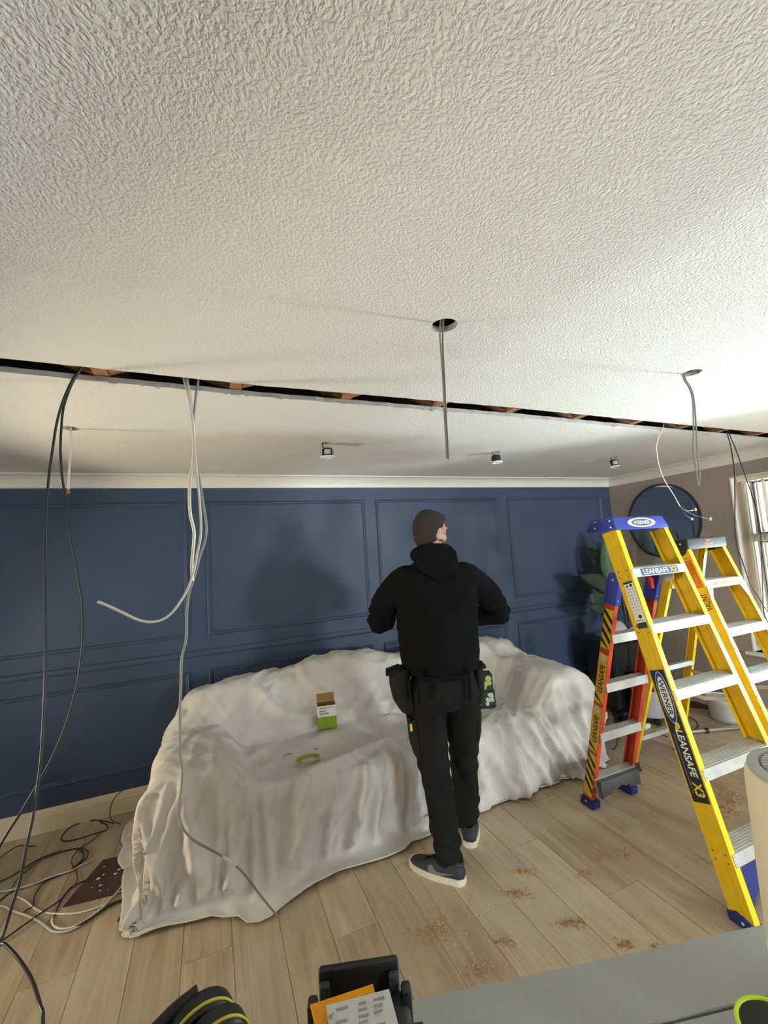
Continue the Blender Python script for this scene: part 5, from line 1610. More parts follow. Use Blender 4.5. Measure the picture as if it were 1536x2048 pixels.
SHEET_Z = [
18,-3,-1,0,0,0,0,0,0,0,0,10,6,2,-6,-10,23,-23,12,-8,3,-2,-6,2,6,8,-4,8,-9,-9,3,-5,1,-1,0,23,-14,-8,-1,1,3,-1,-3,0,0,0,0,2,-2,0,1,11,-12,0,0,7,-6,7,-8,0,0,0,6,6,-10,5,-6,
1,5,0,-3,-4,6,2,-7,0,3,-1,28,-31,-3,12,-4,-3,0,-1,0,0,1,0,7,-10,-4,2,-7,11,-11,9,12,-16,0,0,19,-16,0,-11,10,-16,19,1,-6,7,-1,-1,4,-26,13,13,0,2,-4,-4,3,4,0,-5,0,-1,2,5,0,
-12,11,-5,4,2,-2,-6,3,2,-2,5,-8,-4,13,-11,8,0,-6,1,3,3,-10,0,9,2,3,-6,3,-5,11,-3,-4,-1,-2,4,2,2,1,2,-10,-5,-6,5,5,-3,-7,18,-16,8,0,2,-4,6,-10,3,10,-4,-9,9,0,-4,-1,4,0,-4,
6,-8,1,-1,0,6,2,-10,0,7,-1,-2,1,-4,-2,1,9,-2,-6,-6,18,11,-1,-6,5,-5,0,-8,-11,16,9,-1,-1,-6,-1,0,0,-3,7,2,-21,4,-7,8,0,1,-7,20,7,-2,-1,-1,-1,-2,3,13,-3,-7,11,7,0,0,-16,-1,
7,-7,-3,8,-5,-3,-12,5,0,-3,1,1,1,-1,-3,6,-3,13,4,-9,-5,-4,-3,6,0,-2,2,1,2,1,3,3,-5,12,0,-1,10,1,-1,-3,-8,-5,-3,6,4,-24,-10,-1,-2,8,4,0,9,7,-7,-2,-9,3,-15,9,-5,4,7,13,9,7,
0,0,0,1,4,7,6,3,0,0,-1,-2,-1,-8,-9,10,-14,2,6,1,-7,5,-3,1,1,-1,-1,-2,-2,2,0,-7,-3,3,5,4,2,0,1,1,1,1,-2,0,3,0,1,-2,0,0,9,9,3,1,-2,1,0,-7,-7,8,-6,-4,2,-5,-5,1,-7,-10,-3,-2,
21,-41,5,-3,1,2,-1,1,18,20,7,2,0,1,-1,-7,10,4,0,0,1,1,-1,-5,-10,2,-1,-2,0,-1,1,1,1,-1,0,0,1,0,0,0,-1,-2,-2,3,1,0,0,1,-1,0,-1,0,1,0,-3,2,0,0,1,2,7,8,3,0,1,-1,0,-1,1,-2,-2,
0,-2,-2,1,-4,-1,2,-3,-4,-13,-15,-16,-1,-3,1,4,0,10,18,15,3,2,0,2,4,1,-1,1,0,1,1,-5,-5,0,-6,5,-3,-1,1,-2,0,-1,0,0,2,-1,0,1,-1,0,0,1,0,0,0,0,-1,1,0,0,0,-2,0,1,-2,2,-1,2,1,
8,10,1,0,-1,0,0,-1,0,-2,1,-3,1,1,-3,1,3,-1,0,-1,-7,-29,-20,-3,-5,-7,21,-10,13,1,21,19,2,-1,-2,2,4,-1,1,0,0,0,-5,-7,-1,-2,2,-1,-1,-1,2,-1,0,0,1,0,1,0,0,-1,0,-1,0,0,1,0,0,
0,-1,0,0,0,0,0,-1,0,-1,4,-1,0,10,8,1,0,1,0,-1,0,-1,0,-2,2,-1,-3,-8,4,2,-2,-3,-1,6,-29,-23,-4,2,-6,6,-1,-2,3,10,20,20,6,-1,-5,5,1,0,1,-1,-1,-3,-7,-3,0,-1,1,-2,3,-2,1,0,0,
-2,1,1,1,-1,1,-1,0,0,1,-1,1,-1,1,1,0,-1,-1,0,1,0,-1,-2,1,2,2,9,7,0,1,1,0,-1,-1,0,-5,2,0,-4,-14,-17,-2,-6,-8,-1,6,8,2,-28,5,8,-10,11,-9,-3,4,2,10,20,18,9,0,-1,5,1,-1,0,0,
-6,-10,-3,0,-1,-1,5,-3,3,-1,-2,0,1,-1,0,-1,1,0,0,0,1,1,1,-2,1,0,0,-1,1,1,1,-1,0,1,1,-4,0,3,12,9,2,0,0,0,-2,0,-4,-1,-10,-10,-14,-18,-18,6,10,6,-4,-8,16,-1,-44,25,-9,13,
-12,13,-5,1,1,2,10,21,28,25,4,7,3,0,-1,-1,-17,-33,-5,-1,1,1,-1,1,-2,0,2,0,1,0,-2,1,0,0,-1,0,1,1,0,0,0,0,-1,1,0,0,1,0,0,0,-2,0,0,6,29,28,4,0,0,0,0,-6,-10,-13,-19,-22,-22,
-15,14,-1,-11,3,11,6,-11,26,-43,4,3,-7,-10,19,2,-6,1,0,2,11,19,24,19,-2,0,-2,1,5,-17,-17,1,-1,-1,1,0,-1,2,0,-1,1,-1,0,1,-1,0,0,0,-1,1,0,0,1,-1,0,1,0,-1,0,0,0,0,-1,1,0,1,
0,13,20,3,-2,6,-2,0,0,-8,-17,-21,-17,-10,-2,-9,7,0,10,7,9,3,-16,-17,8,-1,1,-7,5,1,4,-2,-1,1,1,4,4,11,10,0,0,-3,-1,2,8,1,3,3,-4,1,3,-1,2,2,-2,0,-1,0,1,0,-1,2,-2,2,-1,0,-1,
1,-1,-1,6,-4,0,-2,0,0,4,-1,-4,0,-1,-16,-1,-3,6,5,4,1,-4,-13,-12,3,-3,-1,4,17,-57,36,-13,1,5,17,-28,13,4,-1,9,-8,0,-1,2,0,1,0,-1,-3,-5,7,12,7,-2,-2,-6,14,6,-5,8,-10,4,2,3,
-3,3,-1,0,1,1,1,-3,0,2,4,9,-7,-5,-2,0,1,0,3,-3,1,-2,-1,0,-2,-4,2,4,6,-3,-9,-16,9,4,-4,4,-1,-11,-7,2,-2,3,3,2,16,-45,19,11,-2,-12,3,-15,10,-11,3,-7,6,-4,6,0,-1,0,0,1,-1,2,
0,2,0,1,-2,0,7,0,9,-13,-3,1,-1,-4,12,-10,4,1,0,0,-2,4,0,-2,-6,5,-1,3,1,0,-2,1,-3,-5,3,6,-2,-5,5,-6,-2,4,4,1,1,-4,3,0,-1,0,3,-2,1,-1,2,1,-2,-6,11,-31,-3,4,3,12,7,-19,11,0,
-3,3,7,-2,-2,1,1,-3,0,0,2,4,-2,-3,-3,-2,2,0,1,12,-8,-17,11,-2,7,0,-12,10,-5,6,-2,-2,1,1,-2,5,4,-21,11,3,-1,-1,0,-1,12,-10,0,-6,10,-4,-3,4,-3,-2,-2,7,-1,4,0,-1,-1,-1,-1,5,
4,0,-7,-3,2,1,3,-15,15,-12,-4,-2,9,18,-14,4,1,1,-7,7,-2,-1,2,4,-1,0,-1,-2,0,-1,1,-1,1,9,-10,-7,2,2,3,4,-1,-8,5,3,-3,1,-3,2,1,2,-3,-4,-3,1,6,-2,3,-1,0,0,-11,11,-1,2,-7,13,
-9,2,2,-2,10,-16,8,-2,0,1,-1,0,0,5,-3,2,3,1,-1,2,-52,46,-10,-2,-8,4,-1,6,13,-5,3,-5,-3,-3,4,3,0,1,1,1,0,-1,0,-1,-1,1,-1,-5,4,0,-5,13,-6,-1,-7,8,0,-6,7,-1,0,0,3,-7,7,-3,
-1,0,1,1,1,-2,0,0,-1,3,0,-2,-1,-5,10,-3,-4,-3,-2,13,-7,4,2,-4,0,0,1,-1,2,1,4,2,-2,-4,1,4,-18,-2,11,1,-13,15,-1,0,4,-8,2,-5,5,1,0,0,1,0,2,0,0,-1,-1,0,0,-5,6,0,-3,2,1,-4,3,
1,-1,3,-4,2,-1,0,-1,1,-3,4,-1,1,-3,1,2,-1,0,0,8,-8,-2,3,2,-1,-5,3,3,-3,-2,-3,5,11,-7,-5,1,0,1,2,3,-1,-4,-1,1,3,-5,24,-24,11,-7,-10,1,8,-3,8,5,-5,1,-3,1,0,1,1,0,0,0,3,-2,
-1,-1,0,0,4,-6,4,6,-13,1,6,-3,0,1,-3,3,0,1,4,-5,-1,1,-1,0,4,-3,0,1,0,0,1,-8,5,3,-3,-1,3,1,-5,0,5,-9,10,-3,-2,-1,3,0,0,0,0,0,2,2,0,-3,1,-7,17,-16,-8,-1,7,0,10,-6,-16,11,
-1,-7,3,-8,-1,1,1,1,2,0,-1,0,0,-1,0,0,3,-3,-3,1,3,2,-4,1,0,0,0,3,-1,6,-1,-6,1,-1,-1,0,1,0,-1,4,-1,1,-6,0,6,-6,1,1,-4,4,6,-6,-2,4,-6,7,-8,0,5,0,0,0,0,3,1,0,0,3,-4,2,8,-26,
2,7,-2,-1,0,13,2,-25,24,16,-9,-10,2,1,0,1,0,1,1,0,-1,-1,0,0,5,-6,-2,4,7,-8,3,-2,0,0,1,10,-1,5,-13,2,0,-1,-2,7,-2,-7,2,2,1,-5,1,-1,-2,2,2,0,-2,-1,-5,18,-11,-7,5,3,-4,1,2,
-1,0,0,1,3,-3,0,-1,-2,5,0,-10,4,-1,0,-3,-1,1,13,-11,6,-15,-9,0,15,1,1,-1,1,1,2,0,0,1,-3,0,0,4,0,-3,-5,14,-1,-5,3,1,-3,3,-1,13,-9,-4,3,3,-1,3,-5,4,-9,1,-1,2,2,-1,-3,-5,2,
-4,-1,7,-4,0,-4,12,-6,-3,2,0,0,4,-5,0,1,0,0,1,1,0,-1,3,4,-22,18,-2,-8,-1,-1,1,15,0,-6,7,-1,-2,3,1,0,2,-4,1,0,1,-1,-2,1,2,-1,-7,9,-5,3,1,13,-9,-4,12,-2,1,-1,3,-10,7,3,4,2,
0,0,-8,1,-2,-4,8,-3,-7,0,2,-6,-2,3,1,0,2,-5,18,0,-13,-5,3,2,-8,3,-1,1,1,2,-2,-3,2,-1,2,2,-22,27,-1,-5,-6,1,-4,10,-7,0,3,-2,8,-11,-2,0,1,5,0,0,2,-1,-3,0,-1,2,4,-2,5,1,-2,
7,1,4,-8,2,-5,7,-5,3,0,-2,7,-1,-1,1,-1,0,-2,1,-4,-8,7,-2,4,1,0,-3,-1,8,0,0,-16,16,-6,-7,3,-3,-7,3,0,0,6,-3,2,-4,1,0,3,-2,7,1,-2,-2,-3,-8,2,-10,19,-1,1,12,-17,1,3,1,1,0,1,
-1,-1,0,0,1,1,0,-2,10,14,1,-2,-7,7,-3,0,7,1,-10,-2,4,1,3,-3,0,1,-4,3,2,2,-6,-5,3,1,6,-5,4,0,2,-3,-2,4,-4,0,-7,8,-8,-8,-4,0,0,-1,0,3,-1,1,2,-3,3,-9,12,-22,22,-2,1,2,-9,3,
-15,11,1,-4,-1,-1,6,0,0,0,0,0,1,-2,-1,1,0,2,0,-1,12,19,8,1,-10,1,3,0,1,1,-1,-6,5,1,0,-3,1,-1,-3,2,3,1,-9,1,4,-1,-2,-2,6,7,-3,-1,-3,-2,6,-2,-5,3,-14,-15,-3,1,-1,-1,0,-2,
-1,2,4,1,0,-5,1,-4,11,2,0,0,-6,-4,-1,-5,-1,0,-6,4,3,1,0,0,0,0,-1,0,0,1,0,2,2,-4,11,24,3,-5,0,2,2,-4,-1,4,-1,-1,3,0,0,0,-1,-3,-1,4,2,-9,2,-1,1,0,0,0,-4,0,6,5,2,-1,-4,4,-3,
-1,-16,-17,-2,2,-1,-1,-1,-4,3,0,3,0,-3,0,1,0,8,1,0,-4,-2,-4,5,-10,0,0,-3,2,1,0,1,-1,1,-1,1,-1,2,0,-2,1,1,1,8,21,0,1,5,0,-2,1,-2,-2,1,4,-1,2,0,-1,-2,-3,3,1,-5,2,2,-2,1,1,
-1,0,0,-4,-4,-4,2,7,7,-2,3,-4,-16,-16,-1,1,-1,-1,-1,-2,-1,1,1,-1,0,0,0,3,6,1,-2,-1,1,-8,6,-7,0,1,0,-2,1,-1,-1,1,-1,0,0,4,4,-4,12,0,1,-1,7,11,4,-3,2,3,0,-1,0,2,-4,-1,5,1,
-1,0,-4,1,4,-2,-1,2,-3,1,0,-1,1,-1,0,1,-1,-1,-5,-6,-2,9,6,0,-17,-15,-1,-2,2,-2,-2,0,0,-1,0,0,0,1,-2,5,5,1,0,2,-6,-4,6,-5,0,0,-1,5,-5,-2,1,0,0,0,-2,5,11,11,-2,7,-1,2,3,3,
-1,4,-1,-1,3,1,-2,-5,7,-4,1,2,0,-4,1,3,3,-4,3,-3,1,-2,-1,2,0,2,0,-1,-1,0,-1,-1,-3,-8,-1,5,-11,-15,-2,3,-1,2,-4,1,0,-3,-1,1,1,1,-4,6,7,2,5,-2,0,-7,-3,0,0,0,7,-9,0,1,-1,0,
-1,-1,-2,7,12,8,9,-5,7,-1,3,3,-1,0,3,1,-2,0,3,2,-6,1,-1,2,1,-2,2,3,-6,4,-1,0,-3,2,2,2,0,-1,0,0,0,0,2,-1,-3,-3,-4,-4,-4,-7,0,-1,-2,-5,2,-8,-2,-2,-2,0,0,2,-3,17,2,1,-3,6,
-1,2,-16,8,2,3,-10,5,-2,1,0,-3,1,-5,0,8,20,3,6,6,-6,4,0,3,5,1,-1,0,1,-1,2,0,0,-2,-2,1,-1,0,4,-3,2,0,-1,-2,2,2,0,-1,1,1,0,1,0,0,-2,2,0,1,-4,-6,-5,-3,1,-1,-1,5,-26,3,-5,-9,
0,1,1,2,-3,27,-20,-1,6,-2,10,8,-15,-4,-1,8,-5,-2,0,-3,-2,1,-6,0,0,6,20,15,4,3,-2,-5,6,3,0,3,0,1,-3,0,-4,3,6,-2,-1,-3,0,2,1,3,0,0,-4,0,-1,1,2,0,-3,-5,-5,1,4,4,2,1,0,-2,2,
-2,-3,-3,0,3,1,-22,15,-4,-27,-11,1,0,3,0,7,25,-22,2,3,9,4,-1,-18,-8,3,-10,12,-7,1,-4,0,-8,-1,1,0,7,2,9,17,4,0,0,-1,2,0,-4,-1,-1,3,3,5,-1,-4,6,4,-1,0,-1,1,2,-2,2,-1,-3,4,
-5,-9,-12,-5,4,8,-2,-2,2,10,2,1,0,-2,1,-2,0,0,1,-5,6,-1,-18,-12,-9,1,1,-2,-3,17,26,-9,8,-5,-3,4,-10,-18,-1,-3,-3,-3,10,-5,1,-13,0,1,0,1,6,15,8,-10,5,-2,3,0,0,0,7,7,0,2,3,
6,-1,-2,-6,-3,1,0,0,3,-2,1,-1,-3,0,-10,-4,-6,5,9,6,-1,3,0,-3,-6,-1,-2,-1,3,-3,1,-1,-1,1,-1,3,10,-9,-19,-9,0,2,1,-1,-5,42,-4,2,8,-6,-3,-12,-17,5,0,0,2,6,-6,-24,2,2,1,1,-1,
3,17,-3,0,-4,11,-6,0,-1,0,-4,1,3,-1,-2,-7,6,0,10,4,-1,0,1,-2,3,-3,2,-1,-13,-4,-3,8,5,3,-7,-2,1,2,3,1,0,-1,0,-3,5,-2,-1,0,-1,3,2,-6,-9,-1,-5,-1,0,2,2,-16,40,4,-16,4,7,8,
-13,-18,12,1,0,20,-23,-31,9,4,2,0,0,0,0,6,-7,4,-5,-4,17,8,-1,1,-3,-6,-1,2,3,4,-2,4,-1,-1,1,0,0,11,-16,4,-1,1,2,-3,-1,0,0,-3,3,3,-7,-5,2,11,-4,1,1,2,0,-3,2,1,-1,-4,-14,1,
1,-4,0,-2,0,0,4,11,-1,-3,4,0,2,12,-16,4,8,0,-1,-11,-7,0,-2,2,1,0,-1,1,-1,2,3,-22,1,5,-4,16,1,6,3,3,-2,-4,-6,1,6,-3,12,3,-1,0,-2,-12,13,0,0,-2,1,15,-1,-16,3,2,-2,-4,4,4,3,
-10,1,-3,-2,-3,-4,4,-1,-2,1,0,3,-23,23,-6,-4,2,0,-1,-2,4,24,2,3,-7,4,3,-26,3,-5,-1,20,-25,-6,2,-7,1,0,0,0,-1,-3,-4,-12,-2,-3,2,10,-16,8,1,4,2,6,7,5,-6,-11,22,-6,-1,3,0,0,
1,-5,0,-1,5,1,-16,3,24,-6,-12,0,6,-5,-5,-11,-1,-1,2,0,-2,-3,-2,-3,-4,-4,4,3,18,-5,10,4,0,1,0,-1,8,-16,43,0,3,-11,-8,2,4,11,2,-20,14,7,-2,-13,-2,-1,0,1,1,-5,-15,-6,-3,0,5,
-5,-3,-2,2,2,1,1,0,1,0,16,-13,-3,0,2,1,-3,-3,4,-1,-3,1,5,10,0,-13,4,8,-1,-11,-1,-1,1,-4,-2,1,-1,0,0,-1,-2,0,-3,0,17,1,0,13,9,0,-2,1,0,21,-33,29,-2,1,3,-6,0,21,-35,-2,4,
-2,2,-15,5,-2,0,2,0,0,-9,-19,-8,2,3,-2,-4,1,0,1,1,0,-1,-3,-1,4,-7,-2,2,-2,2,-3,5,-2,0,-1,-1,2,3,-3,4,5,-3,-4,-2,3,1,-1,-4,1,2,-1,2,0,1,1,2,-2,-2,-4,-3,11,7,14,15,-2,0,-1,
1,-4,-12,24,7,-6,-5,-1,0,17,-17,-1,-1,2,-1,1,-3,0,0,0,0,-1,-11,-22,-6,0,0,-2,0,0,1,1,0,0,-1,0,0,0,-2,3,-5,0,0,1,-1,2,0,-1,-1,1,2,1,-2,2,-2,1,0,-1,0,1,5,-4,-2,1,-1,0,0,1,
1,0,-1,0,-1,-1,15,12,18,0,-1,0,1,-6,-12,-12,3,-3,5,2,13,14,-3,0,-2,1,0,1,-2,0,1,-1,0,0,-11,-20,-8,0,-1,-1,0,0,-1,1,-1,-1,1,1,-1,1,2,-3,-1,1,-1,1,-1,0,0,0,1,-2,3,3,-2,-3,
3,-1,0,0,2,3,-5,-2,2,-1,-1,0,1,-1,0,1,0,0,0,-1,9,21,11,4,-1,0,0,-3,-8,-29,3,8,6,-8,24,9,-1,0,0,1,-3,2,-1,0,-1,1,0,0,-10,-23,-7,-1,-2,1,1,-2,0,-1,-1,1,0,1,0,1,0,-1,0,0,0,
-1,1,0,-1,0,0,1,-1,3,3,-3,-2,1,0,2,-1,-2,0,1,-1,-1,1,0,-1,0,0,0,1,0,0,0,3,22,7,11,-1,1,0,-3,-5,-25,2,6,-4,5,8,16,1,0,0,0,-2,0,0,0,1,-1,0,0,-10,-22,-7,-2,-1,-1,0,1,0,-1,0,
0,1,0,1,2,-1,-2,0,-1,1,0,-1,0,1,0,-1,0,1,0,3,0,-1,-1,1,-1,0,0,0,-1,-1,1,-1,0,0,0,1,-1,0,0,1,1,0,13,10,11,8,0,2,-6,-2,-18,1,-7,3,7,4,15,2,0,0,-1,4,-3,-1,0,-1,1,0,-7,-14,
-16,-3,-2,0,0,-1,-1,0,1,-2,1,1,0,2,-2,0,0,0,0,-1,0,1,0,-1,1,-1,0,0,1,0,4,-2,-1,-1,1,0,-1,0,1,-1,0,-1,0,0,1,0,-1,0,1,0,-1,1,3,11,9,15,7,-1,-5,0,-15,-5,5,2,-3,2,17,2,0,0,0,
-1,1,-2,0,1,-1,-3,-16,-15,-6,0,-1,0,1,-1,0,-2,-2,3,-1,0,1,0,0,0,0,-1,1,0,-1,0,0,0,1,0,0,-1,0,1,0,3,-2,-1,-1,1,0,-1,0,2,-2,1,-1,1,-1,0,2,-1,0,-1,1,0,1,8,6,14,13,2,-5,3,-8,
-7,3,1,-9,-1,22,1,0,1,-2,0,3,-4,1,0,-2,-13,-18,-11,1,1,0,0,0,0,0,-1,0,-1,1,0,0,0,0,-1,0,1,-1,1,0,-1,0,1,-1,0,0,1,0,-1,1,0,2,-1,-1,0,0,1,0,-2,1,-1,0,-1,1,1,0,-1,1,0,1,-1,
-1,3,10,10,12,8,-2,3,-9,1,-3,-5,-9,2,23,0,0,0,2,-1,-1,-1,0,-2,-9,-19,-13,-1,1,1,1,-1,-1,1,0,-1,-1,1,0,0,0,0,0,0,1,-1,0,-1,0,0,0,0,0,1,-1,0,0,1,0,0,1,1,-1,-2,1,1,-1,0,-1,
0,1,0,0,-1,1,1,-2,1,-1,1,0,0,1,6,12,16,3,-10,7,-4,-12,-4,-2,9,20,2,0,-1,-1,1,3,-3,-1,-6,-18,-16,-4,0,2,1,0,0,0,0,-1,0,0,0,0,0,0,0,1,-1,-1,1,0,0,-1,0,0,0,0,1,0,0,-1,0,1,1,
-1,0,1,0,0,-1,0,0,0,0,-1,0,0,1,0,0,0,0,-1,1,0,0,1,0,4,14,13,-6,-10,-2,0,-2,-2,13,19,2,0,1,0,-1,2,-3,-5,-16,-18,-6,-1,0,2,2,-1,1,1,-1,0,0,-1,0,0,-1,1,0,-1,1,0,0,0,-1,1,0,
0,-1,1,0,0,-1,1,0,0,0,-1,1,0,1,-1,-1,1,-2,1,0,1,-1,0,0,3,-2,0,-1,1,0,1,0,-1,0,2,5,13,-7,-3,2,0,-3,-8,24,17,1,1,0,-2,0,3,-4,-14,-20,-9,-2,1,-1,2,1,1,0,-1,0,1,-1,0,0,0,0,0,
1,-1,0,1,-1,0,-1,0,0,0,0,0,1,-1,1,-1,0,0,0,1,-1,1,0,0,1,-2,1,-1,1,0,0,-1,1,1,0,-1,1,0,-1,0,1,0,1,-1,1,5,-1,-4,-2,1,0,2,29,6,7,0,-2,4,-2,-1,0,-25,-15,-3,1,-2,-3,6,0,-1,-1,
0,-1,1,0,0,0,0,0,0,-1,1,1,-1,-1,2,-2,0,0,0,0,1,0,0,0,0,0,0,0,0,0,0,-1,0,0,0,0,0,0,0,0,1,-1,1,0,1,-1,-1,0,1,11,-1,-5,-1,-1,-1,0,0,1,0,1,10,44,-36,21,]
sheet_co = np.stack([np.cumsum(np.cumsum(np.array(v).reshape(CLOTH_NY, CLOTH_NX), axis=0), axis=1)
                     for v in (SHEET_X, SHEET_Y, SHEET_Z)], -1).reshape(-1, 3) / 1000.0
me = bpy.data.meshes.new('dust_sheet')
idx = np.arange(CLOTH_NX * CLOTH_NY).reshape(CLOTH_NY, CLOTH_NX)
quads = np.stack([idx[:-1, :-1], idx[:-1, 1:], idx[1:, 1:], idx[1:, :-1]], -1).reshape(-1, 4)
me.from_pydata([tuple(c) for c in sheet_co], [], [tuple(int(i) for i in q) for q in quads])
me.update()
tmp = bpy.data.objects.new('tmp', me)
COL.objects.link(tmp)
ss = tmp.modifiers.new('ss', 'SUBSURF')
ss.levels = 2
bpy.context.view_layer.update()
me1 = bpy.data.meshes.new_from_object(tmp.evaluated_get(bpy.context.evaluated_depsgraph_get()))
from mathutils import noise as mnoise


def ridge(x, y, z, w=2.4, p=1.7):
    return (1 - min(1.0, abs(mnoise.noise(Vector((x, y, z)))) * w)) ** p


def clamp01(v):
    return 0.0 if v < 0 else 1.0 if v > 1 else v


# folds and creases of the cotton: upright and fanning where it hangs, slanting and finer where it lies
vs_ = me1.vertices
nrm = [v.normal.copy() for v in vs_]
for v, n in zip(vs_, nrm):
    x, y, z = v.co
    hang = clamp01((.97 - abs(n.z)) / .35)
    front = hang if abs(n.y) >= abs(n.x) else 0.0
    side = hang - front
    lie = 1 - hang
    d = 0.0
    wv = mnoise.noise(Vector((x * 1.4, y * 1.4, z * 1.2 + 8)))
    if front > 0 and y < 3.0:
        xx = x + .40 * (.45 - z) * math.sin(1.9 * x + .4) + .05 * wv
        grow = .45 + .75 * clamp01((.58 - z) / .35)
        d += 1.25 * front * (.046 * grow * ridge(xx * 3.4, z * .8, 1.7, 2.4, 1.8) + .040 * grow * ridge(xx * 6.8 + z * 1.6, z * .9, 4.2, 2.5, 1.8) + .016 * ridge(xx * 12 - z * 5, z * 1.4, 9.2, 2.6, 1.8) + .005 * ridge(xx * 24 + z * 7, z * 3, 1.2, 3.0, 2.0) - .020)
    elif front > 0:
        d += front * (.034 * ridge(x * 2.0 + z * 2.6 + wv, z * 1.6 - x * .5, 2.2, 2.4, 2.0) + .018 * ridge(x * 4.5 - z * 5, z * 1.8, 6.1, 2.6, 2.0) + .006 * ridge(x * 11 + z * 9, z * 4, 3.3, 3.0, 2.2) - .020)
    if side > 0:
        d += side * (.034 * ridge(y * 3.2, z * .9, 3.3) + .020 * ridge(y * 7.0, z * 1.6, 7.3, 2.6, 2.2) + .008 * ridge(y * 15, z * 4, 2.3, 3.0) - .016)
    if lie > 0:
        low = clamp01((z - .04) / .08)
        d += lie * (.4 + .6 * low) * (.024 * ridge(x * 1.7 + y * 1.3 + wv, y * 2.4 - x * .6, 5.0) + .013 * ridge(x * 4.6 - y * 3.4 + wv * 2, y * 1.6 + x * .8, 1.0, 2.6, 2.0) + .006 * ridge(x * 11 + y * 7, y * 3 - x, 2.0, 3.0, 2.2) + .003 * ridge(x * 21 - y * 14, y * 7 + x * 3, 4.0, 3.0) - .012)
    edge = clamp01((z - .010) / .05)
    v.co = v.co + n * (d * (.25 + .75 * edge))
    if v.co.z < .008:
        v.co.z = .008
me1.update()
tmp.data = me1
tmp.modifiers.clear()
so_ = tmp.modifiers.new('so', 'SOLIDIFY')
so_.thickness = 0.0022
so_.offset = 0
bpy.context.view_layer.update()
me2 = bpy.data.meshes.new_from_object(tmp.evaluated_get(bpy.context.evaluated_depsgraph_get()))
bpy.data.objects.remove(tmp)
sheet_fine = np.empty(len(me1.vertices) * 3)
me1.vertices.foreach_get('co', sheet_fine)
sheet_fine = sheet_fine.reshape(-1, 3)
me2.name = 'dust_sheet'
SHEET = tag(link('dust_sheet', me2, 'dust_sheet', None, 'all'), 'cream cotton dust sheet draped over the long sofa', 'dust sheet')
# stitched hem along the sheet's front edge
hem = [Vector(sheet_fine[int(np.argmin(((sheet_fine - sheet_co[i]) ** 2).sum(1)))]) for i in range(0, CLOTH_NX)]
bm = bmesh.new()
tube(bm, hem, .0042, 5)
finish('hem', bm, 'sheet_hem', SHEET, True)


def sheet_z(x, y, r=.05):
    d = (sheet_fine[:, 0] - x) ** 2 + (sheet_fine[:, 1] - y) ** 2
    near = sheet_fine[d < r * r]
    return float(near[:, 2].max()) if len(near) else 0.45


# ------------------------------------------------------------------ the electrician
PX, PY, PR = 1.19, 2.2, math.radians(-22)
MAN = thing('person', 'man in black hoodie and work trousers standing with his back turned', 'person', (PX, PY, 0), PR)
MINV = (Matrix.Translation((PX, PY, 0)) @ Matrix.Rotation(PR, 4, 'Z')).inverted()


def W2L(x, y, z):
    return MINV @ Vector((x, y, z))


def limb(bm, pts, radii, n=18, flat=None):
    """tapering limb with rounded ends along a smoothed path"""
    P = smooth_path(pts, 6)
    m = len(pts) - 1
    R_ = []
    for i in range(len(P)):
        t = i / (len(P) - 1) * m
        k = min(int(t), m - 1)
        f = t - k
        f = f * f * (3 - 2 * f)
        R_.append(radii[k] + (radii[k + 1] - radii[k]) * f)
    tube(bm, P, R_, n, flat=flat)
    for c, r in ((P[0], R_[0]), (P[-1], R_[-1])):
        ellipsoid(bm, c, r * .97, r * .97, r * .97, None, 14, 8)


def rings_z(tab):
    return [((cx, cy, z), (a, 0, 0), (0, b, 0)) for z, cx, cy, a, b in tab]


SHL, SHR = Vector((-.215, -.005, 1.545)), Vector((.215, -.005, 1.545))
ELL, ELR = W2L(.885, 2.34, 1.315), W2L(1.600, 2.175, 1.305)
WRL, WRR = W2L(1.03, 2.53, 1.285), W2L(1.40, 2.42, 1.255)
HIPL, HIPR = Vector((-.098, 0, .93)), Vector((.098, 0, .93))
KNL, KNR = W2L(1.125, 2.235, .50), W2L(1.365, 2.315, .50)
ANL, ANR = W2L(1.125, 2.135, .10), W2L(1.372, 2.355, .10)
HY = math.radians(-49)                       # the head is turned to his right
HEAD = Matrix.Translation((0.0, 0.035, 1.80)) @ Matrix.Rotation(HY, 4, 'Z') @ Matrix.Rotation(math.radians(-4), 4, 'X')

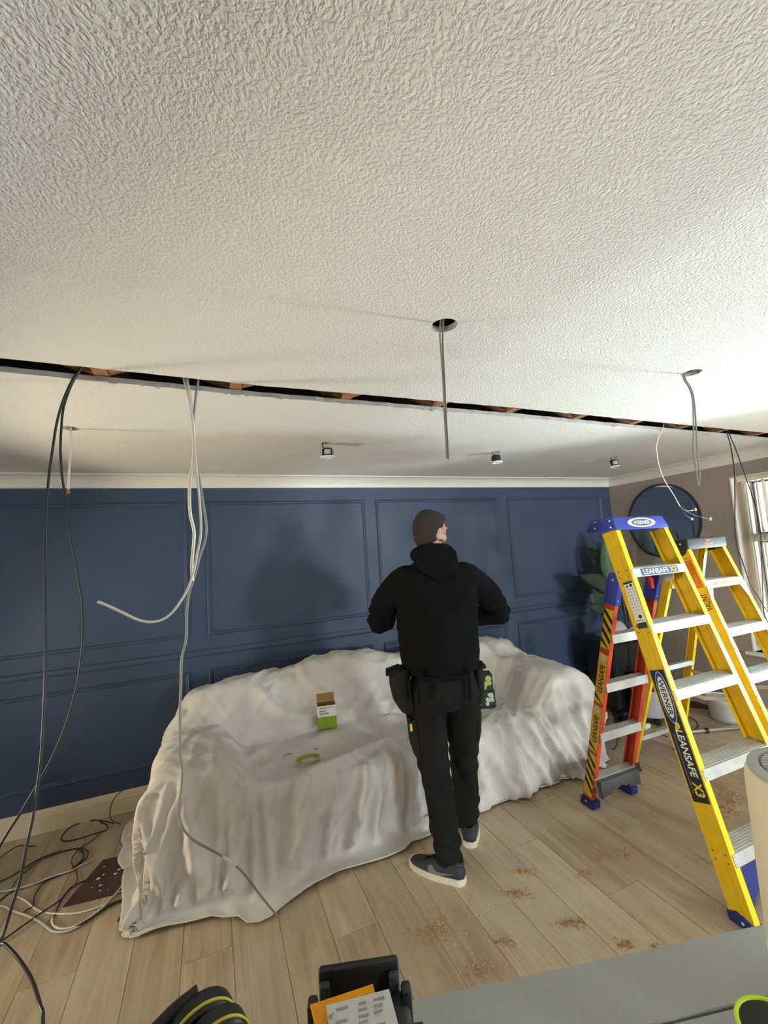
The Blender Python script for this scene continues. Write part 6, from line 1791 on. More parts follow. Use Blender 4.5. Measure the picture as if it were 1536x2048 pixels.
# body: one continuous figure under the clothes
bm = bmesh.new()
loft(bm, rings_z([(.86, 0, 0, .10, .085), (.95, 0, 0, .160, .105), (1.08, 0, 0, .150, .095), (1.25, 0, 0, .165, .10), (1.42, 0, 0, .185, .11),
                  (1.53, 0, -.005, .175, .09), (1.60, 0, -.005, .09, .06), (1.63, 0, 0, .06, .055)]))
limb(bm, [(0, -.005, 1.58), (0, .005, 1.66), (0, .02, 1.74)], [.064, .058, .060])
for s, sh, el, wr, hp, kn, an in ((-1, SHL, ELL, WRL, HIPL, KNL, ANL), (1, SHR, ELR, WRR, HIPR, KNR, ANR)):
    limb(bm, [Vector((sh.x * .86, sh.y, sh.z - .01)), (sh + el) / 2, el], [.060, .050, .043])
    limb(bm, [el, el * .45 + wr * .55, wr], [.043, .039, .028])
    limb(bm, [hp, (hp + kn) / 2, kn], [.086, .074, .056])
    limb(bm, [kn, kn * .6 + an * .4, an], [.055, .052, .036])
    # hand: palm, four bent fingers and a thumb that leaves the side of the palm
    d = (wr - el).normalized()
    inw = Vector((-s, .15, .05)).normalized()
    inw = (inw - d * inw.dot(d)).normalized()
    up = d.cross(inw) * (1 if s > 0 else -1)
    if up.z < 0:
        up = -up
    palm = wr + d * .048
    loft(bm, [(wr - d * .008, up * .027, inw * .019), (wr + d * .02, up * .034, inw * .018), (palm, up * .040, inw * .016), (wr + d * .088, up * .040, inw * .012)], 16)
    for k, (ln, off) in enumerate(((.070, .030), (.078, .010), (.073, -.010), (.058, -.030))):
        b0 = wr + d * .080 + up * off
        p1 = b0 + d * ln * .45 + inw * ln * .10
        p2 = p1 + d * ln * .22 + inw * ln * .28
        p3 = p2 + inw * ln * .26 - d * ln * .04
        limb(bm, [b0, p1, p2, p3], [.0092, .0088, .0080, .0070], 10)
    t0 = wr + d * .028 + up * .026
    t1 = t0 + up * .030 + d * .026 + inw * .012
    t2 = t1 + d * .024 + up * .006 + inw * .016
    limb(bm, [t0, t1, t2], [.0125, .0105, .0085], 10)
# head on its neck
for (c, rx, ry_, rz) in (((0, -.012, .018), .080, .100, .112), ((0, .030, -.055), .060, .066, .070), ((0, .052, -.086), .036, .038, .030),
                         ((0, .062, .020), .060, .040, .060), ((-.038, .058, -.028), .030, .030, .026), ((.038, .058, -.028), .030, .030, .026)):
    ellipsoid(bm, HEAD @ Vector(c), rx, ry_, rz, HEAD.to_3x3().to_4x4(), 24, 16)
limb(bm, [HEAD @ Vector((0, .096, .012)), HEAD @ Vector((0, .112, -.012)), HEAD @ Vector((0, .120, -.032))], [.010, .012, .0155], 12)
ellipsoid(bm, HEAD @ Vector((0, .106, -.036)), .020, .014, .010, HEAD.to_3x3().to_4x4())
for s in (-1, 1):
    ellipsoid(bm, HEAD @ Vector((s * .034, .090, .030)), .026, .012, .008, HEAD.to_3x3().to_4x4(), 14, 8)
    em = HEAD.to_3x3().to_4x4() @ Matrix.Rotation(s * math.radians(-22), 4, 'Z') @ Matrix.Rotation(math.radians(-10), 4, 'X')
    ellipsoid(bm, HEAD @ Vector((s * .083, -.012, -.012)), .010, .022, .037, em, 16, 10)
    ellipsoid(bm, HEAD @ Vector((s * .084, -.004, -.036)), .008, .011, .013, em, 12, 8)
ellipsoid(bm, HEAD @ Vector((0, .092, -.068)), .026, .012, .007, HEAD.to_3x3().to_4x4(), 14, 8)
ellipsoid(bm, HEAD @ Vector((0, .089, -.079)), .022, .013, .007, HEAD.to_3x3().to_4x4(), 14, 8)
me = remesh(bm, .0058, 3)
me.name = 'body'
body = link('body', me, 'skin', MAN, 'all')

H4 = HEAD.to_3x3().to_4x4()
for s in (-1, 1):
    bm = bmesh.new()
    ellipsoid(bm, HEAD @ Vector((s * .032, .085, .010)), .0135, .0125, .0115, H4, 16, 10)
    ey = finish('eye', bm, 'eye_white', body, True)
    bm = bmesh.new()
    ellipsoid(bm, HEAD @ Vector((s * .032, .0945, .010)), .006, .004, .006, H4, 12, 8)
    finish('iris', bm, 'eye_dark', ey, True)
    bm = bmesh.new()
    tube(bm, [HEAD @ Vector((s * .014, .101, .034)), HEAD @ Vector((s * .034, .100, .039)), HEAD @ Vector((s * .052, .086, .034))], [.0035, .0045, .003], 8, flat=1.2)
    finish('eyebrow', bm, 'hair_dark', body, True)
bm = bmesh.new()
ellipsoid(bm, HEAD @ Vector((0, .098, -.0735)), .022, .008, .0055, H4, 16, 8)
finish('mouth', bm, 'lip', body, True)


def shell(name, m, ells, keep, parent, thick, vox=.005, scale_noise=None):
    b = bmesh.new()
    for c, rx, ry_, rz in ells:
        ellipsoid(b, c, rx, ry_, rz, None, 28, 18)
    me_ = remesh(b, vox, 2)
    b = bmesh.new()
    b.from_mesh(me_)
    bpy.data.meshes.remove(me_)
    bad = [f for f in b.faces if not keep(f.calc_center_median())]
    bmesh.ops.delete(b, geom=bad, context='FACES')
    bmesh.ops.solidify(b, geom=b.faces[:], thickness=thick)
    if scale_noise:
        for v in b.verts:
            n_ = mnoise.noise(v.co * scale_noise[0])
            v.co += v.co.normalized() * n_ * scale_noise[1]
    bmesh.ops.transform(b, matrix=HEAD, verts=b.verts[:])
    return finish(name, b, m, parent, 'all')


def hairline(p):
    # forehead line, round the temples, behind the ears, down to the nape
    x, y, z = p
    if y > .035:
        return z > .075 - .6 * max(0, abs(x) - .055)
    if y > -.018:
        return z > .012 + .9 * max(0, y + .004) if abs(x) > .05 else z > .06
    return z > -.078


shell('hair', 'hair_dark', [((0, -.012, .022), .086, .106, .117), ((0, .040, .078), .066, .060, .052), ((0, -.045, -.035), .068, .060, .065)], hairline, MAN, .006, .0048, (60, .0035))
shell('stubble', 'beard', [((0, .030, -.055), .0625, .0685, .0725), ((0, .053, -.087), .038, .040, .032), ((0, -.002, -.02), .0835, .060, .06)],
      lambda p: p.z < -.040 and p.y > -.005 and not (abs(p.x) < .03 and p.z > -.09 and p.y > .06), MAN, .002, .005)
bm = bmesh.new()
ellipsoid(bm, HEAD @ Vector((.089, .006, -.020)), .004, .0045, .0045, H4, 12, 8)
tube(bm, [HEAD @ Vector((.089, .008, -.022)), HEAD @ Vector((.088, .012, -.040))], .0022, 8)
finish('earbud', bm, 'label_white', MAN, True)


def ripple(me_, amp, fs, centres=()):
    """cloth folds: displace along the normal by stretched noise"""
    me_.update()
    N_ = len(me_.vertices)
    co = np.empty(N_ * 3)
    me_.vertices.foreach_get('co', co)
    co = co.reshape(-1, 3)
    nm = np.empty(N_ * 3)
    me_.vertices.foreach_get('normal', nm)
    nm = nm.reshape(-1, 3)
    for i in range(N_):
        p = co[i]
        d = mnoise.noise(Vector((p[0] * fs[0], p[1] * fs[1], p[2] * fs[2]))) * amp
        d += mnoise.noise(Vector((p[0] * fs[0] * 2.3 + 5, p[1] * fs[1] * 2.3, p[2] * fs[2] * 2.3 + 3))) * amp * .45
        for (c, r, a, fx, ax) in centres:
            q = math.dist(p, c)
            if q < r:
                w_ = (1 - q / r)
                d += a * w_ * math.sin(fx * (p[0] * ax[0] + p[1] * ax[1] + p[2] * ax[2]))
        co[i] = p + nm[i] * d
    me_.vertices.foreach_set('co', co.ravel())
    me_.update()


# hoodie
bm = bmesh.new()
loft(bm, rings_z([(1.035, 0, .005, .205, .140), (1.055, 0, .005, .218, .150), (1.12, 0, .005, .228, .158), (1.22, 0, .0, .228, .158), (1.34, 0, -.003, .232, .158),
                  (1.45, 0, -.008, .238, .155), (1.52, 0, -.012, .232, .138), (1.575, 0, -.012, .200, .115), (1.612, 0, -.008, .145, .098), (1.655, 0, 0, .085, .080)]), 28)
for s, sh, el, wr in ((-1, SHL, ELL, WRL), (1, SHR, ELR, WRR)):
    limb(bm, [sh + Vector((-s * .052, 0, -.010)), (sh + el) / 2 + Vector((s * .006, 0, .0)), el + Vector((0, -.005, 0))], [.093, .080, .066])
    mid = el * .5 + wr * .5
    limb(bm, [el + Vector((0, -.004, -.004)), mid + Vector((0, 0, -.006)), wr - (wr - el).normalized() * .035], [.067, .062, .046])
me = remesh(bm, .0075, 5)
ripple(me, .0075, (9, 9, 5), [(tuple(ELL), .20, .008, 95, (.3, .2, 1)), (tuple(ELR), .20, .008, 95, (-.3, .2, 1)), ((0, -.1, 1.1), .28, .004, 60, (.2, 0, 1)),
                              ((-.17, -.1, 1.42), .16, .006, 70, (.8, 0, .6)), ((.17, -.1, 1.42), .16, .006, 70, (-.8, 0, .6))])
me.name = 'hoodie'
hood_top = link('hoodie', me, 'hoodie_black', MAN, 'all')
# hood: a collar round the neck and the folded bag lying on the upper back
bm = bmesh.new()
ringp, ringr = [], []
for k in range(25):
    a = 2 * PI * k / 24
    back = (1 - math.cos(a)) / 2          # a = 0 in front, PI at the back
    ringp.append(Vector((.088 * math.sin(a), .075 * math.cos(a) + .005, 1.660 + .028 * back)))
    ringr.append(.036 + .013 * back)
tube(bm, ringp[:-1], ringr[:-1], 14, closed=True)
loft(bm, [((0, -.060, 1.715), (.080, 0, 0), (0, .020, .010)), ((0, -.105, 1.690), (.122, 0, 0), (0, .042, .016)), ((.004, -.136, 1.635), (.122, 0, 0), (0, .038, .018)),
          ((.010, -.150, 1.592), (.095, 0, 0), (0, .030, .014)), ((.016, -.150, 1.555), (.058, 0, 0), (0, .022, .010)), ((.020, -.146, 1.532), (.022, 0, 0), (0, .012, .008))], 20)
me = remesh(bm, .0065, 4)
ripple(me, .005, (14, 14, 20), [((0, -.12, 1.62), .16, .004, 110, (.35, 0, 1))])
me.name = 'hood'
hd = link('hood', me, 'hoodie_black', hood_top, 'all')
bm = bmesh.new()
loft(bm, rings_z([(1.022, 0, .005, .200, .136), (1.030, 0, .005, .212, .146), (1.062, 0, .005, .218, .151), (1.070, 0, .005, .210, .144)]), 36)
finish('hem_band', bm, 'hoodie_black', hood_top, True)
for el, wr in ((ELL, WRL), (ELR, WRR)):
    d = (wr - el).normalized()
    bm = bmesh.new()
    tube(bm, [wr - d * .045, wr - d * .042, wr + d * .004, wr + d * .008], [.038, .044, .042, .036], 18)
    finish('cuff', bm, 'hoodie_black', hood_top, True)
bm = bmesh.new()
nv = Vector((-1, -.12, .25)).normalized()
bmx = frame(SHL.lerp(ELL, .52) + Vector((-.083, -.012, .012)), Vector((0, 1, 0)), Vector((-.25, 0, -1)))
plate(bm, bmx, .030, .012, .003, 0, 0, -.012)
plate(bm, bmx, .018, .010, .003, 0, 0, .012)
finish('sleeve_badge', bm, 'label_white', hood_top)

# trousers
bm = bmesh.new()
loft(bm, rings_z([(1.085, 0, .005, .175, .125), (1.02, 0, .004, .178, .130), (.95, 0, .0, .182, .138), (.88, 0, -.002, .176, .136), (.83, 0, 0, .14, .11)]), 24)
for s, hp, kn, an in ((-1, HIPL, KNL, ANL), (1, HIPR, KNR, ANR)):
    limb(bm, [hp + Vector((-s * .004, -.004, 0)), (hp + kn) / 2 + Vector((s * .006, -.002, 0)), kn], [.106, .102, .083])
    limb(bm, [kn, kn * .5 + an * .5 + Vector((0, -.012, 0)), an + Vector((0, -.004, .012))], [.083, .078, .067])
for an in (ANL, ANR):
    loft(bm, [((an.x, an.y - .004, .20), (.068, 0, 0), (0, .070, 0)), ((an.x, an.y - .002, .13), (.069, 0, 0), (0, .074, 0)), ((an.x, an.y, .085), (.072, 0, 0), (0, .080, 0))], 20)
me = remesh(bm, .0075, 4)
ripple(me, .011, (8, 8, 4.5), [(tuple(KNL), .20, .006, 75, (.5, .2, 1)), (tuple(KNR), .20, .006, 75, (-.5, .2, 1)), (tuple(ANL), .24, .010, 80, (.35, .1, 1)), (tuple(ANR), .24, .010, 80, (-.35, .1, 1)),
                               ((0, -.1, .86), .18, .006, 60, (.9, 0, .5))])
me.name = 'trousers'
trousers = link('trousers', me, 'trouser_black', MAN, 'all')


def soft(name, rings, m, parent, vox=.006, amp=.004, fs=(16, 16, 12), n=20):
    b = bmesh.new()
    loft(b, rings, n)
    me_ = remesh(b, vox, 3)
    ripple(me_, amp, fs)
    me_.name = name
    return link(name, me_, m, parent, 'all')


# hanging holster pockets
hl = soft('holster_pocket', [((-.215, -.015, 1.055), (.050, .012, .010), (0, .075, 0)), ((-.232, -.015, 1.03), (.062, .01, 0), (0, .088, 0)), ((-.236, -.012, .965), (.060, 0, 0), (0, .088, 0)),
                             ((-.222, -.01, .89), (.058, 0, 0), (0, .084, 0)), ((-.196, -.008, .83), (.048, 0, .008), (0, .074, 0)), ((-.180, -.008, .812), (.026, 0, .006), (0, .050, 0))], 'pocket_black', trousers)
bm = bmesh.new()
rbox(bm, -.312, -.228, -.070, .050, 1.035, 1.052, .006, 2, Matrix.Translation((-.27, 0, 1.04)) @ Matrix.Rotation(math.radians(-16), 4, 'Y') @ Matrix.Translation((.27, 0, -1.04)))
finish('pocket_flap', bm, 'pocket_black', hl, True)
hr_ = soft('holster_pocket', [((.196, .03, 1.05), (.022, 0, 0), (0, .060, 0)), ((.208, .03, 1.02), (.034, 0, 0), (0, .078, 0)), ((.208, .03, .92), (.034, 0, 0), (0, .078, 0)),
                              ((.196, .03, .84), (.030, 0, 0), (0, .070, 0)), ((.186, .03, .82), (.014, 0, 0), (0, .04, 0))], 'pocket_black', trousers)
bm = bmesh.new()
rbox(bm, .205, .248, -.045, .075, 1.025, 1.045, .006, 2)
finish('pocket_flap', bm, 'pocket_black', hr_, True)
for x0, x1 in ((-.150, -.132), (.120, .138)):
    bm = bmesh.new()
    rbox(bm, x0, x1, -.150, -.132, .90, 1.06, .004, 1)
    finish('belt_strap', bm, 'hoodie_black', trousers)
bm = bmesh.new()
rbox(bm, -.120, .110, -.146, -.130, 1.000, 1.030, .005, 2)
finish('waistband', bm, 'hoodie_black', trousers)
tl = (HIPL + KNL) / 2
cp = soft('cargo_pocket', [((tl.x - .078, tl.y - .01, tl.z + .075), (.026, 0, 0), (0, .060, 0)), ((tl.x - .090, tl.y - .01, tl.z + .05), (.034, 0, 0), (0, .072, 0)),
                           ((tl.x - .084, tl.y - .008, tl.z - .06), (.034, 0, 0), (0, .070, 0)), ((tl.x - .072, tl.y - .008, tl.z - .135), (.024, 0, 0), (0, .060, 0))], 'pocket_black', trousers)
bm = bmesh.new()
rbox(bm, tl.x - .126, tl.x - .104, tl.y - .075, tl.y + .055, tl.z + .055, tl.z + .085, .005, 2)
finish('pocket_flap', bm, 'pocket_black', cp, True)
bm = bmesh.new()
rbox(bm, tl.x - .112, tl.x - .100, tl.y - .092, tl.y - .080, tl.z + .020, tl.z + .060, .003, 1)
finish('zip_pull', bm, 'text_yellow', cp)
tr_ = (HIPR + KNR) / 2
cp2 = soft('cargo_pocket', [((tr_.x + .076, tr_.y, tr_.z + .085), (.024, 0, 0), (0, .060, 0)), ((tr_.x + .084, tr_.y, tr_.z + .05), (.028, 0, 0), (0, .070, 0)),
                            ((tr_.x + .080, tr_.y, tr_.z - .05), (.028, 0, 0), (0, .068, 0)), ((tr_.x + .074, tr_.y, tr_.z - .10), (.018, 0, 0), (0, .060, 0))], 'pocket_black', trousers)


# trainers
def shoe(heel, toe, outer):
    """outer = +1 when the logo side is the wearer's left"""
    h, t = W2L(*heel, 0), W2L(*toe, 0)
    ang = math.atan2(t.y - h.y, t.x - h.x)
    fm_ = Matrix.Translation(h) @ Matrix.Rotation(ang, 4, 'Z')
    L = (t - h).length
    S = L / .31
    node = bpy.data.objects.new('shoe', None)
    COL.objects.link(node)
    node.parent = MAN
    node.matrix_local = fm_

    def halfw(s):
        u = s / .31
        w = .036 + .016 * math.sin(PI * min(1, max(0, (u - .15) / .85)) ** .9)
        end = min(1, u / .10) if u < .10 else min(1, (1 - u) / .16)
        return w * math.sqrt(max(.06, 1 - (1 - end) ** 2)), (.004 if .3 < u < .9 else 0)

    def topz(s):
        tab = [(0, .070), (.02, .088), (.06, .096), (.10, .098), (.14, .092), (.18, .074), (.22, .056), (.27, .046), (.31, .030)]
        return lerp_tab(tab, s)
    z0 = .028
    rings = []
    for i in range(17):
        s = .004 + .302 * i / 16
        w, _ = halfw(s)
        hz = topz(s) - z0
        pts = []
        for k in range(13):
            a = PI * k / 12
            c_, s_ = math.cos(a), math.sin(a)
            pts.append(Vector((s * S, math.copysign(abs(c_) ** .62, c_) * w, z0 + hz * (abs(s_) ** .8))))
        rings.append(pts)
    b = bmesh.new()
    V_ = [[b.verts.new(p) for p in r] for r in rings]
    for A, B in zip(V_, V_[1:]):
        for k in range(12):
            b.faces.new((A[k], A[k + 1], B[k + 1], B[k]))
        b.faces.new((A[12], A[0], B[0], B[12]))
    b.faces.new(V_[0][::-1])
    b.faces.new(V_[-1])
    up_ = finish('upper', b, 'shoe_navy', node, 'all')
    b = bmesh.new()
    outline = []
    for i in range(21):
        s = .31 * i / 20
        outline.append((s * S, (halfw(s)[0] + .006)))
    poly = [(x_, y_) for x_, y_ in outline] + [(x_, -y_) for x_, y_ in outline[::-1]]
    lo = [b.verts.new((x_, y_, max(0, .010 * max(0, (x_ / S - .25) / .06)) if x_ / S > .25 else 0)) for x_, y_ in poly]
    hi = [b.verts.new((x_ * 1.0, y_ * .985, .031 + (.004 if x_ / S > .26 else 0))) for x_, y_ in poly]
    n_ = len(poly)
    for i in range(n_):
        b.faces.new((lo[i], lo[(i + 1) % n_], hi[(i + 1) % n_], hi[i]))
    b.faces.new(lo[::-1])
    b.faces.new(hi)
    bmesh.ops.bevel(b, geom=[e for e in b.edges if len(e.link_faces) == 2 and e.calc_face_angle(0) > .8], offset=.003, segments=1, affect='EDGES')
    finish('sole', b, 'shoe_sole', node, True)
    # side logo: a curved tick, thick towards the toe and thin towards the heel
    upper_e = [(.012, .060), (.050, .052), (.090, .047), (.122, .047), (.138, .051), (.147, .057), (.152, .066)]
    lower_e = [(.172, .064), (.180, .050), (.175, .037), (.160, .030), (.136, .030), (.098, .036), (.050, .048)]
    pts = upper_e + lower_e

    def surf(s, z, o):
        w, _ = halfw(s)
        f = min(.98, max(0, (z - z0) / (topz(s) - z0)))
        a = math.asin(f ** (1 / .8))
        return Vector((s * S, o * (w * math.cos(a) ** .62 + .0018), z))
    for o in (outer,):
        b = bmesh.new()
        U = [surf(s, z, o) for s, z in upper_e]
        Lw = [surf(s, z, o) for s, z in lower_e[::-1]]
        va_ = [b.verts.new(p) for p in U]
        vb_ = [b.verts.new(p) for p in Lw]
        for i in range(len(U) - 1):
            b.faces.new((va_[i], va_[i + 1], vb_[i + 1], vb_[i]))
        bmesh.ops.solidify(b, geom=b.faces[:], thickness=.0016)
        finish('shoe_logo', b, 'shoe_logo', node)
    b = bmesh.new()
    for k in range(5):
        s = .135 + k * .018
        z = topz(s) + .003
        w = .018
        tube(b, [(s * S, -w, z - .006), (s * S, 0, z), ((s + .010) * S, w, z - .007)], .0032, 6)
    for sg in (-1, 1):
        tube(b, smooth_path([(.135 * S, 0, .094), (.145 * S, sg * .022, .108), (.158 * S, sg * .034, .094), (.150 * S, sg * .014, .090)], 4), .003, 6)
    finish('laces', b, 'lace_black', node, True)
    b = bmesh.new()
    tube(b, [Vector((( .060 + .052 * math.cos(a)) * S, .030 * math.sin(a), .098 + .006 * math.cos(a))) for a in [2 * PI * k / 18 for k in range(18)]], .009, 8, closed=True)
    finish('collar', b, 'shoe_navy', node, True)
    return node


shoe((1.165, 2.055), (.975, 2.315), 1)
shoe((1.328, 2.262), (1.488, 2.503), -1)


# ------------------------------------------------------------------ cables
def cable(name, label, pts, r, m, group=None, cat='cable', sub=5, n=8, flat=None):
    P = smooth_path(pts, sub)
    o = P[0].copy()
    bm = bmesh.new()
    tube(bm, [p - o for p in P], r, n, flat=flat)
    ob = finish(name, bm, m, None, 'all', o)
    return tag(ob, label, cat, group)


def hang(pix, y0, y1=None):
    """points seen at these pixels, on planes running from Y = y0 to Y = y1 down the cable"""
    y1 = y0 if y1 is None else y1
    n = len(pix) - 1
    return [at_y(px, py, y0 + (y1 - y0) * (i / n)) for i, (px, py) in enumerate(pix)]


UPTOP = Vector((0, 0, .09))
p = hang([(374, 757), (381, 800), (387, 860), (387, 915), (380, 960), (379, 1000), (381, 1030), (388, 1062), (387, 1092), (384, 1125), (385, 1162)], 1.75)
cable('ceiling_cable', 'thick off-white cable hanging from the ceiling slot, cut off just above the long grey one', [p[0] + UPTOP] + p, .0058, 'cable_white', 'cables hanging from the slot')
p = hang([(368, 757), (379, 800), (386, 850), (390, 905), (395, 960), (399, 1000), (402, 1045), (401, 1075), (395, 1105), (388, 1140), (378, 1172), (363, 1200), (345, 1224), (325, 1239), (300, 1244), (275, 1239), (245, 1225), (215, 1211), (195, 1203)], 1.75, 1.70)
cable('ceiling_cable', 'pale cable from the ceiling slot whose loose end curls up to the left', [p[0] + UPTOP] + p, .0044, 'cable_light', 'cables hanging from the slot')
p = hang([(396, 760), (391, 800), (387, 850), (391, 910), (400, 965), (407, 1010), (413, 1052), (410, 1082), (400, 1112), (390, 1150), (379, 1184), (374, 1225), (372, 1280), (364, 1314), (362, 1362), (360, 1420), (360, 1467), (360, 1507), (365, 1541), (363, 1575), (358, 1619), (363, 1649)], 1.74, 1.86)
p += [at_y(px, py, y) for px, py, y in ((373, 1666, 1.90), (390, 1682, 1.94), (417, 1697, 1.99), (444, 1712, 2.03))]
low = [at_y(px, py, y) for px, py, y in ((444, 1712, 2.03), (471, 1731, 2.06), (491, 1751, 2.09), (511, 1778, 2.12), (538, 1812, 2.14), (558, 1836, 2.15))]
gc = cable('ceiling_cable', 'long grey cable from the ceiling slot reaching down over the front of the dust sheet', [p[0] + UPTOP] + p + low[1:], .0046, 'cable_grey', 'cables hanging from the slot')
bm = bmesh.new()
tube(bm, [q - gc.location for q in (low[0], low[1])], .0056, 8)
finish('sleeve', bm, 'cable_white', gc, True)
p = hang([(157, 743), (142, 765), (125, 805), (113, 849), (105, 900), (98, 951), (93, 1018), (91, 1110), (91, 1200), (91, 1323), (89, 1395), (86, 1455), (82, 1518), (76, 1567), (69, 1615), (65, 1640), (54, 1690), (41, 1758), (25, 1809), (9, 1863)], 1.75, 1.58)
q = [at_y(px, py, y) for px, py, y in ((-4, 1893, 1.54), (5, 1887, 1.52), (16, 1894, 1.50), (40, 1921, 1.45), (64, 1960, 1.40), (80, 2010, 1.35), (86, 2050, 1.30))]
q += [Vector((-.372, 1.26, .52)), Vector((-.37, 1.2, .25)), Vector((-.40, 1.10, .03)), Vector((-.50, 1.0, .006)), Vector((-.70, .9, .006))]
cable('ceiling_cable', 'black cable hanging furthest left that kinks and loops back at the bottom left', [p[0] + UPTOP + Vector((.05, 0, 0))] + p + q, .0040, 'cable_black', 'black cables from the left of the slot')
p = hang([(160, 741), (143, 770), (128, 812), (123, 852), (121, 900), (124, 950), (130, 990), (140, 1060), (153, 1130), (163, 1190), (166, 1223), (166, 1275), (160, 1338), (152, 1381), (138, 1432), (120, 1481), (97, 1530), (76, 1567), (46, 1618), (32, 1640), (0, 1691)], 1.76, 1.62)
p += [Vector((-.66, 1.61, .78)), Vector((-.86, 1.61, .42)), Vector((-1.03, 1.65, .12)), Vector((-1.14, 1.72, .008)), Vector((-1.3, 1.9, .006))]
cable('ceiling_cable', 'black cable bowing out to the right of its twin at the far left', [p[0] + UPTOP + Vector((.05, 0, 0))] + p, .0038, 'cable_black', 'black cables from the left of the slot')
# flat twin cable left hanging from each sawn hole
for lab, pa, pb, y in (('two grey cables hanging side by side from the hole nearest the camera', [(880, 655), (882, 700), (886, 760), (889, 830), (892, 880), (894, 918)], [(886, 654), (886, 700), (889, 760), (892, 830), (895, 880), (897, 918)], 1.09),
                       ('two grey cables drooping from the hole above the ladders', [(1366, 752), (1378, 775), (1385, 800), (1387, 850), (1387, 900), (1393, 945), (1396, 971)], [(1369, 752), (1381, 775), (1388, 800), (1392, 850), (1395, 900), (1399, 945), (1398, 971)], 1.17)):
    pts = hang(pa, y)
    o = pts[0] + Vector((.02, -.01, .10))
    t = thing('ceiling_cable', lab, 'cable', o, 0, 'cables hanging from the sawn holes')
    for pp in (pa, pb):
        pts = hang(pp, y)
        bm = bmesh.new()
        tube(bm, [v - o for v in smooth_path([o] + pts, 5)], .0036, 8, flat=.7)
        finish('cable', bm, 'cable_grey', t, 'all')
p = hang([(141, 857), (143, 885), (140, 920), (138, 955), (137, 978)], 2.45)
tc_ = cable('ceiling_cable', 'short pale cable hanging from the small hole at the far left', [p[0] + Vector((0, 0, .1))] + p, .0052, 'cable_light', 'cables hanging from the sawn holes')
bm = bmesh.new()
for dx in (-.006, .0, .006):
    tube(bm, [p[-1] - tc_.location + Vector((dx * .5, 0, .004)), p[-1] - tc_.location + Vector((dx, 0, -.022))], .0018, 6)
finish('bare_core', bm, 'copper', tc_, True)
# thin lighting flex with three push connectors on the right
p = hang([(1327, 852), (1318, 872), (1313, 895), (1316, 922), (1323, 947), (1333, 968), (1346, 988), (1360, 1013)], 1.87)
fx = cable('lighting_flex', 'thin white flex with three small white connectors in front of the round mirror', [p[0] + Vector((.01, 0, .08))] + p, .0030, 'cable_white')
ends = [at_y(1384, 1038, 1.88), at_y(1391, 1019, 1.86), at_y(1421, 1038, 1.90)]
for e, m_ in zip(ends, ('cable_black', 'copper', 'cable_dark')):
    bm = bmesh.new()
    tube(bm, [v - fx.location for v in smooth_path([p[-1], p[-1] * .6 + e * .4 + Vector((0, 0, -.02)), e], 5)], .0014, 6)
    finish('core_wire', bm, m_, fx, True)
for e, rz in zip(ends, (.2, -.6, 1.0)):
    bm = bmesh.new()
    mx = Matrix.Translation(e - fx.location) @ Matrix.Rotation(rz, 4, 'Y') @ Matrix.Rotation(.4, 4, 'Z')
    rbox(bm, -.010, .010, -.005, .005, -.007, .007, .0015, 1, mx)
    cn = finish('push_connector', bm, 'label_white', fx)
    bm = bmesh.new()
    box(bm, -.005, .005, -.0056, -.0048, -.003, .003, mx)
    finish('connector_window', bm, 'text_grey', cn)
p = hang([(1455, 868), (1461, 890), (1466, 920), (1469, 950), (1470, 1000), (1470, 1050), (1474, 1090), (1484, 1120), (1500, 1165), (1518, 1195), (1536, 1224)], 1.89, 1.84)
p += [Vector((3.75, 1.8, 1.0)), Vector((3.9, 1.75, .5)), Vector((4.0, 1.7, .008)), Vector((4.1, 1.4, .008))]
cable('ceiling_cable', 'black cable at the right that swings out over the blind towards the ladder', [p[0] + UPTOP] + p, .0036, 'cable_black', 'black cables from the right of the slot')
p = hang([(1459, 868), (1470, 895), (1483, 930), (1497, 970), (1510, 1010), (1519, 1050), (1523, 1090), (1524, 1140), (1526, 1190), (1531, 1235)], 1.90, 1.84)
p += [Vector((3.66, 1.8, .9)), Vector((3.72, 1.7, .4)), Vector((3.8, 1.6, .008)), Vector((3.8, 1.3, .008))]
cable('ceiling_cable', 'black cable at the right hanging in front of the window', [p[0] + UPTOP] + p, .0036, 'cable_black', 'black cables from the right of the slot')

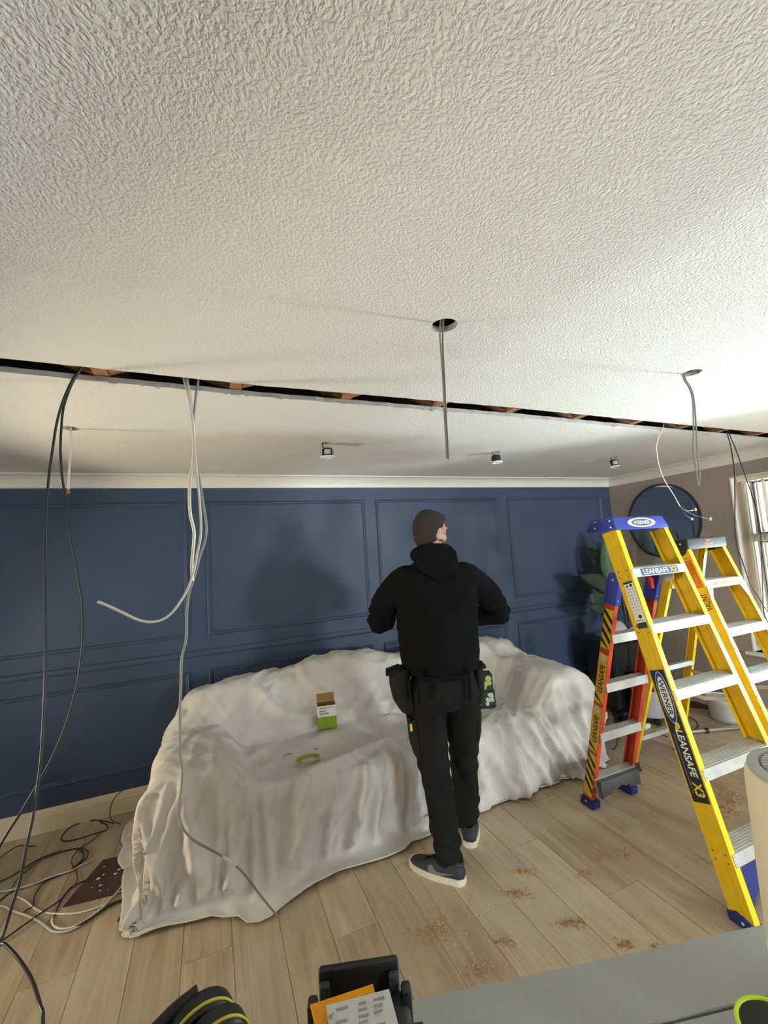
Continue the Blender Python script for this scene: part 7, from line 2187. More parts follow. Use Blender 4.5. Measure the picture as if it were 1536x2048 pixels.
# ------------------------------------------------------------------ downlights dangling below their holes
for i, (hx, hy, drop, lab, yaw) in enumerate(((.69, 2.545, .030, 'black downlight with a white label hanging above the middle of the sofa', 0.0), (2.02, 2.62, .018, 'black downlight dangling to the right of the man', 1.9), (3.29, 2.65, .022, 'black downlight dangling nearest the room corner', .35))):
    dl = thing('downlight', lab, 'downlight', (hx, hy, CEIL - drop), 0, 'downlights pulled out of the ceiling')
    bm = bmesh.new()
    lathe(bm, [(.026, -.002), (.031, -.006), (.033, -.012), (.033, -.052), (.030, -.054)], 28)
    finish('can', bm, 'downlight_black', dl, True)
    bm = bmesh.new()
    n_ = 10
    a0 = math.atan2(-hy, -hx) + .05 + yaw
    A = [bm.verts.new((.0336 * math.cos(a0 - .6 + 1.2 * k / n_), .0336 * math.sin(a0 - .6 + 1.2 * k / n_), -.043)) for k in range(n_ + 1)]
    B = [bm.verts.new((.0336 * math.cos(a0 - .6 + 1.2 * k / n_), .0336 * math.sin(a0 - .6 + 1.2 * k / n_), -.014)) for k in range(n_ + 1)]
    for k in range(n_):
        bm.faces.new((A[k], A[k + 1], B[k + 1], B[k]))
    bmesh.ops.solidify(bm, geom=bm.faces[:], thickness=.0005)
    finish('rating_label', bm, 'label_white', dl, True)
    bm = bmesh.new()
    lathe(bm, [(.030, -.052), (.046, -.054), (.047, -.057), (.040, -.063), (.028, -.064), (.026, -.058)], 32, cap=False)
    finish('bezel', bm, 'downlight_white', dl, True)
    bm = bmesh.new()
    lathe(bm, [(.0, -.055), (.020, -.056), (.027, -.060), (.027, -.054), (.0, -.052)], 24, cap=False)
    finish('lens', bm, 'lens', dl, True)
    bm = bmesh.new()
    tube(bm, smooth_path([(-.010, 0, -.004), (-.022, .004, .006), (-.026, .006, .016), (-.015, .004, drop + .05)], 5), .0035, 8)
    finish('supply_cable', bm, 'downlight_black', dl, True)
    for s in (-1, 1):
        bm = bmesh.new()
        tube(bm, smooth_path([(s * .033, .006, -.060), (s * .040, .006, -.03), (s * .041, .006, -.005), (s * .034, .006, .010)], 4), .0012, 6)
        finish('spring_clip', bm, 'steel', dl, True)

# ------------------------------------------------------------------ on the dust sheet
z0 = sheet_z(.73, 3.02, .045)
cb = thing('carton', 'small open white and green carton standing on the sofa seat', 'box', (.725, 3.05, z0 + .004), math.radians(-10))
w, d_, h = .130, .095, .150
bm = bmesh.new()
t = .002
box(bm, -w / 2, w / 2, -d_ / 2, -d_ / 2 + t, 0, .078)
box(bm, -w / 2, -w / 2 + t, -d_ / 2, d_ / 2, 0, .078)
box(bm, w / 2 - t, w / 2, -d_ / 2, d_ / 2, 0, .078)
box(bm, -w / 2, w / 2, d_ / 2 - t, d_ / 2, 0, .078)
box(bm, -w / 2, w / 2, -d_ / 2, d_ / 2, 0, t)
finish('green_base', bm, 'box_green', cb)
bm = bmesh.new()
box(bm, -w / 2, w / 2, -d_ / 2, -d_ / 2 + t, .078, h)
box(bm, -w / 2, -w / 2 + t, -d_ / 2, d_ / 2, .078, h)
box(bm, w / 2 - t, w / 2, -d_ / 2, d_ / 2, .078, h)
box(bm, -w / 2, w / 2, d_ / 2 - t, d_ / 2, .078, h)
finish('white_upper', bm, 'label_white', cb)
bm = bmesh.new()
box(bm, -w / 2 + t, w / 2 - t, d_ / 2 - t - .0015, d_ / 2 - t, .01, h - .001)
box(bm, -w / 2 + .004, w / 2 - .004, 0, .0016, 0, .055, Matrix.Translation((0, d_ / 2 - .001, h)) @ Matrix.Rotation(math.radians(-14), 4, 'X'))
finish('open_flap', bm, 'card_brown', cb)
bm = bmesh.new()
for (xa, xb, za, zb) in ((-.052, -.004, .132, .140), (.004, .052, .134, .138), (-.052, -.006, .112, .120), (-.052, .012, .094, .104), (-.052, -.020, .086, .089)):
    n_ = max(3, int((xb - xa) / .006))
    for k in range(n_):
        x0 = xa + (xb - xa) * k / n_
        box(bm, x0, x0 + (xb - xa) / n_ * RNG.uniform(.55, .85), -d_ / 2 - .0006, -d_ / 2, za, zb)
finish('faded_print', bm, 'text_grey', cb)
# two dark cartons stacked beside the man
zb = sheet_z(1.90, 2.86, .06) + .004
for k, (lab, dx, gm) in enumerate((('dark green-patterned carton lying under its twin beside the man', 0, 'box_mint'), ('dark carton with a lime pattern on top of its twin beside the man', -.012, 'box_lime'))):
    b_ = thing('carton', lab, 'box', (1.895 + dx, 2.87, zb + k * .122), math.radians(-24), 'dark cartons stacked on the sofa')
    bm = bmesh.new()
    rbox(bm, -.085, .085, -.055, .055, 0, .120, .003, 1)
    finish('body', bm, 'box_black', b_)
    bm = bmesh.new()
    for (px_, pz_, s_) in ((.052, .088, .026), (.030, .052, .022), (.060, .054, .018), (.024, .026, .016)):
        pts = [Vector((px_ + s_ * RNG.uniform(.7, 1.1) * math.cos(a), -.0552, pz_ + s_ * RNG.uniform(.7, 1.1) * math.sin(a))) for a in [2 * PI * q / 7 for q in range(7)]]
        prism(bm, pts, (0, -.0006, 0))
    finish('leaf_pattern', bm, gm, b_)
    bm = bmesh.new()
    for q in range(5):
        box(bm, -.075, -.075 + RNG.uniform(.03, .07), -.0557, -.055, .018 + q * .020, .024 + q * .020)
    finish('faded_print', bm, 'text_grey', b_)
zc_ = sheet_z(1.85, 2.70, .06)
cable('cable_offcut', 'grey cable offcut lying on the sheet below the dark cartons', [Vector((1.62, 2.66, zc_ + .014)), Vector((1.74, 2.69, zc_ + .014)), Vector((1.87, 2.73, zc_ + .014)), Vector((2.02, 2.79, zc_ + .014))], .006, 'cable_grey')
# ring of earth sleeving
zr = sheet_z(.53, 2.75, .06)
rg = thing('sleeving_coil', 'yellow-green ring of coiled sleeving on the sheet', 'coil', (.525, 2.745, zr + .010))
for k in range(3):
    bm = bmesh.new()
    tube(bm, [Vector(((.060 + .004 * k) * math.cos(a), (.052 + .003 * k) * math.sin(a), .004 * k + .003 * math.sin(2 * a + k))) for a in [2 * PI * q / 30 for q in range(30)]], .0048, 7, closed=True)
    finish('turn', bm, 'sleeving', rg, True)
for (x, y, lab, l) in ((1.17, 3.03, 'grey scrap of cable sheath on the sheet by the man', .06), (.42, 2.86, 'short grey cable clipping left of the yellow-green ring', .045), (.60, 2.86, 'tiny grey clipping behind the yellow-green ring', .02)):
    z = sheet_z(x, y, .05)
    cable('cable_clipping', lab, [Vector((x - l / 2, y, z + .004)), Vector((x, y + .012, z + .005)), Vector((x + l / 2, y + .006, z + .006))], .0034, 'cable_grey', 'clippings on the sheet', 'clipping')

# ------------------------------------------------------------------ cables and board on the floor at the left
ZF = {}


def zoomed(pts, r, z=None):
    return [on_z(px / 5.908, 1600 + py / 5.908, (z if z is not None else r)) + Vector((0, 0, .0)) for px, py in pts]


FLOORC = [
    ('black cable lying in an oval loop against the skirting board', 'cable_black', .0036, [(1350, 275), (1230, 250), (1100, 238), (950, 270), (820, 330), (740, 410), (725, 460), (770, 485), (880, 470), (1050, 420), (1200, 375), (1265, 345), (1262, 295), (1180, 262)]),
    ('thin dark cable curling from the oval loop into a small ring', 'cable_dark', .0028, [(1180, 390), (1100, 470), (960, 560), (880, 640), (850, 710), (860, 780), (905, 850), (915, 930), (890, 990)]),
    ('short dark cable end nearest the skirting board at the far left', 'cable_dark', .0034, [(-60, 740), (0, 690), (80, 620), (230, 540), (330, 545), (420, 545)]),
    ('grey-brown cable arching across the boards towards the board', 'cable_dark', .0040, [(-60, 990), (0, 965), (150, 890), (270, 820), (420, 720), (600, 640), (760, 600), (900, 575), (965, 600), (985, 660), (950, 730), (860, 800)]),
    ('dark cable running beside the grey-brown arch', 'cable_dark', .0034, [(150, 1025), (210, 930), (300, 850), (450, 730), (620, 650), (800, 590), (960, 570), (1040, 610), (1030, 670), (960, 740)]),
    ('pale cable with a stripped white end pointing at the board', 'cable_light', .0040, [(-60, 1095), (0, 1080), (150, 1060), (400, 990), (600, 910), (850, 830), (950, 770), (1020, 745), (1110, 685)]),
    ('black cable crossing under the pale stripped one', 'cable_black', .0034, [(-60, 1230), (0, 1190), (110, 1100), (300, 1020), (500, 965), (700, 890), (870, 820), (980, 720)]),
    ('black cable bent in a hook in the middle of the tangle', 'cable_black', .0034, [(860, 830), (700, 890), (520, 980), (450, 1060), (405, 1150), (395, 1250), (330, 1290), (270, 1330)]),
    ('long black cable slanting from the bottom left up to the board', 'cable_black', .0040, [(-60, 1700), (40, 1650), (250, 1500), (450, 1360), (700, 1190), (780, 1100), (860, 1020), (1010, 950)]),
    ('brown cable curving down beside the brown board', 'cable_dark', .0034, [(890, 1000), (780, 1100), (705, 1220), (650, 1350), (620, 1430), (640, 1470)]),
    ('white cable in a wide curve nearest the camera', 'cable_light', .0052, [(-60, 1250), (0, 1250), (60, 1262), (150, 1310), (300, 1360), (470, 1440), (600, 1540), (700, 1560), (850, 1530), (1050, 1410), (1180, 1300), (1290, 1190), (1400, 1070), (1480, 960)]),
    ('white cable lying just inside the wide white curve', 'cable_white', .0046, [(620, 1400), (612, 1440), (640, 1490), (720, 1520), (860, 1500), (1000, 1430), (1150, 1320), (1240, 1250)]),
    ('cream cable running along the front edge of the brown board', 'cable_white', .0046, [(200, 1140), (300, 1190), (420, 1290), (560, 1335), (750, 1345), (950, 1330), (1150, 1270), (1250, 1230), (1350, 1130), (1420, 1085), (1510, 1085)]),
    ('black cable bundle disappearing under the front of the sheet', 'cable_black', .0060, [(900, 1500), (1060, 1410), (1200, 1310), (1300, 1240), (1460, 1175), (1560, 1150)]),
]
for i, (lab, m_, r, pts) in enumerate(FLOORC):
    cable('floor_cable', lab, zoomed(pts, r, r + .0006 + .004 * (i % 3)), r, m_, 'tangle of cables on the floor by the sofa', sub=4, n=7)
A, B = on_z(125, 1814, .004), on_z(206, 1720, .004)
bm = bmesh.new()
o = (A + B) / 2
e1 = Vector((.42, -.05, 0))
pts = [A - o, B - o, B - o + e1, A - o + e1 * 1.05]
prism(bm, [Vector((p_.x, p_.y, -.003)) for p_ in pts], (0, 0, .006))
bmesh.ops.bevel(bm, geom=bm.edges[:], offset=.001, segments=1, affect='EDGES')
bd = tag(finish('hardboard_sheet', bm, 'board_brown', None, False, (o.x, o.y, .0034)), 'thin dark brown board poking out from under the dust sheet', 'board')
bm = bmesh.new()
for k in range(16):
    q = A.lerp(B, RNG.uniform(.1, .9)) + e1 * RNG.uniform(.1, .6) - o
    bmesh.ops.create_icosphere(bm, subdivisions=1, radius=RNG.uniform(.003, .010), matrix=Matrix.Translation((q.x, q.y, .005)) @ Matrix.Diagonal((1.4, 1, .4, 1)))
tag(finish('plaster_crumb', bm, 'label_white', bd), kind='stuff')
cable('wall_cable', 'thin brown cable looping up the skirting board at the sofa end', [at_y(250, 1578, 3.60), at_y(232, 1592, 3.63), at_y(222, 1612, 3.64), at_y(220, 1632, 3.62), at_y(226, 1642, 3.60), on_z(240, 1648, .005)], .0032, 'cable_dark')
cable('flex_tail', 'short bent wire tail at the bottom corner of the sheet', [on_z(236, 1842, .004), on_z(240, 1834, .006), on_z(247, 1829, .008), on_z(250, 1822, .010), on_z(254, 1812, .008)], .0034, 'cable_dark')

# wood shavings and grit left on the boards by the hole saw and the trousers
CL = [(868, 1862, 42, 34, 260, .8), (905, 1840, 70, 40, 160, .6), (1035, 1788, 26, 9, 110, .9), (1052, 1744, 22, 6, 80, 1.0), (1142, 1847, 30, 9, 110, 1.0), (1010, 1884, 20, 9, 80, .8), (955, 1938, 38, 22, 150, .7),
      (1248, 1890, 18, 10, 70, .9), (1310, 1893, 10, 5, 30, .9), (1170, 1746, 12, 8, 45, .9), (1200, 1712, 10, 8, 30, .9), (1245, 1705, 16, 12, 50, .9), (1450, 1600, 34, 30, 170, 1.1), (1462, 1612, 20, 20, 90, 1.1),
      (700, 1935, 130, 70, 70, .5), (420, 1960, 180, 60, 60, .5), (1100, 1800, 220, 90, 120, .5), (1000, 1960, 90, 50, 90, .5), (1390, 1690, 60, 50, 60, .6), (860, 1800, 60, 30, 60, .5), (540, 1860, 100, 30, 40, .5)]
bm = bmesh.new()
for (cx, cy, sx, sy, n_, big) in CL:
    for k in range(n_):
        px_, py_ = cx + RNG.normal(0, sx * .55), cy + RNG.normal(0, sy * .55)
        p_ = on_z(px_, py_, 0)
        if p_.y > 3.6 or p_.x > 4.3 or (p_.xy - Vector((1.07, 2.19))).length < .22 or (p_.xy - Vector((1.42, 2.40))).length < .2:
            continue
        l, w_ = RNG.uniform(.0035, .010) * big, RNG.uniform(.0016, .0036) * big
        mx = Matrix.Translation((p_.x, p_.y, .0012)) @ Matrix.Rotation(RNG.uniform(0, PI), 4, 'Z') @ Matrix.Rotation(RNG.uniform(-.3, .3), 4, 'Y')
        mi = 0 if RNG.rand() < .5 else 1 if RNG.rand() < .6 else 2
        q = [bm.verts.new(mx @ Vector(v)) for v in ((-l, -w_, 0), (l, -w_ * .6, 0), (0, w_, 0), (0, 0, w_ * 1.4))]
        for f in ((0, 2, 1), (0, 1, 3), (1, 2, 3), (2, 0, 3)):
            bm.faces.new([q[i] for i in f]).material_index = mi
tag(finish('wood_shavings', bm, ['shaving', 'shaving_light', 'grit']), 'orange-brown wood shavings and pale sawdust scattered in patches on the floor', 'debris', None, 'stuff')


# ------------------------------------------------------------------ things in the right-hand corner
# leafy plant in a tall black pot
PP = Vector((4.20, 3.43, 0))
pl_ = thing('potted_plant', 'large dark-leaved plant in the corner behind the ladders', 'plant', PP)
bm = bmesh.new()
lathe(bm, [(.12, 0), (.135, .01), (.175, .40), (.180, .42), (.165, .42), (.155, .38), (.0, .38)], 28, cap=False)
finish('pot', bm, 'black_plastic', pl_, True)
bm = bmesh.new()
for k, (dx, dy, h) in enumerate(((-.03, 0, .95), (.02, .02, 1.25), (.04, -.03, .75))):
    tube(bm, smooth_path([(dx * .3, dy * .3, .36), (dx * 1.5, dy, .36 + h * .5), (dx * 2.4, dy * 2, .36 + h)], 5), [.011 - .0004 * q for q in range(11)], 8)
finish('stem', bm, 'stem', pl_, True)


def leaf(base, tip, width, up, m_, fold=.25, bend=.12):
    b0, t0 = Vector(base), Vector(tip)
    ax = (t0 - b0)
    L = ax.length
    ax.normalize()
    upv = (Vector(up) - ax * Vector(up).dot(ax)).normalized()
    sd = ax.cross(upv)
    b = bmesh.new()
    rows = []
    for i in range(11):
        t = i / 10
        w = width * (math.sin(PI * min(1, t * .93 + .05)) ** .75) * (1 - .25 * t)
        c = b0 + ax * (L * t) + upv * (bend * L * math.sin(PI * t) - .05 * L * t * t)
        rows.append([b.verts.new(c + sd * (w * s) + upv * (abs(s) * w * fold + .006 * math.sin(t * 16 + s * 2) * abs(s))) for s in (-1, -.5, 0, .5, 1)])
    for A_, B_ in zip(rows, rows[1:]):
        for k in range(4):
            b.faces.new((A_[k], A_[k + 1], B_[k + 1], B_[k]))
    bmesh.ops.solidify(b, geom=b.faces[:], thickness=.002)
    tube(b, [b0 - ax * .05, b0, b0 + ax * L * .9 + upv * (bend * L * .2)], [.004, .0035, .0015], 6)
    bmesh.ops.translate(b, vec=-PP, verts=b.verts[:])
    return finish('leaf', b, m_, pl_, 'all')


leaf((3.98, 3.32, 1.16), (3.90, 3.28, 1.78), .17, (-.55, -.8, .1), 'leaf_light', .15, .05)
leaf((3.93, 3.30, 1.05), (3.48, 3.30, 1.345), .125, (-.3, -.85, .55), 'leaf', .2, .10)
leaf((3.90, 3.28, .97), (3.52, 3.26, 1.13), .14, (-.3, -.85, -.4), 'leaf', .2, .08)
leaf((3.86, 3.26, .89), (3.45, 3.22, 1.04), .085, (-.2, -.8, .6), 'leaf', .2, .06)
leaf((4.10, 3.36, 1.15), (4.19, 3.34, 1.66), .10, (.3, -.9, .1), 'leaf', .2, .05)
leaf((4.15, 3.30, 1.00), (4.34, 3.14, .86), .085, (0, -.4, .9), 'leaf', .2, .2)
leaf((4.05, 3.27, 1.08), (3.98, 3.14, .80), .085, (-.3, -.9, .3), 'leaf', .25, .1)
leaf((4.11, 3.28, 1.00), (4.14, 3.13, .74), .08, (.1, -.9, .3), 'leaf', .25, .1)
leaf((4.06, 3.42, 1.3), (3.84, 3.55, 1.62), .09, (-.2, -.9, .2), 'leaf', .2, .05)
leaf((4.0, 3.42, 1.1), (3.74, 3.56, 1.30), .09, (-.2, -.9, .2), 'leaf', .2, .05)

# black cabinet with a round white speaker on it
cab = thing('side_cabinet', 'black low cabinet behind the striped ladder section', 'cabinet', (3.78, 3.29, 0))
bm = bmesh.new()
rbox(bm, -.20, .20, -.16, .16, .06, .68, .006, 1)
finish('carcass', bm, 'black_plastic', cab)
for s in (-1, 1):
    bm = bmesh.new()
    rbox(bm, s * .10 - .094, s * .10 + .094, -.174, -.160, .075, .66, .004, 1)
    dr = finish('door', bm, 'black_plastic', cab)
    bm = bmesh.new()
    tube(bm, [(s * .02, -.182, .36), (s * .02, -.182, .46)], .005, 8)
    finish('handle', bm, 'cap_grey', dr, True)
for sx in (-.17, .17):
    for sy in (-.13, .13):
        bm = bmesh.new()
        box(bm, sx - .018, sx + .018, sy - .018, sy + .018, 0, .06)
        finish('leg', bm, 'black_plastic', cab)
sp = thing('globe_speaker', 'round white speaker on the black cabinet beside the plant', 'speaker', (3.725, 3.20, .68))
bm = bmesh.new()
lathe(bm, [(.070, 0), (.095, .015), (.112, .055), (.114, .095), (.100, .145), (.070, .182), (.025, .198), (.0, .200)], 28, cap=False)
finish('body', bm, 'vac_grey', sp, True)
bm = bmesh.new()
lathe(bm, [(.056, 0), (.062, .004), (.060, .010), (.05, .012)], 28)
finish('base_ring', bm, 'cap_grey', sp, True)
cable('speaker_flex', 'thin white flex trailing from the round white speaker', [Vector((3.82, 3.10, .80)), Vector((3.90, 3.06, .83)), Vector((3.97, 2.99, .76)), Vector((3.985, 2.995, .60)), Vector((4.03, 2.98, .48)), Vector((4.07, 2.97, .30)), Vector((4.10, 2.95, .005))], .003, 'cable_white')

# drum vacuum cleaner, its hose, tube and nozzle
vc_ = thing('vacuum_cleaner', 'white and black drum vacuum cleaner behind the yellow ladder', 'vacuum cleaner', (3.76, 2.93, 0), .3)
bm = bmesh.new()
lathe(bm, [(.10, .05), (.135, .06), (.142, .10), (.146, .28), (.140, .30)], 32)
finish('drum', bm, 'vac_grey', vc_, True)
bm = bmesh.new()
lathe(bm, [(.146, .30), (.150, .31), (.148, .36), (.12, .40), (.06, .42), (.0, .422)], 32, cap=False)
finish('motor_head', bm, 'black_plastic', vc_, True)
for a in (.6, 2.2, 3.8, 5.4):
    bm = bmesh.new()
    lathe(bm, [(.02, 0), (.026, .01), (.026, .042), (.02, .052)], 14, Matrix.Translation((.118 * math.cos(a), .118 * math.sin(a), .026)) @ Matrix.Rotation(PI / 2, 4, 'X') @ Matrix.Translation((0, 0, -.026)))
    finish('castor', bm, 'black_plastic', vc_, True)
for a in (-2.3, -1.5, -.8):
    bm = bmesh.new()
    mx = Matrix.Rotation(a, 4, 'Z') @ Matrix.Translation((.150, 0, .37))
    rbox(bm, -.008, .012, -.036, .036, -.075, .055, .012, 2, mx)
    finish('clip', bm, 'tub_white', vc_, True)
bm = bmesh.new()
tube(bm, smooth_path([(-.08, 0, .40), (-.04, 0, .45), (.04, 0, .45), (.08, 0, .40)], 5), .010, 8)
finish('carry_handle', bm, 'black_plastic', vc_, True)
hz = [(1222, 1387, 3.4, .03), (1260, 1392, 3.4, .03), (1290, 1402, 3.2, .03), (1320, 1415, 3.0, .03)]
hp = [on_z(px, py, .022) for px, py in ((1226, 1426), (1250, 1440), (1275, 1455), (1288, 1450), (1278, 1436), (1255, 1431), (1232, 1438), (1250, 1452), (1286, 1457))]
vh = thing('vacuum_hose', 'black ribbed vacuum hose with a white end on the floor behind the striped ladder', 'hose', hp[0])
P = smooth_path([q - hp[0] + Vector((0, 0, .002 + .012 * (i % 2))) for i, q in enumerate(hp)], 14)
bm = bmesh.new()
tube(bm, P, [.0225 if i % 2 else .0185 for i in range(len(P))], 12)
finish('hose', bm, 'black_plastic', vh, True)
bm = bmesh.new()
e0 = P[-1]
tube(bm, [e0, e0 + Vector((.05, .01, 0)), e0 + Vector((.10, .02, -.002))], [.022, .024, .018], 14)
finish('hose_end', bm, 'tub_white', vh, True)
t0, t1 = on_z(1350, 1467, .022), on_z(1536, 1449, .022)
vt = thing('vacuum_tube', 'chrome vacuum tube lying on the floor in front of the white tub', 'tube', t0)
bm = bmesh.new()
tube(bm, [Vector((0, 0, 0)), t1 - t0], .0175, 16)
finish('tube', bm, 'steel', vt, True)
bm = bmesh.new()
c0 = (t1 - t0) * .33
dv = (t1 - t0).normalized()
tube(bm, [c0 - dv * .016, c0 - dv * .014, c0 + dv * .014, c0 + dv * .016], [.0185, .0215, .0215, .0185], 16)
finish('collar', bm, 'black_plastic', vt, True)
fl = on_z(1235, 1380, .02)
cable('floor_pipe', 'black pipe along the floor behind the striped ladder', [on_z(1215, 1388, .03), on_z(1262, 1398, .03), on_z(1290, 1412, .03)], .022, 'black_plastic', None, 'pipe')
for lab, pts in (('black cable looping in rings behind the orange rail', ((1222, 1412), (1240, 1405), (1262, 1412), (1280, 1423), (1266, 1432), (1240, 1424), (1226, 1412), (1244, 1404), (1262, 1406))),
                 ('black cable in a wide ring between the ladder sections', ((1262, 1400), (1280, 1408), (1296, 1418), (1290, 1427), (1270, 1424), (1250, 1418), (1232, 1424))),
                 ('black cable hanging in a hook below the lower orange rung', ((1246, 1466), (1236, 1476), (1233, 1490), (1229, 1496), (1224, 1498))),
                 ('thin black cable on the floor left of the chrome tube', ((1300, 1462), (1320, 1468), (1335, 1474))),
                 ('black cable curving beside the chrome tube', ((1378, 1434), (1392, 1442), (1395, 1452), (1388, 1462)))):
    cable('floor_cable', lab, [on_z(px, py, .006 + .003 * (i % 3)) for i, (px, py) in enumerate(pts)], .0042, 'cable_black', 'cables behind the ladders', sub=6)
# white oval tub with its lid
tb = thing('storage_tub', 'white oval tub with a lid against the taupe wall', 'tub', (4.29, 2.57, 0), math.radians(90))
bm = bmesh.new()
prof = [(.80, 0), (.86, .006), (.97, .165), (1.0, .175)]
rings = []
for f, z in prof:
    rings.append([bm.verts.new((.185 * f * math.cos(2 * PI * k / 40), .125 * f * math.sin(2 * PI * k / 40), z)) for k in range(40)])
for A_, B_ in zip(rings, rings[1:]):
    for k in range(40):
        bm.faces.new((A_[k], A_[(k + 1) % 40], B_[(k + 1) % 40], B_[k]))
bm.faces.new(rings[0][::-1])
bm.faces.new(rings[-1])
finish('body', bm, 'tub_white', tb, True)
bm = bmesh.new()
rings = []
for f, z in ((1.0, .172), (1.04, .174), (1.04, .192), (1.0, .200), (.93, .201), (.90, .194), (.0, .194)):
    rings.append([bm.verts.new((.185 * f * math.cos(2 * PI * k / 40), .125 * f * math.sin(2 * PI * k / 40), z)) for k in range(40)])
for A_, B_ in zip(rings, rings[1:]):
    for k in range(40):
        bm.faces.new((A_[k], A_[(k + 1) % 40], B_[(k + 1) % 40], B_[k]))
finish('lid', bm, 'tub_white', tb, True)
bm = bmesh.new()
tube(bm, smooth_path([(-.02, -.03, .196), (-.015, -.028, .214), (.012, -.02, .216), (.02, -.018, .196)], 4), .003, 6)
finish('wire_tie', bm, 'cap_grey', tb, True)
bw = on_z(1388, 1412, .0)
bm = bmesh.new()
prism(bm, [(-.10, .02, 0), (.03, -.13, 0), (.09, -.06, 0), (.0, .10, 0)], (0, 0, .03))
bmesh.ops.bevel(bm, geom=bm.edges[:], offset=.006, segments=1, affect='EDGES')
tag(finish('leather_pouch', bm, 'board_brown', None, False, bw), 'flat brown pouch on the floor left of the white tub', 'pouch')

# ------------------------------------------------------------------ grey worktop beside the camera and what stands on it
TZ = .75
TA = math.radians(-14.1)
tbl = thing('worktop', 'grey laminate worktop across the bottom right corner', 'worktop', (.36, .94, TZ), TA)
# local x runs along the far edge, y towards the far side
for nm, y0, y1 in (('top_panel', -.142, 0.0), ('top_panel', -.95, -.147)):
    bm = bmesh.new()
    rbox(bm, -.62, 1.75, y0, y1, -.028, 0, .002, 1)
    finish(nm, bm, 'worktop_grey', tbl)
bm = bmesh.new()
box(bm, -.55, 1.68, -.90, -.05, -.10, -.030)
finish('apron', bm, 'worktop_grey', tbl)
for lx in (-.50, 1.63):
    for ly in (-.86, -.09):
        bm = bmesh.new()
        box(bm, lx - .035, lx + .035, ly - .035, ly + .035, -TZ, -.10)
        finish('leg', bm, 'worktop_grey', tbl)

# cylindrical air purifier
PC = Vector((1.107, .502, TZ))
pu = thing('air_purifier', 'cream cylindrical air purifier with a round slotted top grille', 'air purifier', PC)
R0 = .1285
bm = bmesh.new()
lathe(bm, [(R0 - .006, 0), (R0, .008), (R0, .440), (R0 - .002, .455), (R0 - .008, .466)], 64, cap=True)
finish('body', bm, 'purifier_cream', pu, True)
bm = bmesh.new()
lathe(bm, [(R0 - .006, .464), (R0 - .007, .4705), (R0 - .013, .4735), (R0 - .026, .4735), (R0 - .028, .468), (R0 - .028, .464)], 64, cap=False)
finish('top_ring', bm, 'purifier_grey', pu, True)
bm = bmesh.new()
lathe(bm, [(0, .4662), (R0 - .027, .4662), (R0 - .027, .4668), (0, .4668)], 48, cap=False)
gr = finish('grille_plate', bm, 'grille_dark', pu)
RG_ = R0 - .030
for k in range(-8, 9):
    c = k * .0113
    if abs(c) >= RG_:
        continue
    hl_ = math.sqrt(RG_ ** 2 - c * c)
    bm = bmesh.new()
    path = [Vector((t * hl_, c + .010 * (1 - t * t), .4712)) for t in [-1 + 2 * q / 10 for q in range(11)]]
    mx = Matrix.Rotation(math.radians(-38), 4, 'Z')
    tube(bm, [mx @ v for v in path], .0029, 6)
    finish('grille_slat', bm, 'grille_bar', gr, True)

# black pad with a lime rim at the very corner
dc = Vector((.850, .497, TZ))
ds = thing('round_pot', 'black round pot with a bright lime rim in the bottom right corner', 'pot', dc)
bm = bmesh.new()
lathe(bm, [(.044, 0), (.048, .004), (.054, .120), (.056, .128), (.050, .131), (.0, .131)], 40, cap=False)
finish('body', bm, 'black_plastic', ds, True)
bm = bmesh.new()
tube(bm, [Vector((.0565 * math.cos(a), .0565 * math.sin(a), .130)) for a in [2 * PI * q / 48 for q in range(48)]], .0036, 8, closed=True)
finish('rim', bm, 'lime', ds, True)

# black tool bag with leaflets lying in it
BA = math.radians(-17)
bg = thing('tool_bag', 'black tool bag with leaflets on top at the bottom edge', 'bag', (.215, .768, TZ), BA)
bm = bmesh.new()
rbox(bm, -.074, .074, .066, .082, .02, .205, .006, 2)
finish('back_panel', bm, 'black_plastic', bg, True)
bm = bmesh.new()
b2 = bmesh.new()
box(b2, -.088, .088, -.10, .066, 0, .168)
bmesh.ops.bevel(b2, geom=b2.edges[:], offset=.022, segments=4, affect='EDGES', profile=.5)
merge(bm, b2)
finish('body', bm, 'black_plastic', bg, True)
for s in (-1, 1):
    bm = bmesh.new()
    lathe(bm, [(.02, -.016), (.060, -.016), (.066, -.010), (.066, .010), (.060, .016), (.02, .016)], 28, Matrix.Translation((s * .098, .002, .068)) @ Matrix.Rotation(PI / 2, 4, 'Y'))
    finish('end_pocket', bm, 'black_plastic', bg, True)
    bm = bmesh.new()
    rbox(bm, s * .083 - .009, s * .083 + .009, .030, .055, .10, .182, .005, 2)
    finish('strap_post', bm, 'cap_black', bg, True)
    bm = bmesh.new()
    rbox(bm, s * .062 - .009, s * .062 + .009, .050, .066, .15, .192, .004, 2)
    finish('buckle', bm, 'cap_grey', bg, True)


def sheet_of(name, lab, cs, m_, z, tk=.0012, cat='leaflet'):
    c = sum((Vector(q) for q in cs), Vector((0, 0, 0))) / 4
    bm = bmesh.new()
    prism(bm, [Vector(q) - c for q in cs], (0, 0, tk))
    ob = finish(name, bm, m_, None, False, c)
    return tag(ob, lab, cat)


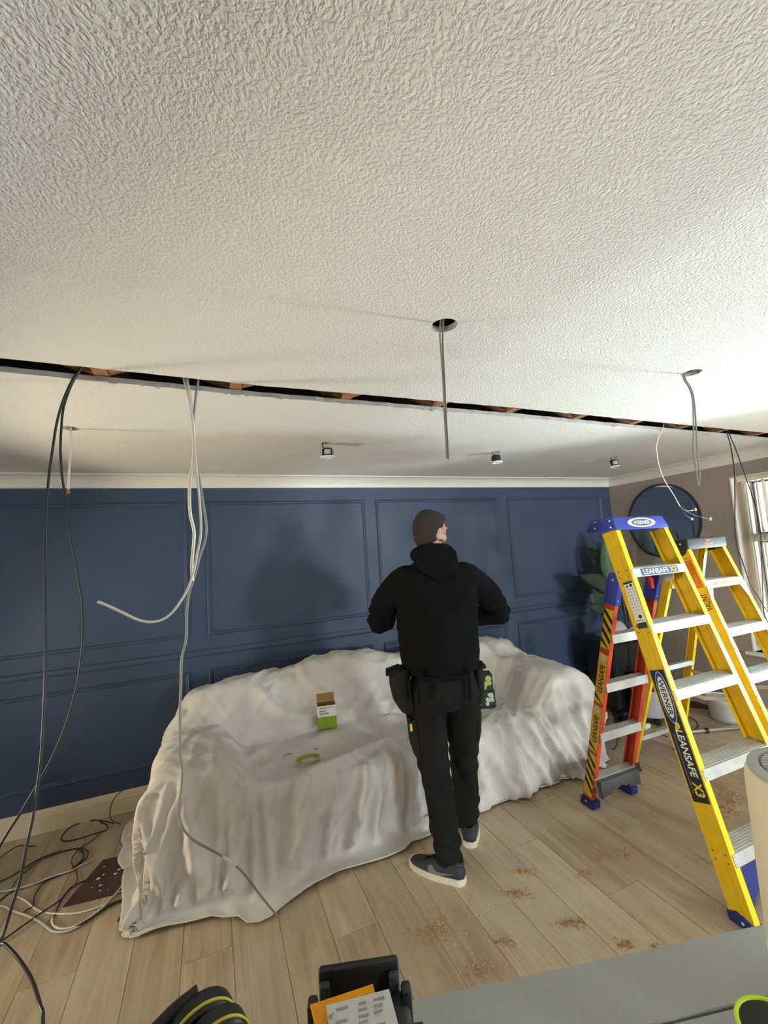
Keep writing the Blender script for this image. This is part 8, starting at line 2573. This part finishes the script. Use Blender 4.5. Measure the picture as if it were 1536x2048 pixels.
zb_ = TZ + .176
oc = [on_z(620, 2012, zb_ + .012), on_z(746, 1970, zb_ + .030), on_z(765, 2050, zb_ + .006), on_z(640, 2095, zb_)]
ol = sheet_of('leaflet', 'orange-yellow leaflet half under the white printed sheet', oc, 'paper_orange', zb_, .002)
wc = [on_z(652, 2012, zb_ + .022), on_z(778, 1979, zb_ + .037), on_z(800, 2062, zb_ + .017), on_z(664, 2100, zb_ + .013)]
wl_ = sheet_of('leaflet', 'white printed instruction sheet lying on top of the orange leaflet', wc, 'paper_white', zb_, .0010)
o, ux, uy = wc[0], wc[1] - wc[0], wc[3] - wc[0]
n_ = ux.cross(uy).normalized()
if n_.z < 0:
    n_ = -n_
fmx = frame(o - wl_.location + n_ * .0014, ux, -(uy - ux * uy.dot(ux) / ux.length_squared))
bm = bmesh.new()
for k in range(11):
    yy = -.010 - k * .0085
    for x0, x1 in ((.018, .050), (.056, .078), (.082, .104)):
        if RNG.rand() < .85:
            e = x0 + (x1 - x0) * RNG.uniform(.6, 1.0)
            box(bm, x0, e, yy - .0018, yy + .0018, 0, .0003, fmx)
prism(bm, [fmx @ Vector((.004, -.016, 0)), fmx @ Vector((.014, -.012, 0)), fmx @ Vector((.011, -.022, 0))], fmx.to_3x3() @ Vector((0, 0, .0003)))
finish('faded_print', bm, 'print_grey', wl_)
bm = bmesh.new()
fo = frame(oc[1] - ol.location + Vector((0, 0, .0022)), oc[1] - oc[0], oc[1] - oc[2])
box(bm, -.012, -.010, -.024, -.010, 0, .0003, fo)
finish('printed_mark', bm, 'text_black', ol)

# rolled black bundle with yellow piping and a bent rod
cl = thing('cable_bundle', 'black rolled bundle with yellow piping and a bent wire at the bottom left', 'bundle', (-.040, .990, TZ + .004), math.radians(8))
for k, (y_, r_, dx) in enumerate(((0.0, .066, 0.0), (-.040, .062, .020), (-.080, .058, .030))):
    bm = bmesh.new()
    mx = Matrix.Translation((dx, y_, r_)) @ Matrix.Rotation(PI / 2 + .12, 4, 'X') @ Matrix.Rotation(.1, 4, 'Y')
    lathe(bm, [(.018, -.020), (r_ * .85, -.021), (r_ * .97, -.014), (r_, 0), (r_ * .97, .014), (r_ * .85, .021), (.018, .020)], 32, mx)
    finish('roll', bm, 'black_plastic', cl, True)
    bm = bmesh.new()
    tube(bm, [mx @ Vector(((r_ * .985) * math.cos(a), (r_ * .985) * math.sin(a), .014)) for a in [2 * PI * q / 36 for q in range(36)]], .0028, 7, closed=True)
    finish('piping', bm, 'yellow_piping', cl, True)
bm = bmesh.new()
tube(bm, smooth_path([(.0, .012, .128), (-.04, .012, .118), (-.070, .010, .106), (-.088, .008, .100)], 5), .0115, 10)
finish('strap_end', bm, 'black_plastic', cl, True)
bm = bmesh.new()
tube(bm, [Vector((-.086, .008, .100)), Vector((-.112, .004, .095)), Vector((-.136, -.022, .078)), Vector((-.150, -.05, .06))], .0016, 8)
finish('bent_wire', bm, 'steel', cl, True)
